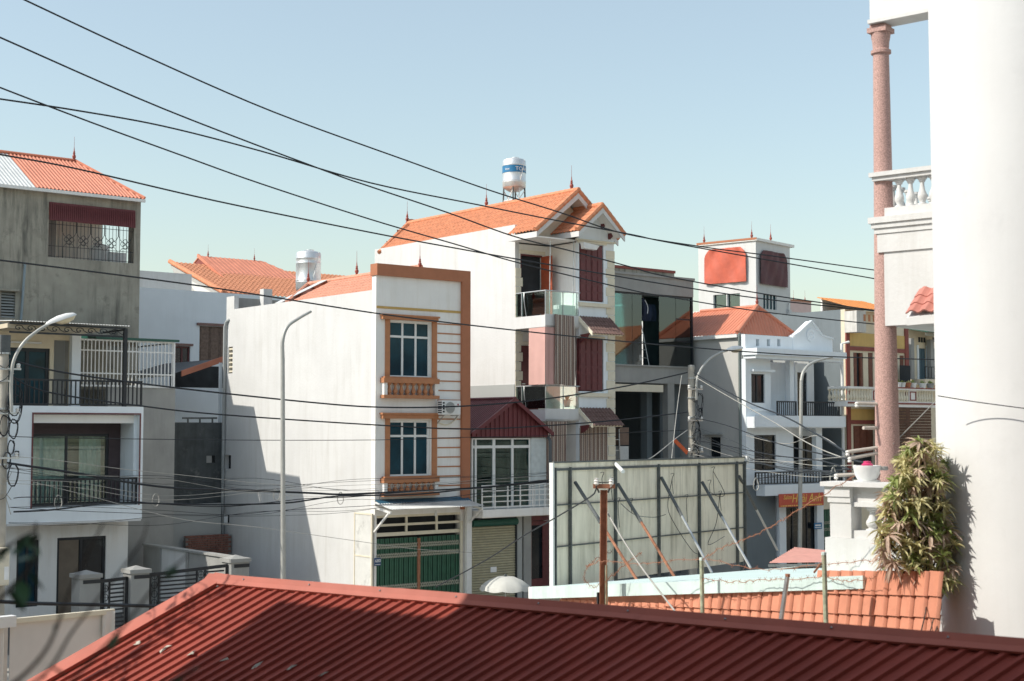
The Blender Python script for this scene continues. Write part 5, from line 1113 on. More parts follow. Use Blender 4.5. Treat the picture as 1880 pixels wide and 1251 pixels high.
part('wall_lamp', MB().box(*fr(27, 828, 32, 839, YM)[:2], YM - .16, YM - .002, *fr(27, 828, 32, 839, YM)[2:]), m_black, l3)
# terrace storey
yu = 49.2; xu1 = at(143, 660, Y=yu).x; du = fr(10, 639, 91, 742, yu); du = (max(du[0], XM0 + .15), du[1], z_t, du[3]); zu1 = at(100, 612, Y=yu).z
part('terrace_wall', wall(MB(), XM0, xu1, z_t, zu1, yu, yu + .2, [du, (at(98, 700, Y=yu).x, at(129, 700, Y=yu).x, z_t, at(110, 625, Y=yu).z)]), m_cream, l3)
part('terrace_niche', B(at(98, 700, Y=yu).x - .1, at(129, 700, Y=yu).x + .1, yu + .8, yu + .9, z_t, zu1), m_greyp, l3)
window(l3, du, yu, 2, 1, m_blackf, m_pane, fw=.12, name='terrace_door'); part('terrace_pier', B(xu1 - .32, xu1 + .01, yu - .25, yu - .002, z_t, zu1), m_bluew, l3)
part('terrace_ceiling', B(XM0, xu1 + .1, YM + .3, yu + 2, zu1, zu1 + .15), m_cream, l3)
part('tube_lamp', MB().tube([at(20, 628, Y=yu - .08), at(76, 630, Y=yu - .08)], .035, 8), m_white_m, l3)
# canopy with scroll fascia
yc = YM + .1; zc0, zc1 = at(120, 614, Y=yc).z, at(120, 598, Y=yc).z; xp = at(229, 680, Y=yc).x
part('canopy_sheet', corr(MB(), (XM0, yc - .15, zc1 + .06), (1, 0, 0), (0, 1, .06), xp - XM0 + .15, 0, 3.2, .1, .03, 'wave'), m_sheet_w, l3)
part('canopy_frame', MB().bar((XM0, yc, zc0), (xp, yc, zc0), .06).bar((XM0, yc, zc1), (xp, yc, zc1), .06).bar((xp, yc, z_t), (xp, yc, zc1), .12).bar((xp, yc, zc1 - .05), (xp, yu, zc1 - .05), .06), m_black, l3)
sp = [(.16 * (1 - k / 14) * math.cos(k * .62), 0, .16 * (1 - k / 14) * math.sin(k * .62)) for k in range(14)]
me_s = MB().tube(sp, .018, 5).tube([(.16, 0, 0), (.3, 0, -.11), (.44, 0, -.08)], .016, 5).mesh('scroll', m_black)
x = XM0 + .3
while x < xp - .3: inst('scroll', me_s, l3, Matrix.Translation((x, yc, (zc0 + zc1) / 2)) @ Matrix.Scale((zc1 - zc0) / .42, 4, UP)); x += .42
# white barred cage
yg_ = YMr - .05; cx0, cx1 = at(143, 665, Y=yg_).x, at(319, 665, Y=yg_).x; cz0, cz1 = at(240, 712, Y=yg_).z, at(240, 627, Y=yg_).z
part('cage_frame', MB().bar((cx0, yg_, cz1), (cx1, yg_, cz1), .06).bar((cx0, yg_, cz0 + .05), (cx1, yg_, cz0 + .05), .06).bar((cx0, yg_, cz1 - .38), (cx1, yg_, cz1 - .38), .05).bar((cx0, yg_, cz0 + .5), (cx1, yg_, cz0 + .5), .05).bar((cx1, yg_, cz0), (cx1, yg_, cz1), .08).bar((cx1, yg_, cz1), (cx1, yg_ + 3.5, cz1), .05).bar((cx1, yg_, cz0 + .5), (cx1, yg_ + 3.5, cz0 + .5), .05), m_white_m, l3)
me_cb = MB().box(-.018, .018, -.018, .018, 0, cz1 - cz0).mesh('cage_bar', m_white_m); n = 26
for k in range(n): inst('cage_bar', me_cb, l3, (cx0 + (cx1 - cx0) * (k + .5) / n, yg_, cz0))
part('cage_roof', MB().slab([(cx0 + .6, yg_ - .15, cz1 + .12), (cx1 + .15, yg_ - .15, cz1 + .12), (cx1 + .15, yg_ + 3.5, cz1 + .35), (cx0 + .6, yg_ + 3.5, cz1 + .35)], .09), m_greent, l3)
part('cage_back', wall(MB(), cx0, cx1, cz0, cz1 + .2, YMr + 3.2, YMr + 3.3, [(cx1 - 1.3, cx1, cz0 + .8, cz1)]), m_conc, l3)
part('grey_wall', B(XM1 - .3, XG1, YMr, YMr + .25, 0, cz0), m_conc2, l3); part('grey_side', B(XG1 - .25, XG1, YMr + .25, YMr + 3.3, 0, cz0), m_conc2, l3)
# ground floor
ygf = 48.1; xg1_ = at(234, 1040, Y=ygf).x; dg_ = fr(104, 986, 194, 1124, ygf); dg_ = (dg_[0], dg_[1], .15, dg_[3]); wg = fr(30, 992, 71, 1115, ygf)
part('ground_wall', wall(MB(), XM0, xg1_, 0, z_s, ygf, ygf + .2, [dg_, wg]), m_offw, l3); part('ground_side', B(xg1_ - .2, xg1_, ygf + .2, YMr, 0, z_s), m_offw, l3)
w_ = window(l3, dg_, ygf, 2, 1, m_blackf, m_paneb, fw=.1, name='ground_door'); part('door_board', B(dg_[0] + .1, dg_[0] + (dg_[1] - dg_[0]) * .45, ygf + .08, ygf + .1, .25, dg_[3] - .1), mat('brown_board', (.17, .135, .10), .6, var=.15), w_)
window(l3, wg, ygf, 2, 1, m_blackf, m_pane, fw=.09)

# ================================================================== yard wall, gate pillars, black gate leaves
XYW = at(455, 1040, Y=41.4).x
yw = thing('yard_wall', 'rendered yard wall running back from the gate, sun and shade coloured white and grey', 'wall', (XYW, 41.6, 0)); zy = at(340, 1013, X=XYW).z
ys_ = [YMr - .3, at(295, 1000, X=XYW).y, at(345, 1010, X=XYW).y, 41.75]
for i, mt in enumerate((m_conc2, m_white, m_conc2)): part('wall_panel', B(XYW, XYW + .18, ys_[i + 1] + .002, ys_[i], 0, zy), mt, yw)  # white middle and grey near panel colour in the sunlit and shaded stretches
for y in ys_[1:3]: part('wall_post', B(XYW - .04, XYW - .001, y - .09, y + .09, 0, zy), m_conc2, yw)
part('wall_cap', B(XYW - .06, XYW + .24, 41.75, YMr - .3, zy + .001, zy + .07), m_conc2, yw)
pil = []; GY = 41.5
for (x0_, x1_, yt_, lab) in ((143, 187, 1054, 'square grey gate pillar with cap nearest the house door'), (237, 277, 1045, 'square grey gate pillar with cap between the two black gate leaves'), (421, 460, 1025, 'square grey gate pillar with cap at the end of the yard wall')):
    yq = GY - .3 if x0_ < 400 else GY - 1.0
    r = fr(x0_ + 3, yt_ + 8, x1_ - 3, 1140, yq); t = thing('gate_pillar', lab, 'pillar', (r[0], yq, 0), 'gate pillars'); w_ = r[1] - r[0]
    part('shaft', B(r[0], r[1], yq, yq + w_, 0, r[3]), m_conc2, t, bevel=.01); part('cap', MB().box(r[0] - .05, r[1] + .05, yq - .05, yq + w_ + .05, r[3] + .001, r[3] + .12).lathe(((r[0] + r[1]) / 2, yq + w_ / 2, r[3] + .12), [(w_ * .7, 0), (.02, .1)], 4, Matrix.Rotation(R(45), 4, 'Z')), m_conc2, t)
    part('cap_band', B(r[0] + .1, r[1] + .01, yq - .01, yq - .001, r[3] - .16, r[3] - .05), m_black, t); pil.append((r, yq, w_))
def gate(label, p, q, z1p, z1q, boards):
    p, q = V((p[0], p[1], 0)), V((q[0], q[1], 0)); t = thing('gate_leaf', label, 'gate', tuple(p), 'black gate leaves'); L_ = (q - p).length; u = (q - p).normalized()
    ztop = lambda s: z1p + (z1q - z1p) * s / L_
    fm = MB(); 
    for s in (.02, L_ - .02): fm.bar(p + u * s + UP * .1, p + u * s + UP * ztop(s), .06)
    fm.bar(p + UP * (z1p - .04), q + UP * (z1q - .04), .06, .1); fm.bar(p + UP * .18, q + UP * .18, .06, .08); part('frame', fm, m_black, t)
    sec = [(.3 * k, k) for k in range(99)]; s = .08; k = 0
    while s < L_ - .1:
        w_ = .26 if k % 2 == 0 else min(1.1, L_ - s - .1)
        if k % 2 == 0:
            o = MB(); z = .35
            while z < ztop(s) - .2:
                c = p + u * (s + w_ / 2) + UP * (z + .13); o.tube([c + u * .09 * math.cos(i * .785) + UP * .11 * math.sin(i * .785) for i in range(9)], .012, 4, False); o.bar(c - UP * .13, c + UP * .13, .012); o.bar(c - u * .12, c + u * .12, .012); z += .27
            o.bar(p + u * s + UP * .2, p + u * s + UP * (ztop(s) - .05), .05); o.bar(p + u * (s + w_) + UP * .2, p + u * (s + w_) + UP * (ztop(s) - .05), .05); part('ornament_panel', o, m_black, t)
        else:
            z = .3
            while z < ztop(s) - .15: part('slat', MB().bar(p + u * s + UP * z, p + u * (s + w_) + UP * (z + (z1q - z1p) / L_ * w_ * .5), .03, .05), m_black, t); z += .125
        s += w_ + .03; k += 1
a, b, c = pil
gate('short black gate leaf with slats and ring ornaments between two grey pillars', (a[0][1] + .03, a[1] + .2), (b[0][0] - .03, b[1] + .2), a[0][3] - .1, b[0][3] - .1, 0)
gate('long black gate leaf with slats and ring ornaments before the sunlit yard wall', (b[0][1] + .03, b[1] + .2), (c[0][0] - .03, c[1] + .2), b[0][3] - .05, c[0][3] - .05, 0)
# ================================================================== foreground red sheet roof
ZRF = 4.55
RA = (ray(-2890, 790) * V((1, 1, 0))).normalized(); BD = ray(15100, -7370).normalized()      # ridge direction, rib direction (uphill)
Q0 = at(400, 1077, Z=ZRF); RN = RA.cross(BD); RN = (RN if RN.z > 0 else -RN).normalized()
n1 = thing('red_sheet_roof_house', 'low building under a red ribbed metal roof, half of it in shadow', 'building', (Q0.x, Q0.y, 0))
SW = .925; NS = 17; LEN = 5.4; hz = -V((BD.x, BD.y, 0)).normalized()
for k in range(NS):
    m = corr(MB(), Q0 - RA * (SW * k), -RA, -BD, SW, -.22, LEN, .185, .034)
    m.v += [tuple(V(v) - RN * .004) for v in m.v]; h_ = len(m.v) // 2; m.f += [tuple(i + h_ for i in f[::-1]) for f in m.f]
    part('roof_sheet', m, m_sheet_r, n1)
E0, E1 = Q0 + RA * .30, Q0 - RA * (SW * NS)
def capstrip(mb, p, q, prof):            # sweep a folded profile (offset vectors) from p to q
    vs = [V(e) + o for e in (p, q) for o in prof]; n = len(prof); fs = [(i, i + 1, n + i + 1, n + i) for i in range(n - 1)]
    return mb.add(vs, fs)
upv = RN; dn = -BD
m = MB(); L0 = (E1 - E0).length / 5
for k in range(5):
    a, b = E0.lerp(E1, k / 5), E0.lerp(E1, (k + 1) / 5 + (.012 if k < 4 else 0)); lift = UP * (.004 * (k % 2))
    part('ridge_flashing', capstrip(MB(), a + lift, b + lift, [RN * .02, RN * .055, RN * .06 + BD * .07 + UP * .01, RN * .085 + BD * .15 + UP * .02, RN * .02 + BD * .26 + V((hz.x, hz.y, 0)) * -.18 - UP * .02, V((hz.x, hz.y, 0)) * -.4 + BD * .2 - UP * .2]), m_sheet_f, n1)
sc_ = MB().lathe((0, 0, 0), [(.014, 0), (.014, .006), (.008, .01), (.007, .016), (0, .016)], 8).mesh('screw', m_steel, True)
for k in range(14): inst('screw', sc_, n1, E0.lerp(E1, (k + .6) / 14) + RN * .07 + BD * .10 + UP * .012)
V0, V1 = Q0 + BD * .22, Q0 - BD * LEN; sid = RA
part('verge_flashing', capstrip(MB(), V0, V1, [RN * .015, RN * .06, RN * .065 + sid * .12, RN * .08 + sid * .27, RN * .0 + sid * .30 - UP * .25]), m_sheet_f, n1)
part('rear_slope', MB().slab([E0 + BD * .15, E1 + BD * .15, E1 + V((BD.x, BD.y, 0)) * 3 - UP * 1.6, E0 + V((BD.x, BD.y, 0)) * 3 - UP * 1.6], .03), m_sheet_r, n1)
q_ = [Q0 + RA * .1 + BD * .1, Q0 + RA * .1 - BD * (LEN - .3), Q0 + RA * .1 + V((BD.x, BD.y, 0)) * 2.6 - UP * 1.4]
part('gable_wall', MB().prism([q_[1] - UP * .1, q_[0] - UP * .1, q_[2] - UP * .1, V((q_[2].x, q_[2].y, 0)), V((q_[1].x, q_[1].y, 0))], -RA * .15), m_cream, n1)
part('rear_wall', MB().prism([q_[2] - UP * .1, q_[2] - RA * 15 - UP * .1, V((*(q_[2] - RA * 15).xy, 0)), V((q_[2].x, q_[2].y, 0))], -V((BD.x, BD.y, 0)) * .15), m_cream, n1)
for px, py in ((262, 1183), (305, 1197), (358, 1203), (422, 1214), (474, 1227), (540, 1229), (600, 1242)):   # small debris caught on the ribs
    d_ = ray(px, py); kk = (Q0 - EYE).dot(RN) / d_.dot(RN); p = EYE + d_ * kk + RN * .04; mm = MB()
    pts = [p + RA * random.uniform(-.05, .05) + BD * random.uniform(-.09, .09) + RN * random.uniform(0, .02) for _ in range(5)]
    mm.add(pts + [p + RN * .03], [(0, 1, 5), (1, 2, 5), (2, 3, 5), (3, 4, 5), (4, 0, 5)])
    solo('dry_leaf', mm, mat('bleached_litter', (.5, .47, .4), .9), 'small pale dry leaf lying on the red ribbed roof', 'leaf', 'dry leaves on the red roof')

# ================================================================== shop with tile-clad parapet and pale teal roof, carrying the billboard
P1, P2 = at(1028, 1100, D=27.4), at(1726, 1127, D=19.2); TU = (P2 - P1); TL = TU.length; TU.normalize()
tn = V((TU.y, -TU.x, 0)); tn = tn if tn.dot(FW) < 0 else -tn; tn.normalize(); TD = (tn * .10 - UP * .99).normalized(); TNn = TU.cross(TD); TNn = TNn if TNn.dot(FW) < 0 else -TNn
n2 = thing('teal_roof_shop', 'single storey shop with orange tile parapet and pale teal sheet roof', 'shop', (P1.x, P1.y, 0))
tw, tlen = .245, .285; prof = [(0, 0), (.06, .004), (.16, .0), (.20, .028), (.225, .036), (.25, .02), (.262, .0)]
tm = MB(); vs = []
for v, t in ((0, 0.0), (tlen + .05, .028)):
    for a, b in prof: vs.append(V((a, v, b + t)))
for a, b in prof: vs.append(V((a, tlen + .05, b + .012)))
n = len(prof); fs = [(i, i + 1, n + i + 1, n + i) for i in range(n - 1)] + [(n + i, n + i + 1, 2 * n + i + 1, 2 * n + i) for i in range(n - 1)]
me_t = tm.add(vs, fs).mesh('roof_tile', m_tilef, True)
if (me_t.polygons[0].normal.z < 0): me_t.flip_normals()
MTl = Matrix(((TU.x, TD.x, TNn.x, 0), (TU.y, TD.y, TNn.y, 0), (TU.z, TD.z, TNn.z, 0), (0, 0, 0, 1)))
ncol = int(TL / tw) + 1
for r_ in (-2, -1, 0, 1, 2):
    for c_ in range(ncol):
        p = P1 + TU * (c_ * tw) + TD * (r_ * tlen); 
        if (r_ == -2 and c_ * tw < TL * .74) or (r_ == -1 and c_ * tw < TL * .34): continue
        Mx = MTl.copy(); Mx.translation = p + TNn * random.uniform(0, .006); inst('roof_tile', me_t, n2, Mx @ Matrix.Rotation(random.uniform(-.012, .012), 4, 'Z'))
part('parapet_core', MB().prism([P1 + TD * -.12 - TNn * .04, P2 - TU * .4 + TD * -.5 - TNn * .04, P2 - TU * .4 + TD * 3.5 - TNn * .04, P1 + TD * 3.2 - TNn * .04], -TNn * .1), m_tilef, n2)
FL, FR = at(988, 1078, D=28.0), at(1598, 1058, D=20.45); HF = .235
off = TNn * .15
part('fascia', MB().prism([FL + off, FR + off, FR + off - UP * (HF - .05), FL + off - UP * HF], -TNn * .05), m_teal, n2)
BL, BR = at(1012, 1081, D=35.5), at(1620, 1028, D=40.5)
part('roof', MB().slab([FL, FR, BR], .05).slab([FL, BR, BL], .05), m_teal, n2)
part('fascia_end', MB().prism([FL + off - UP * .005, FL + off - UP * (HF + .25), FL - TNn * 1.2 - UP * (HF + .25), FL - TNn * 1.2 - UP * .1], -TU * .12), m_white_m, n2)
part('fascia_patch', MB().prism([at(1047, 1076, D=27.1), at(1067, 1075, D=26.9), at(1062, 1096, D=26.9), at(1052, 1096, D=27.05)], -FW * .03), mat('faded_green_patch', (.10, .28, .23), .7, var=.3, scale=6), n2)
part('wall', MB().prism([V((FL.x, FL.y, 0)), V((BL.x, BL.y, 0)), BL - UP * .1, FL - UP * .3], TU * .15), m_offw, n2)
part('rear_wall', MB().prism([V((BL.x, BL.y, 0)), V((BR.x, BR.y, 0)), BR - UP * .1, BL - UP * .1], V((0, -.15, 0))), m_offw, n2)

# billboard seen from behind
G0, G1 = at(1017, 900, D=35.0), at(1369.5, 900, D=42.2); gu = (G1 - G0) * V((1, 1, 0)); GL = gu.length; gu.normalize(); gn = V((gu.y, -gu.x, 0)); gn = gn if gn.dot(FW) < 0 else -gn
zb0, zb1 = 2.74, 5.80; MG = Matrix(((gu.x, -gn.x, 0, G0.x), (gu.y, -gn.y, 0, G0.y), (0, 0, 1, 0), (0, 0, 0, 1)))   # local x along, y away from us
bb = thing('billboard', 'large pale billboard seen from behind, propped on slanting struts on the teal roof', 'billboard', (G0.x, G0.y, zb0))
gs = lambda px: (walk(V((G0.x, G0.y, 0)), gu, px) - V((G0.x, G0.y, 0))).length
vx = [0, gs(1047), gs(1130), gs(1209), gs(1283), gs(1352), GL]
for i in range(6): part('panel', MB().box(vx[i] + .004, vx[i + 1] - .004, .06, .085, zb0, zb1 - .15, MG), m_panel, bb)
part('head_strip', MB().box(-.02, GL + .02, .03, .12, zb1 - .145, zb1, MG), m_panel, bb)
for i, x in enumerate([.06] + vx[1:-1] + [GL - .05]): part('upright', MB().box(x - .022, x + .022, -.03, .055, zb0 - .05, zb1 - .12, MG), m_bframe, bb)
for z, w_ in ((zb1 - .17, .03), (zb0 + 2.02, .014), (zb0 + 1.0, .014), (zb1 + .01, .02)): part('cross_rail', MB().box(0, GL, .0, .058, z - w_, z + w_, MG), m_bframe, bb)
part('side_return', MB().box(-.07, -.005, -.02, .09, zb0 - .1, zb1, MG), m_white_m, bb)
part('corner_cap', MB().box(GL - .02, GL + .1, -.06, .1, zb1 - .2, zb1 + .04, MG), m_white_m, bb)
for i, (xa_, ya_, xb_, yb_, zz, mt) in enumerate(((1053.6, 885.5, 1172.5, 1070, 3.05, m_rust), (1132, 889, 1240, 1062, 3.0, m_rust), (1211.5, 877, 1307, 1052, 2.98, m_steel), (1286, 885.5, 1378, 1043, 2.95, m_steel), (1354, 875, 1427, 1010, 2.75, m_steel))):
    s = gs(xa_); p = MG @ V((s, -.03, at(xa_, ya_, D=35 + 7.2 * s / GL).z)); q = at(xb_, yb_, Z=zz)
    part('strut', MB().tube([p, q], .036, 8), mt, bb, True); mid = p.lerp(q, .0); part('strut_sleeve', MB().tube([p.lerp(q, .0), p.lerp(q, .42)], .044, 8), m_bframe, bb, True)
part('loose_bar', MB().tube([at(1130, 852, D=37), at(1144, 866, D=36)], .05, 8), m_white_m, bb)
for k, (px, py) in enumerate(((1105, 872), (1122, 882), (1135, 919), (1158, 920), (1234, 874), (1260, 913), (1302, 886), (1322, 906), (1309, 862))):
    q = at(px, py, D=35.0 + 7.2 * gs(px) / GL - .05); part('wire_tie', MB().tube(spline([q + V((-.06, 0, .05)), q + V((.05, -.02, .06)), q + V((.0, 0, -.1)), q + V((.04, 0, -.3 - .2 * (k % 3)))]), .008, 4), m_wire, bb)
for k, pts in enumerate((((1234, 880), (1226, 930), (1240, 965), (1270, 1010), (1283, 1018)), ((1322, 905), (1315, 960), (1300, 1000), (1330, 985)), ((1140, 925), (1165, 945), (1200, 950), (1222, 945)), ((1309, 865), (1330, 905), (1320, 912), (1305, 905)))):
    part('loose_wire', MB().tube(spline([at(x, y, D=34.8 + 7.2 * gs(x) / GL) for x, y in pts]), .009, 4), m_wire, bb)
# rusty service post with two insulators
rp = thing('rusty_service_post', 'rusty steel post with a cross arm and two white insulators before the billboard', 'post', tuple(at(1107, 1110, D=25.2)))
DR = 25.2; pt_, pb_ = at(1108, 900, D=DR), at(1106, 1140, D=DR); MR = Matrix.Translation((0, 0, 0))
for s in (-1, 1): part('flange', MB().prism([pt_ + RT * (.055 * s) - FW * .05, pb_ + RT * (.055 * s) - FW * .05, pb_ + RT * (.055 * s) + FW * .05, pt_ + RT * (.055 * s) + FW * .05], RT * .012), m_rust, rp)
part('web', MB().prism([pt_ - RT * .055, pb_ - RT * .055, pb_ + RT * .055, pt_ + RT * .055], FW * .012), m_rust, rp)
c0, c1 = at(1089, 893, D=DR), at(1129, 893, D=DR); part('cross_arm', MB().bar(c0, c1, .09, .075), m_rust, rp)
for px in (1095, 1122):
    q = at(px, 889, D=DR) - FW * .03; part('insulator', MB().lathe(q - UP * .02, [(0, 0), (.03, 0), (.05, .03), (.035, .05), (.05, .075), (.03, .1), (.045, .12), (0, .13)], 12), m_porc, rp, True)
part('tie_rod', MB().tube([at(1095, 886, D=DR), at(1122, 886, D=DR)], .008, 5), m_wire, rp)
part('bolt', MB().bar(at(1096, 896, D=DR), at(1100, 905, D=DR), .03).bar(at(1120, 896, D=DR), at(1116, 905, D=DR), .03), m_bframe, rp)
part('green_pipe', MB().tube([at(1113, 1038, D=DR), at(1113, 1140, D=DR)], .03, 8), mat('flaking_green_pipe', (.38, .42, .30), .7, var=.35, scale=12, spots=.6, spcol=(.3, .15, .08)), rp, True)
part('black_bar', MB().bar(at(1098, 1088, D=DR), at(1098, 1130, D=DR), .035), m_black, rp)
for i, (x0, y0, x1, y1, D_, lab) in enumerate(((1288, 1026, 1290, 1140, 23.0, 'pale green flaking pipe holding barbed wire beside the billboard strut'), (1512.5, 1016, 1517, 1160, 20.0, 'pale green pipe post holding barbed wire near the flower pot pillar'), (1446, 1056, 1431, 1160, 20.4, 'leaning bare grey pipe post between the two green wire posts'))):
    t = thing('wire_post', lab, 'post', tuple(at(x1, y1, D=D_)), 'posts of the barbed wire'); mt = m_steel if i == 2 else MATS['flaking_green_pipe']
    part('tube', MB().tube([at(x0, y0, D=D_), at(x1, y1, D=D_)], .034, 8), mt, t, True); part('cap', MB().tube([at(x0, y0 - 2, D=D_), at(x0, y0 + 3, D=D_)], .036, 8), m_rust if i == 2 else m_teal, t)
    if i == 1: part('spike', MB().bar(at(1508, 1034, D=D_), at(1494, 1052, D=D_), .025), m_rust, t)
def barbed(name, label, pts, D0, D1, seed):
    rnd = random.Random(seed); P_ = spline([at(x, y, D=D0 + (D1 - D0) * i / (len(pts) - 1)) for i, (x, y) in enumerate(pts)], 10); m = MB()
    P_ = [p + V((rnd.uniform(-.012, .012), 0, rnd.uniform(-.02, .02))) for p in P_]; m.tube(P_, .006, 4)
    for i in range(1, len(P_) - 1, 2): 
        for s in (1, -1): m.tube([P_[i] + V((-.03 * s, 0, -.035)), P_[i] + V((.03 * s, 0, .035))], .0028, 3)
    solo(name, m, m_rust, label, 'barbed wire', 'strands of barbed wire')
barbed('barbed_wire', 'rusty barbed wire strand strung highest between the green posts', [(1076, 1040), (1110, 1030), (1180, 1035), (1290, 1027), (1400, 1046), (1512, 1036), (1590, 1030), (1640, 1020)], 25.2, 20, 1)
barbed('barbed_wire', 'rusty barbed wire strand sagging low over the teal fascia', [(1288, 1062), (1340, 1068), (1400, 1066), (1450, 1064), (1514, 1060), (1560, 1068), (1610, 1058)], 23, 19.9, 2)
barbed('barbed_wire', 'rusty barbed wire tangle looping round the rusty service post', [(1125, 1012), (1090, 1030), (1072, 1060), (1090, 1078), (1120, 1060), (1150, 1035), (1178, 1014)], 25.3, 25.0, 3)
barbed('barbed_wire', 'rusty barbed wire strand climbing from the green post to the salon side', [(1290, 1026), (1330, 1004), (1380, 985), (1430, 958), (1470, 935), (1570, 872)], 23, 21.5, 4)

# small pink sheet roof below the salon
sp_ = [at(1412, 1034, D=33), at(1534, 1032, D=31), at(1534, 1013, D=36), at(1460, 1005, D=38)]
so = thing('pink_sheet_canopy', 'small faded pink corrugated canopy below the salon door', 'canopy', tuple(sp_[0]))
m = MB(); nn_ = 12
for k in range(nn_):
    f0, f1 = k / nn_, (k + 1) / nn_; a, b = sp_[0].lerp(sp_[3], f0), sp_[1].lerp(sp_[2], f0); c, d = sp_[1].lerp(sp_[2], f1), sp_[0].lerp(sp_[3], f1)
    h0 = UP * .02; m.add([a, b, b.lerp(c, .5) + h0, a.lerp(d, .5) + h0], [(0, 1, 2, 3)]); m.add([a.lerp(d, .5) + h0, b.lerp(c, .5) + h0, c, d], [(0, 1, 2, 3)])
part('sheet', m, m_sheet_p, so); part('rafter', MB().bar(sp_[0] - UP * .06, sp_[1] - UP * .06, .06).bar(sp_[3] - UP * .06, sp_[2] - UP * .06, .06), m_bframe, so)

# ================================================================== near building on the right: balcony, granito column, round white corner
DC = 23.0; PC = at(1629, 800, D=DC); MN = frame((PC.x, PC.y, 0)); zn = lambda y: at(1615, y, D=DC).z
n3 = thing('balcony_building', 'white building with a rounded corner, pink granito column and balustraded balcony', 'building', (PC.x, PC.y, 0))
rt_, rb_ = .128, .205; z0_, z1_ = 4.9, zn(62)
cprof = [(rb_ + .03, z0_), (rb_ + .03, z0_ + .15), (rb_, z0_ + .2)] + [(rb_ + (rt_ - rb_) * k / 8, z0_ + .2 + (z1_ - z0_ - .55) * k / 8) for k in range(1, 9)] + [(rt_ + .035, z1_ - .34), (rt_ + .035, z1_ - .29), (rt_, z1_ - .27), (rt_ + .01, z1_ - .14), (rt_ + .02, z1_ - .1), (rt_ + .03, z1_ - .02), (rt_ + .03, z1_)]
part('granito_column', MB().lathe((PC.x, PC.y, 0), cprof, 28), m_pinkg, n3, True)
part('capital', MB().box(-.165, .165, -.165, .165, z1_ + .001, z1_ + .08, MN).box(-.13, .13, -.13, .13, z1_ + .081, z1_ + .13, MN), m_pinkg, n3)
part('upper_slab', MB().box(-.2, .16, -6, .09, z1_ + .2, z1_ + 1.2, MN), mat('stained_white_slab', (.72, .71, .69), .9, var=.05, spots=.35, spcol=(.4, .36, .32)), n3)
part('slab_moulding', MB().box(-.23, .2, -6, .12, z1_ + .135, z1_ + .199, MN), m_white, n3)
za_, zb_, zc_, zd_, ze_ = zn(320), zn(335), zn(386), zn(402), zn(432)
part('balcony_rail', MB().box(-.24, .12, -6, .14, za_ - .07, za_, MN).box(-.2, .08, -6, .1, zb_, za_ - .072, MN), m_white, n3)
nb_ = baluster_mesh(zb_ - zc_, .15, m_white, 14)
for k in range(1, 22): inst('baluster', nb_, n3, MN @ V((-.08, -.12 - k * .195, zc_)))
for k in range(1, 10): inst('baluster', nb_, n3, MN @ V((.1 + k * .3, .02, zc_)))
part('balcony_plinth', MB().box(-.18, .1, -6, -.1, zd_, zc_, MN), m_white, n3)
part('balcony_slab', MB().box(-.27, 3, -6, .15, zd_ - .1, zd_ - .002, MN).box(-.24, 3, -6, .11, zd_ - .18, zd_ - .101, MN).box(-.21, 3, -6, .07, ze_, zd_ - .181, MN), m_white, n3)
part('beam', MB().box(-.19, 3, -6, .03, zn(466), ze_ - .002, MN), m_white, n3); part('wall', MB().box(-.16, 3, -6, -.07, zn(600), zn(466) - .002, MN), m_white, n3)
part('rear_wall', MB().box(2.4, 3, -6, -.3, 0, zn(466), MN), m_white, n3)
ch = [at(1664, 574, D=21.6), at(1740, 566, D=21.2)]
d_ = (CV * -.75 - UP * .62).normalized(); tp = ch[0] - d_ * .62
part('eave_tiles', tiles(MB(), tp, (ch[1] - ch[0]) * V((1, 1, 0)), d_, 1.6, .62, w=.2, c=.2, h=.05), mat('pink_red_tile', (.48, .19, .15), .8, var=.15), n3)
part('eave_slab', MB().prism([tp - UP * .08, ch[0] - UP * .08, ch[1] - UP * .08, ch[1] - d_ * .62 - UP * .08], -UP * .12), m_white, n3)
# round white corner
DW = 20.4; rw = .000383 * DW * 190; cw = at(1917, 790, D=DW)
part('round_corner', MB().lathe((cw.x, cw.y, 0), [(rw, 0), (rw, 18), (rw * 1.08, 18), (rw * 1.08, 18.3)], 96), mat('smooth_white_wall', (.69, .695, .69), .9, var=.035, scale=.8, bump=.12, bscale=9, spots=.06, streak=.2, scol=(.56, .56, .54)), n3, True)
# terrace balustrade with the flower pot
PO = at(1534, 960, D=22.6); MO = frame((PO.x, PO.y, 0)); zt = at(1560, 893, D=22.4).z; zo = at(1560, 987, D=22.4).z
tb = thing('terrace_balustrade', 'white terrace balustrade pillar with turned balusters beside the climbing plant', 'balustrade', (PO.x, PO.y, 0))
du_ = -AV; dv = V((-du_.y, du_.x, 0)); MO = Matrix(((du_.x, dv.x, 0, PO.x), (du_.y, dv.y, 0, PO.y), (0, 0, 1, 0), (0, 0, 0, 1)))
part('pillar', MB().box(0, .36, -.18, .18, zo, zt - .25, MO).box(-.03, .36, -.2, .2, zt - .25, zt - .16, MO).box(-.07, .36, -.22, .22, zt - .16, zt - .005, MO), m_white, tb)
part('coping', MB().box(-.12, 2.2, -.27, .27, zt, zt + .07, MO), m_white, tb)
part('rail', MB().box(.361, 2.2, -.1, .14, zt - .24, zt - .001, MO).box(.361, 2.2, -.14, .16, zt - .31, zt - .241, MO), m_white, tb)
part('base', MB().box(-.06, 2.2, -.24, .24, 3.0, zo - .002, MO).box(.361, 2.2, -.14, .2, zo - .001, zo + .12, MO), m_white, tb)
nb2 = baluster_mesh(zt - .312 - zo - .12, .2, m_white, 16)
for k in range(6): inst('baluster', nb2, tb, MO @ V((.62 + k * .26, .02, zo + .12)))
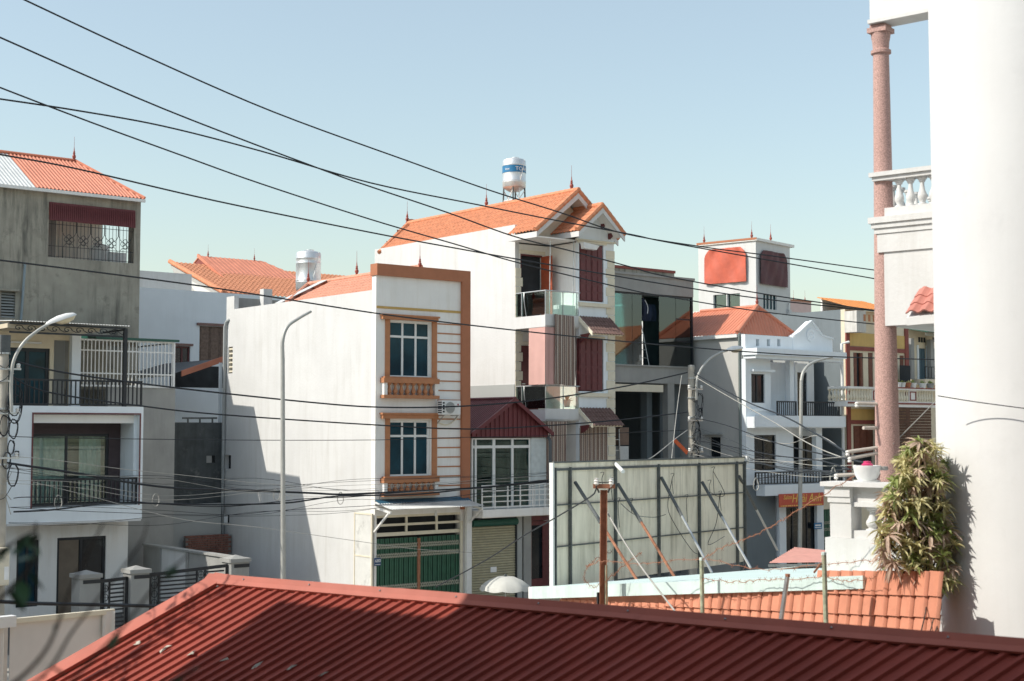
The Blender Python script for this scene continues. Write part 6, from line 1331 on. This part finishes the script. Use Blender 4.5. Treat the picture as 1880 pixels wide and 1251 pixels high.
pp_ = at(1592, 886, D=22.4); fp = thing('fluted_flower_pot', 'white fluted flower pot with a pink cap on the terrace balustrade', 'flower pot', (pp_.x, pp_.y, zt + .07)); zq = zt + .075
vs = []; fs = []; pr = [(.13, 0), (.15, .04), (.19, .12), (.2, .19), (.215, .22), (.215, .25), (.18, .25), (.17, .2), (0, .18)]; nf = 40
for r_, z in pr:
    for j in range(nf): w_ = 2 * math.pi * j / nf; rr = r_ * (1 + (.03 * (j % 2) if .03 < z < .2 and r_ > .1 else 0)); vs.append((pp_.x + rr * math.cos(w_), pp_.y + rr * math.sin(w_), zq + z))
for i in range(len(pr) - 1):
    for j in range(nf): fs.append((i * nf + j, i * nf + (j + 1) % nf, (i + 1) * nf + (j + 1) % nf, (i + 1) * nf + j))
part('pot', MB().add(vs, fs), m_ped, fp, True); part('saucer', MB().lathe((pp_.x, pp_.y, zt + .071), [(0, 0), (.2, 0), (.21, .02), (0, .02)], 20), m_ped, fp)
part('pink_cap', MB().lathe((pp_.x + .01, pp_.y, zq + .24), [(0, 0), (.085, 0), (.09, .03), (.06, .045), (.06, .075), (0, .08)], 16), m_plastic, fp, True)
part('jar', MB().lathe((pp_.x + .23 * RT.x, pp_.y + .23 * RT.y, zt + .25), [(0, 0), (.1, 0), (.1, .06), (0, .06)], 12), m_conc2, fp)
# column brackets with insulators
for i, (xa_, ya_, xb_, yb_, lab) in enumerate(((1612, 742, 1573, 741, 'short bracket high on the pink column with a grey insulator'), (1612, 786, 1585, 786, 'tiny white bracket on the pink column midway down'), (1612, 822, 1556, 830, 'upper pipe bracket low on the pink column with a white insulator'), (1612, 832, 1560, 842, 'lower pipe bracket low on the pink column'), (1655, 868, 1535, 873, 'pipe bracket with two insulators behind the flower pot'))):
    t = thing('wire_bracket', lab, 'bracket', tuple(at(xb_, yb_, D=DC - .1))); p, q = at(xa_, ya_, D=DC - .05), at(xb_, yb_, D=DC - .2)
    part('arm', MB().tube([p, q], .028, 8), mat('pale_conduit', (.55, .5, .44), .7, spots=.3), t)
    if i != 1: part('insulator', MB().lathe(q - UP * .06, [(0, 0), (.03, 0), (.036, .02), (.025, .04), (.038, .06), (.025, .08), (0, .085)], 10), m_porc, t, True)

# ================================================================== climbing plant against the round corner
pl = thing('climbing_plant', 'bushy plant of pale and dry lance leaves growing against the rounded white corner', 'plant', tuple(at(1690, 1090, D=19.6)))
def rosette(seed, mt, nl, ln, droop):
    rnd = random.Random(seed); m = MB()
    for k in range(nl):
        w_ = 2.4 * k + rnd.uniform(-.3, .3); el = rnd.uniform(-.5, 1.15) - droop; l = ln * rnd.uniform(.65, 1.15); wd = .021 * rnd.uniform(.8, 1.3); d = V((math.cos(w_) * math.cos(el), math.sin(w_) * math.cos(el), math.sin(el))); s = d.cross(UP).normalized(); n_ = s.cross(d)
        pts = []
        for f_, wf in ((0, .3), (.25, .9), (.55, 1), (.82, .55), (1, 0.02)):
            c = d * (l * f_) - UP * (l * .45 * f_ * f_) + n_ * .0; pts += [c + s * wd * wf + n_ * .012 * wf, c, c - s * wd * wf + n_ * .012 * wf]
        m.add(pts, [(3 * i + j, 3 * i + j + 1, 3 * i + j + 4, 3 * i + j + 3) for i in range(4) for j in (0, 1)])
    return m.mesh('leaf_rosette', mt)
ros = [rosette(k, (m_leaf2, m_leaf2, m_leaf, m_leafd, m_leafd, m_leaf)[k], 16, .25, (0, .1, 0, .7, .5, .2)[k]) for k in range(6)]
rnd = random.Random(5); edge = [(812, 1670, 1714), (835, 1652, 1728), (870, 1638, 1732), (900, 1626, 1732), (940, 1620, 1738), (975, 1616, 1742), (1000, 1612, 1750), (1030, 1622, 1752), (1055, 1665, 1748), (1078, 1712, 1750)]
def span(y):
    for (a, l0, r0), (b, l1, r1) in zip(edge, edge[1:]):
        if a <= y <= b: t = (y - a) / (b - a); return l0 + (l1 - l0) * t, r0 + (r1 - r0) * t
stems = MB()
for k in range(330):
    y = 812 + 264 * (rnd.random() ** .9); l, r = span(min(y, 1077)); x = rnd.uniform(l, r); dpt = 20.0 + rnd.uniform(-.42, .35); p = at(x, y, D=dpt)
    w = rnd.choices(range(6), (4, 4, 2.2, 2.6, 2.2, 1.6))[0]
    inst('leaf_rosette', ros[w], pl, Matrix.Translation(p) @ Matrix.Rotation(rnd.uniform(0, 6.28), 4, 'Z') @ Matrix.Rotation(rnd.uniform(-.7, .7), 4, 'X') @ Matrix.Scale(rnd.uniform(.58, .98), 4))
    if k % 3 == 0: q = at(1700 + rnd.uniform(-40, 30), min(1110, y + rnd.uniform(60, 120)), D=20.1); stems.tube(spline([p, p.lerp(q, .5) + V((rnd.uniform(-.1, .1), 0, .03)), q], 4), .012, 5)
for px in (1695, 1712, 1722): stems.tube(spline([at(px, 1060, D=19.9), at(px + 6, 1110, D=19.4), at(px - 4, 1160, D=19.1)], 4), .009, 5)
part('stems', stems, m_bark, pl)

# ================================================================== utility poles and street lamps
def pole_lines(label, px, top, bot_r, base_y, extra):
    pass
def upole(label, px_top, y_top, Yp, X_off=0.0, r0=.17, r1=.12):
    p = at(px_top, y_top, Y=Yp); t = thing('utility_pole', label, 'utility pole', (p.x + X_off, Yp, .13))
    part('shaft', MB().tube([(p.x + X_off, Yp, .13), (p.x, Yp, p.z)], r0, 16, True, r1), mat('pale_concrete_pole', (.46, .43, .37), .9, var=.15, streak=.5, spots=.4, bump=.2), t, True)
    return t, V((p.x, Yp, p.z))
pA, TA = upole('concrete utility pole beside the modern white house with the lamp head', 8, 617, 38.6)
pB, TB = upole('concrete utility pole beside the concrete house tangled with wire coils', 1269, 672, 38.2)
for t, T_, seed in ((pA, TA, 3), (pB, TB, 4)):
    rnd = random.Random(seed)
    part('pole_cap', MB().box(T_.x - .13, T_.x + .13, T_.y - .13, T_.y + .13, T_.z - .5, T_.z + .02) if t is pA else MB().lathe(T_ - UP * .05, [(.125, 0), (.125, .07), (0, .09)], 14), m_bframe if t is pA else m_conc2, t)
    for k in range(5):
        z = T_.z - .5 - k * .75; part('clamp_band', MB().lathe((T_.x, T_.y, z), [(.15, 0), (.17, .0), (.17, .05), (.15, .05)], 16), m_steel, t)
    for k in range(3):
        z = T_.z - .9 - k * 1.2; part('cross_arm', MB().bar((T_.x - .4, T_.y - .2, z), (T_.x + .4, T_.y - .2, z), .05), m_steel, t)
        for s in (-.33, .33): part('insulator', MB().lathe((T_.x + s, T_.y - .2, z + .02), [(0, 0), (.03, 0), (.06, .03), (.04, .06), (.06, .09), (.04, .13), (0, .14)], 10), m_porc, t, True)
    for k in range(7):
        c = V((T_.x + rnd.uniform(-.12, .3), T_.y - .2, T_.z - rnd.uniform(.8, 3.8))); rr = rnd.uniform(.14, .34); loop = []
        for q in range(28): w_ = q * .5; loop.append(c + V((rr * (.6 + .1 * math.sin(q)) * math.cos(w_), -.04 * math.sin(q * .7), rr * 1.3 * math.sin(w_) + rnd.uniform(-.02, .02))))
        part('cable_coil', MB().tube(loop, .013, 4), m_wire, t)
    for k in range(9):
        z = T_.z - rnd.uniform(.6, 4.5); a = V((T_.x - .2, T_.y - .17, z)); part('tie_wire', MB().tube(spline([a, a + V((.2, -.06, rnd.uniform(-.2, .2))), a + V((.42, 0, rnd.uniform(-.5, .5)))]), .012, 4), rnd.choice((m_wire, m_wireg)), t)
r = fr(0, 1020, 14, 1060, 38.4)
mbx = thing('meter_box', 'pale electricity meter box strapped to the pole beside the modern house', 'box', (TA.x, 38.3, 0)); zz_ = at(5, 1040, Y=38.3).z
part('case', B(TA.x - .45, TA.x + .12, 38.15, 38.42, zz_ - .5, zz_ + .5), m_cream2, mbx, bevel=.02); part('notice', B(TA.x - .02, TA.x + .1, 38.14, 38.149, zz_ - .35, zz_ + .0), m_signw, mbx)
def lamp_head(t, tip, dirv, L=.75):
    d = V(dirv).normalized(); s = d.cross(UP).normalized(); u = s.cross(d); M = Matrix(((d.x, s.x, u.x, tip.x), (d.y, s.y, u.y, tip.y), (d.z, s.z, u.z, tip.z), (0, 0, 0, 1)))
    vs = []; fs = []; N_ = 14; secs = [(-.05, .05, .05, .05), (.08, .1, .1, .07), (.3, .15, .14, .1), (.55, .17, .13, .12), (.72, .13, .08, .09), (.78, .04, .02, .03)]
    for x, w_, hu, hd in secs:
        for j in range(N_): a = 2 * math.pi * j / N_; vs.append(M @ V((x * L / .75, w_ * math.cos(a), (hu if math.sin(a) > 0 else hd * .25) * math.sin(a))))
    for i in range(len(secs) - 1):
        for j in range(N_): fs.append((i * N_ + j, i * N_ + (j + 1) % N_, (i + 1) * N_ + (j + 1) % N_, (i + 1) * N_ + j))
    fs += [tuple(range(N_)), tuple((len(secs) - 1) * N_ + j for j in range(N_))]
    h = part('lamp_housing', MB().add(vs, fs), m_white_m, t, True); vs = []; fs = []
    for x, w_, hd in ((.2, .06, .02), (.32, .14, .11), (.5, .16, .14), (.66, .12, .1), (.75, .03, .02)):
        for j in range(9): a = math.pi + math.pi * j / 8; vs.append(M @ V((x * L / .75, w_ * math.cos(a), hd * math.sin(a) - .012)))
    for i in range(4):
        for j in range(8): fs.append((i * 9 + j, i * 9 + j + 1, (i + 1) * 9 + j + 1, (i + 1) * 9 + j))
    part('lamp_glass', MB().add(vs, fs), mat('cloudy_lamp_glass', (.66, .58, .40), .3, var=.15), h, True)
def street_lamp(label, pts, Yp, r0, r1, head=None, base=None, L=.8):
    P_ = [at(x, y, Y=Yp) for x, y in pts]
    if base is not None: P_ = [V((P_[0].x + base, Yp, .13))] + P_
    t = thing('street_lamp', label, 'street lamp', tuple(P_[0]), 'street lamps'); k = 2 if base is not None else 0
    S = spline(P_[max(0, k - 1):], 8) if base is not None else spline(P_, 8)
    if base is not None: part('post', MB().tube([P_[0], P_[1]], r0, 12, True, (r0 + r1) * .52), m_lampgrey, t, True)
    part('arm', MB().tube(S, (r0 + r1) * .52 if base is not None else r0, 12, True, r1), m_lampgrey, t, True)
    if head is not None: d = (P_[-1] - P_[-2]).normalized(); d = V((d.x, d.y, d.z * .6)); lamp_head(t, P_[-1], d, L)
    return t, P_
street_lamp('curved street lamp arm with pale lamp head on the pole beside the modern white house', [(21, 757), (21, 690), (28, 655), (46, 627), (70, 607), (88, 596)], 38.35, .047, .042, True, None, .82)
street_lamp('bare street lamp post without a head before the narrow house side wall', [(519, 660), (519, 625), (528, 600), (548, 585), (571, 572)], 38.6, .085, .042, None, base=.12)
street_lamp('curved street lamp with a wide pale head on the pole beside the concrete house', [(1279, 735), (1279, 700), (1286, 680), (1302, 660), (1322, 648), (1335, 644)], 38.0, .05, .042, True, None, .85)
street_lamp('bare street lamp post without a head before the salon house', [(1471, 700), (1475, 683), (1487, 669), (1507, 661), (1528, 656)], 38.2, .095, .042, None, base=-.28)
st = at(1528, 660, Y=38.2); solo('orange_strap', MB().bar(at(1238, 808, Y=38.0), at(1262, 832, Y=38.0), .02, .16), mat('orange_webbing', (.6, .12, .04), .8), 'orange strap tied slanting to the wire tangled pole', 'strap')

# ================================================================== banner frame at the left
bn0, bn1 = at(-60, 1148, D=23.2), at(208, 1114, D=25.0); bu = (bn1 - bn0) * V((1, 1, 0)); BLn = bu.length; bu.normalize(); bnn = V((-bu.y, bu.x, 0)); MBn = Matrix(((bu.x, bnn.x, 0, bn0.x), (bu.y, bnn.y, 0, bn0.y), (0, 0, 1, 0), (0, 0, 0, 1))); zbn = at(120, 1126, D=24.4).z
bt = thing('banner_frame', 'pale banner stretched on a steel frame below the modern house gate', 'banner', (bn1.x, bn1.y, 0))
xj = (walk(V((bn0.x, bn0.y, 0)), bu, 22) - V((bn0.x, bn0.y, 0))).length
for a, b in ((.0, xj - .05), (xj + .06, BLn - .12)): 
    c = cloth(MBn @ V((a, 0, zbn - .08)), MBn @ V((b, 0, zbn - .06)), 2.4, .02, 2, 24, 8); part('banner_sheet', c, m_banner, bt, True)
part('top_rail', MB().box(0, BLn, -.06, .02, zbn - .08, zbn, MBn), m_cream2, bt)
for x in (xj, BLn - .06): part('post', MB().box(x - .035, x + .035, .02, .09, 0, zbn - .03, MBn), m_steel, bt)
part('clamp', MB().box(xj - .3, xj + .12, -.1, .08, zbn - .13, zbn + .05, MBn), m_white_m, bt)
part('loose_corner', cloth(MBn @ V((BLn - .22, -.03, zbn - .03)), MBn @ V((BLn - .02, -.1, zbn - .03)), .42, .03, 1, 8, 5), m_banner, bt, True)

# ================================================================== cables
def cable(label, pts, D0, D1, r=.018, mt=None, name='overhead_cable', group='overhead cables'):
    n = len(pts); ds = [D0 + (D1 - D0) * (x - pts[0][0]) / (pts[-1][0] - pts[0][0]) for x, y in pts]
    return solo(name, MB().tube(spline([at(x, y, D=d) for (x, y), d in zip(pts, ds)], 6), r, 6), mt or m_wire, label, 'cable', group, True)
cable('black cable coming down from the top of the sky over the banded water tank roof', [(20, -12), (45, 0), (255, 98), (500, 205), (760, 300), (900, 350), (1030, 391), (1145, 429), (1300, 455), (1408, 469), (1640, 501)], 27, 44, .0175)
cable('black cable crossing the sky second from the top', [(-30, 56), (0, 69), (300, 200), (600, 315), (680, 343), (820, 390), (946, 435), (1060, 464), (1160, 491), (1220, 507), (1408, 541), (1640, 575)], 27, 44, .0175)
cable('black cable that crosses the other sky cables low over the narrow house', [(-30, 148), (0, 161), (170, 226), (340, 288), (480, 338), (680, 403), (837, 449), (960, 485), (1160, 533), (1220, 544), (1402, 573), (1640, 599)], 27, 44, .0165)
cable('black cable running flatter across the sky towards the gable peak', [(-30, 177), (0, 182), (140, 203), (300, 232), (480, 278), (680, 336), (876, 376), (1016, 404), (1160, 431), (1220, 444), (1400, 476), (1640, 518)], 27, 44, .0175)
cable('black cable passing before the weathered concrete house roof', [(-30, 277), (0, 284), (140, 310), (400, 370), (680, 427), (820, 453), (960, 478), (1160, 512), (1220, 522), (1400, 549), (1640, 575)], 27, 44, .0175)
cable('black cable passing before the white parapet of the narrow house', [(-30, 474), (0, 478), (200, 503), (400, 530), (680, 574), (860, 597), (1052, 618), (1220, 634), (1370, 646), (1524, 655), (1735, 661)], 27, 42, .017)
cable('black cable from pole to pole dipping just above the air conditioner', [(18, 660), (60, 672), (140, 688), (320, 712), (560, 738), (700, 748), (850, 746), (1000, 733), (1150, 709), (1262, 684)], 40.8, 53, .026)
cable('black cable sagging just under the air conditioner', [(18, 688), (60, 712), (130, 728), (262, 746), (400, 761), (680, 780), (860, 788), (1000, 782), (1130, 772), (1262, 757)], 40.8, 53, .024)
cable('thin black cable level with the lower window lintel', [(20, 799), (60, 803), (400, 808), (690, 808), (860, 803), (1010, 800), (1262, 790)], 40.8, 53, .011)
cable('thick black cable bundle crossing the white side wall', [(12, 850), (45, 855), (120, 866), (250, 888), (330, 897), (400, 899), (560, 905), (625, 908), (700, 905), (860, 897), (1010, 884)], 40.8, 50.5, .034)
cable('thick twisted cable bundle below the modern balcony', [(25, 940), (100, 936), (200, 924), (300, 925), (400, 927), (520, 924), (570, 918), (625, 911), (760, 908), (860, 898), (1010, 882)], 40.8, 50.4, .026)
cable('second thin strand wrapped beside the thick bundle', [(25, 915), (60, 913), (200, 916), (300, 926), (420, 930), (560, 916), (640, 913), (760, 903), (900, 893), (1010, 880)], 40.8, 50.4, .014)
cable('thin pale cable sloping across the modern balcony glass', [(20, 838), (100, 845), (230, 862), (330, 872), (480, 888), (640, 900)], 40.8, 47, .008, m_wireg)
cable('thin pale cable sloping below the yard wall to the green gate', [(60, 885), (160, 910), (330, 953), (470, 968), (650, 993), (760, 1008), (870, 1015)], 40.8, 48, .008, m_wireg)
cable('thin brown cable under the thick bundle', [(20, 932), (150, 939), (400, 946), (520, 937), (690, 928), (840, 915)], 40.8, 48.6, .009, m_wire)
cable('dark cable low over the left banner and gate', [(-30, 1103), (60, 1108), (150, 1110), (240, 1112), (300, 1114), (420, 1118)], 21.5, 24, .03)
cable('dark service cable from the rusty post down to the green gate', [(1095, 893), (1093, 902), (1083, 913), (1030, 945), (960, 985), (890, 1030), (800, 1078)], 25.1, 34, .013)
cable('pale service cable from the rusty post to the red roof', [(1122, 893), (1108, 905), (1104, 915), (1112, 935), (1140, 985), (1180, 1045), (1245, 1130)], 25.1, 20.5, .014, m_wireg)
for i, (pts, r_, mt, lab) in enumerate((
    ([(1274, 685), (1365, 735), (1440, 765), (1500, 798), (1560, 835)], .02, m_wire, 'black cable from the tangled pole to the pink column bracket'),
    ([(1276, 692), (1330, 724), (1420, 775), (1480, 812), (1540, 838), (1600, 852)], .013, m_wireg, 'pale cable from the tangled pole sloping before the salon house'),
    ([(1274, 767), (1330, 780), (1420, 812), (1500, 832), (1590, 850)], .016, m_wire, 'black cable crossing the dark side wall of the salon house'),
    ([(1274, 808), (1330, 818), (1420, 836), (1500, 845), (1560, 862)], .014, m_wire, 'lower black cable crossing the dark side wall of the salon house'),
    ([(1274, 835), (1370, 848), (1450, 860), (1540, 868)], .012, m_wire, 'lowest black cable before the salon balcony railing'),
    ([(1370, 800), (1440, 815), (1500, 800), (1560, 838)], .01, m_wireg, 'thin yellowish cable dipping before the salon balcony'),
    ([(1385, 880), (1440, 872), (1500, 866), (1560, 862), (1640, 858)], .013, m_wire, 'black cable level with the flower pot'),
    ([(1378, 845), (1420, 858), (1470, 868), (1540, 872)], .012, m_wire, 'short black cable above the billboard corner'))):
    cable(lab, pts, 52.5, 24, r_, mt)
cable('grey guy cable slanting from the tangled pole to the billboard', [(1262, 790), (1240, 806), (1200, 838), (1170, 852)][::-1], 40, 52, .016, m_wireg)
cable('grey stay wire slanting steeply beside the tangled pole', [(1233, 843), (1242, 760), (1250, 700), (1252, 690)], 47, 52, .014, m_wireg)
cable('thin grey wire from the pink column rising to the balcony house', [(1640, 815), (1680, 775), (1720, 735), (1760, 700)], 22.8, 26, .008, m_wireg)
cable('thin wire across the rounded white corner', [(1722, 727), (1790, 738), (1880, 750), (1960, 760)], 19.6, 18.6, .007, m_wire)
for (px, py, D_) in ((107, 922, 42.2), (286, 918, 44.3), (508, 908, 46.5), (701, 918, 48.0), (625, 915, 47), (1388, 889, 45), (1530, 874, 33)):
    c = at(px, py, D=D_ - .1); solo('wire_loop', MB().tube([c + V((.16 * math.cos(k * .5) * .7, .02 * math.sin(k), .2 * math.sin(k * .5))) for k in range(20)], .014, 4), m_wireg, 'pale loop of wire tying the cable bundle', 'wire', 'wire loops on the bundle')
rnd = random.Random(21)
for k in range(9):
    y0, y1 = rnd.uniform(835, 960), rnd.uniform(868, 905); m_ = [(x, y0 + (y1 - y0) * x / 1000 + (rnd.uniform(8, 40)) * (1 - (2 * x / 1000 - 1) ** 2)) for x in (16, 140, 300, 470, 640, 800, 1005)]
    cable('thin loose wire among the cables between the left pole and the gabled house', m_, 40.8, 50.3, .0065, m_wire if k % 3 else m_wireg, 'loose_wire', 'thin loose wires over the street')
for k in range(8):
    y0, y1 = rnd.uniform(760, 850), rnd.uniform(835, 880); m_ = [(1272 + 300 * t, y0 + (y1 - y0) * t + rnd.uniform(6, 22) * 4 * t * (1 - t)) for t in (0, .25, .5, .75, 1)]
    cable('thin loose wire among the cables between the tangled pole and the pink column', m_, 52.3, 24, .006, m_wire if k % 3 else m_wireg, 'loose_wire', 'thin loose wires before the salon')
# ================================================================== tree standing left of the camera, its twigs reaching into view
def leafy_twig(t, path, D, nl, r=.006, seed=0, leaf=.07):
    rnd = random.Random(seed); P_ = spline([at(x, y, D=D + .05 * i) for i, (x, y) in enumerate(path)], 6); part('twig', MB().tube(P_, r, 6, True, r * .35), m_bark, t, True)
    m = MB()
    for k in range(nl):
        i = rnd.randrange(len(P_) // 4, len(P_)); p = P_[i]; w_ = rnd.uniform(0, 6.28); d = V((math.cos(w_), math.sin(w_), rnd.uniform(-1.2, .2))).normalized(); s = d.cross(UP).normalized(); l = leaf * rnd.uniform(.7, 1.3)
        m.add([p, p + d * l * .3 + s * l * .2, p + d * l * .65 + s * l * .16, p + d * l, p + d * l * .65 - s * l * .16, p + d * l * .3 - s * l * .2], [(0, 1, 2, 3, 4, 5)])
    if nl: part('leaves', m, m_leafg, t)
m_leafg = mat('deep_green_leaf', (.035, .10, .025), .5, var=.3)
tw = thing('leafy_tree', 'thin blurred twigs with green leaves reaching in before the modern house', 'tree', tuple(at(-160, 1251, D=4.0) * V((1, 1, 0))))
b0 = at(-170, 1400, D=4.2); b1 = at(-160, 1100, D=4.0)
part('trunk', MB().tube(spline([V((b0.x, b0.y, 0)), V((b0.x, b0.y, 2.2)), b0, b1, b1 + V((-.2, .1, 1.0))], 4), .09, 10, True, .03), m_bark, tw, True)
leafy_twig(tw, [(-160, 1230), (-60, 1150), (20, 1080), (60, 1030), (66, 960)], 4.0, 9, .010, 1, .085)
leafy_twig(tw, [(-160, 1300), (-20, 1280), (80, 1200), (130, 1080), (190, 960)], 3.9, 4, .008, 2, .06)
leafy_twig(tw, [(-160, 1350), (60, 1300), (200, 1180), (290, 1070), (345, 1020)], 3.9, 4, .007, 3, .055)
leafy_twig(tw, [(-150, 1330), (60, 1255), (140, 1150), (250, 1010), (270, 960)], 4.1, 3, .006, 4, .06)
leafy_twig(tw, [(-150, 1400), (150, 1300), (320, 1250), (360, 1225)], 3.8, 3, .007, 5, .05)
leafy_twig(tw, [(-160, 1180), (-60, 1060), (20, 1000), (62, 975)], 4.2, 8, .008, 6, .08)
# ================================================================== neighbour left of the camera whose shade falls on the red roof, and the tree before it
def roofpt(x, y): d = ray(x, y); return EYE + d * ((Q0 - EYE).dot(RN) / d.dot(RN))
K = 9.0; c1_ = roofpt(515, 1106) + SUN_TO * K; c2_ = roofpt(822, 1138) + SUN_TO * K; back = (-RT * .75 - FW * .66)
nb = thing('neighbour_block', 'plain dark flat-roofed block beside the viewpoint shading the red ribbed roof', 'building', (c2_.x, c2_.y, 0))
def block(p, q, depth, z, nm):
    p, q = V((p.x, p.y, 0)), V((q.x, q.y, 0)); r, s = q + back * depth, p + back * depth
    part(nm, MB().prism([p, q, r, s], UP * z), m_slate, nb)
    e = (q - p).normalized(); L_ = (q - p).length; n_ = -back; k = 0; f = V((e.y, -e.x, 0)); f = f if f.dot(n_) > 0 else -f
    for lv_ in range(int(z // 3.3)):
        for i in range(int(L_ // 2.6)):
            a = p + e * (1.3 + i * 2.6) + UP * (1.1 + lv_ * 3.3) + f * .01; part('window', MB().prism([a, a + e * 1.1, a + e * 1.1 + UP * 1.4, a + UP * 1.4], f * .03), m_pane, nb)
block(c1_, c2_, 7, c1_.z, 'low_wing')
far2 = c2_ + FW * .02; near2 = c2_ - FW * 17 - RT * .4
block(far2, near2, 7, 16.8, 'tall_wing')
st_ = thing('street_tree', 'small branching tree just outside the view beside the red ribbed roof verge', 'tree', tuple(V((*(roofpt(150, 1220) + SUN_TO * 5.5).xy, 0))))
bp = [roofpt(x, y) + SUN_TO * k for x, y, k in ((140, 1260, 5.6), (215, 1225, 5.3), (265, 1190, 5.2), (330, 1140, 5.1), (395, 1095, 5.0), (440, 1060, 5.0))]
part('limb', MB().tube(spline(bp, 5), .055, 7, True, .015), m_bark, st_, True); rnd = random.Random(8)
part('trunk', MB().tube(spline([V((bp[0].x - 1.0, bp[0].y + .3, 0)), V((bp[0].x - .8, bp[0].y + .2, 4)), bp[0]], 6), .13, 9, True, .06), m_bark, st_, True)
lv_m = MB()
for k in range(26):
    i = rnd.randrange(0, 5); p = bp[i].lerp(bp[i + 1], rnd.random()); q = p + V((rnd.uniform(-.5, .5), rnd.uniform(-.5, .5), rnd.uniform(-.3, .8))); part('branch', MB().tube(spline([p, p.lerp(q, .5) + V((0, 0, .08)), q], 3), .016, 5, True, .005), m_bark, st_)
    for j in range(5):
        o = p.lerp(q, rnd.uniform(.4, 1)); w_ = rnd.uniform(0, 6.28); d = V((math.cos(w_), math.sin(w_), rnd.uniform(-.8, .4))).normalized(); s = d.cross(UP).normalized(); l = rnd.uniform(.07, .13)
        lv_m.add([o, o + d * l * .5 + s * l * .22, o + d * l, o + d * l * .5 - s * l * .22], [(0, 1, 2, 3)])
part('leaves', lv_m, m_leafg, st_)
# houses farther down our side, seen as reflections; the grey one added to dim them
for i, (x, y, w_, d_, h_, mw_, mr_, lab) in enumerate(((39.8, 14, 8.5, 10.2, 8.0, m_conc, m_tile3, 'weathered grey gabled house added to dim pane reflections, hidden behind the rounded white corner'), (50, 14, 8, 10.5, 8.0, m_yellow, m_sheet_o, 'yellow gabled house farther down the near side of the street'), (59, 13, 8, 11.5, 10.5, m_offw, m_tile, 'cream gabled house beyond the yellow one on the near side'), (68.5, 14, 10, 10.5, 9.0, m_cream, m_sheet_o, 'low cream gabled house at the far end of the near side'))):
    t = thing('gabled_house', lab, 'house', (x, y, 0), 'houses farther down the near side'); part('wall', B(x, x + w_, y, y + d_, 0, h_), mw_, t)
    part('gable', MB().prism([(x, y + d_ - .02, h_), (x + w_, y + d_ - .02, h_), (x + w_ / 2, y + d_ - .02, h_ + 2.6)], (0, -d_ + .04, 0)), mw_, t)
    for s in (-1, 1): part('roof', MB().slab([(x + w_ / 2, y - .4, h_ + 2.75), (x + w_ / 2, y + d_ + .4, h_ + 2.75), (x + w_ / 2 + s * (w_ / 2 + .4), y + d_ + .4, h_ - .1), (x + w_ / 2 + s * (w_ / 2 + .4), y - .4, h_ - .1)], .1), mr_, t)
    for lv_ in range(2):
        for k in range(2): part('window', B(x + 1 + k * (w_ - 3.2), x + 2.3 + k * (w_ - 3.2), y + d_ + .01, y + d_ + .05, 1.5 + lv_ * 3.4, 3.1 + lv_ * 3.4), m_paneb, t)
# unseen houses added to block sky light: left of view, behind the viewpoint
def plain_house(label, x0, x1, y0, y1, h, mw_, grp=None, M=None):
    t = thing('sky_block_house', label, 'house', tuple((M @ V((x0, y0, 0))) if M else (x0, y0, 0)), grp); part('wall', MB().box(x0, x1, y0, y1, 0, h, M), mw_, t); part('roof_slab', MB().box(x0 - .2, x1 + .2, y0 - .2, y1 + .2, h, h + .3, M), m_conc2, t)
    for k in range(int(h // 3.4)): part('window', MB().box(x0 + (x1 - x0) * .3, x0 + (x1 - x0) * .7, y0 - .04, y0 - .002, 1.2 + k * 3.4, 2.8 + k * 3.4, M), m_paneb, t)
plain_house('dark rendered house added outside the view to block sky light, next up the street from the modern house', 8.2, 15.3, 48.2, 60, 10.8, m_conc3, 'houses added up the street')
plain_house('slate grey house added outside the view to block sky light, second up the street from the modern house', -2, 6, 45, 62, 13.5, m_slate, 'houses added up the street')
plain_house('weathered house added outside the view to block sky light, third up the street from the modern house', -11, -3, 44, 62, 15.5, m_conc, 'houses added up the street')
MC = Matrix(((RT.x, FW.x, 0, 0), (RT.y, FW.y, 0, 0), (0, 0, 1, 0), (0, 0, 0, 1)))
plain_house('grey house behind the viewpoint from whose balcony the street is seen, sized to block sky light', -6.5, 22, -12, -1.6, 18, m_conc, None, MC)  # unseen; height and width chosen to darken the red roof
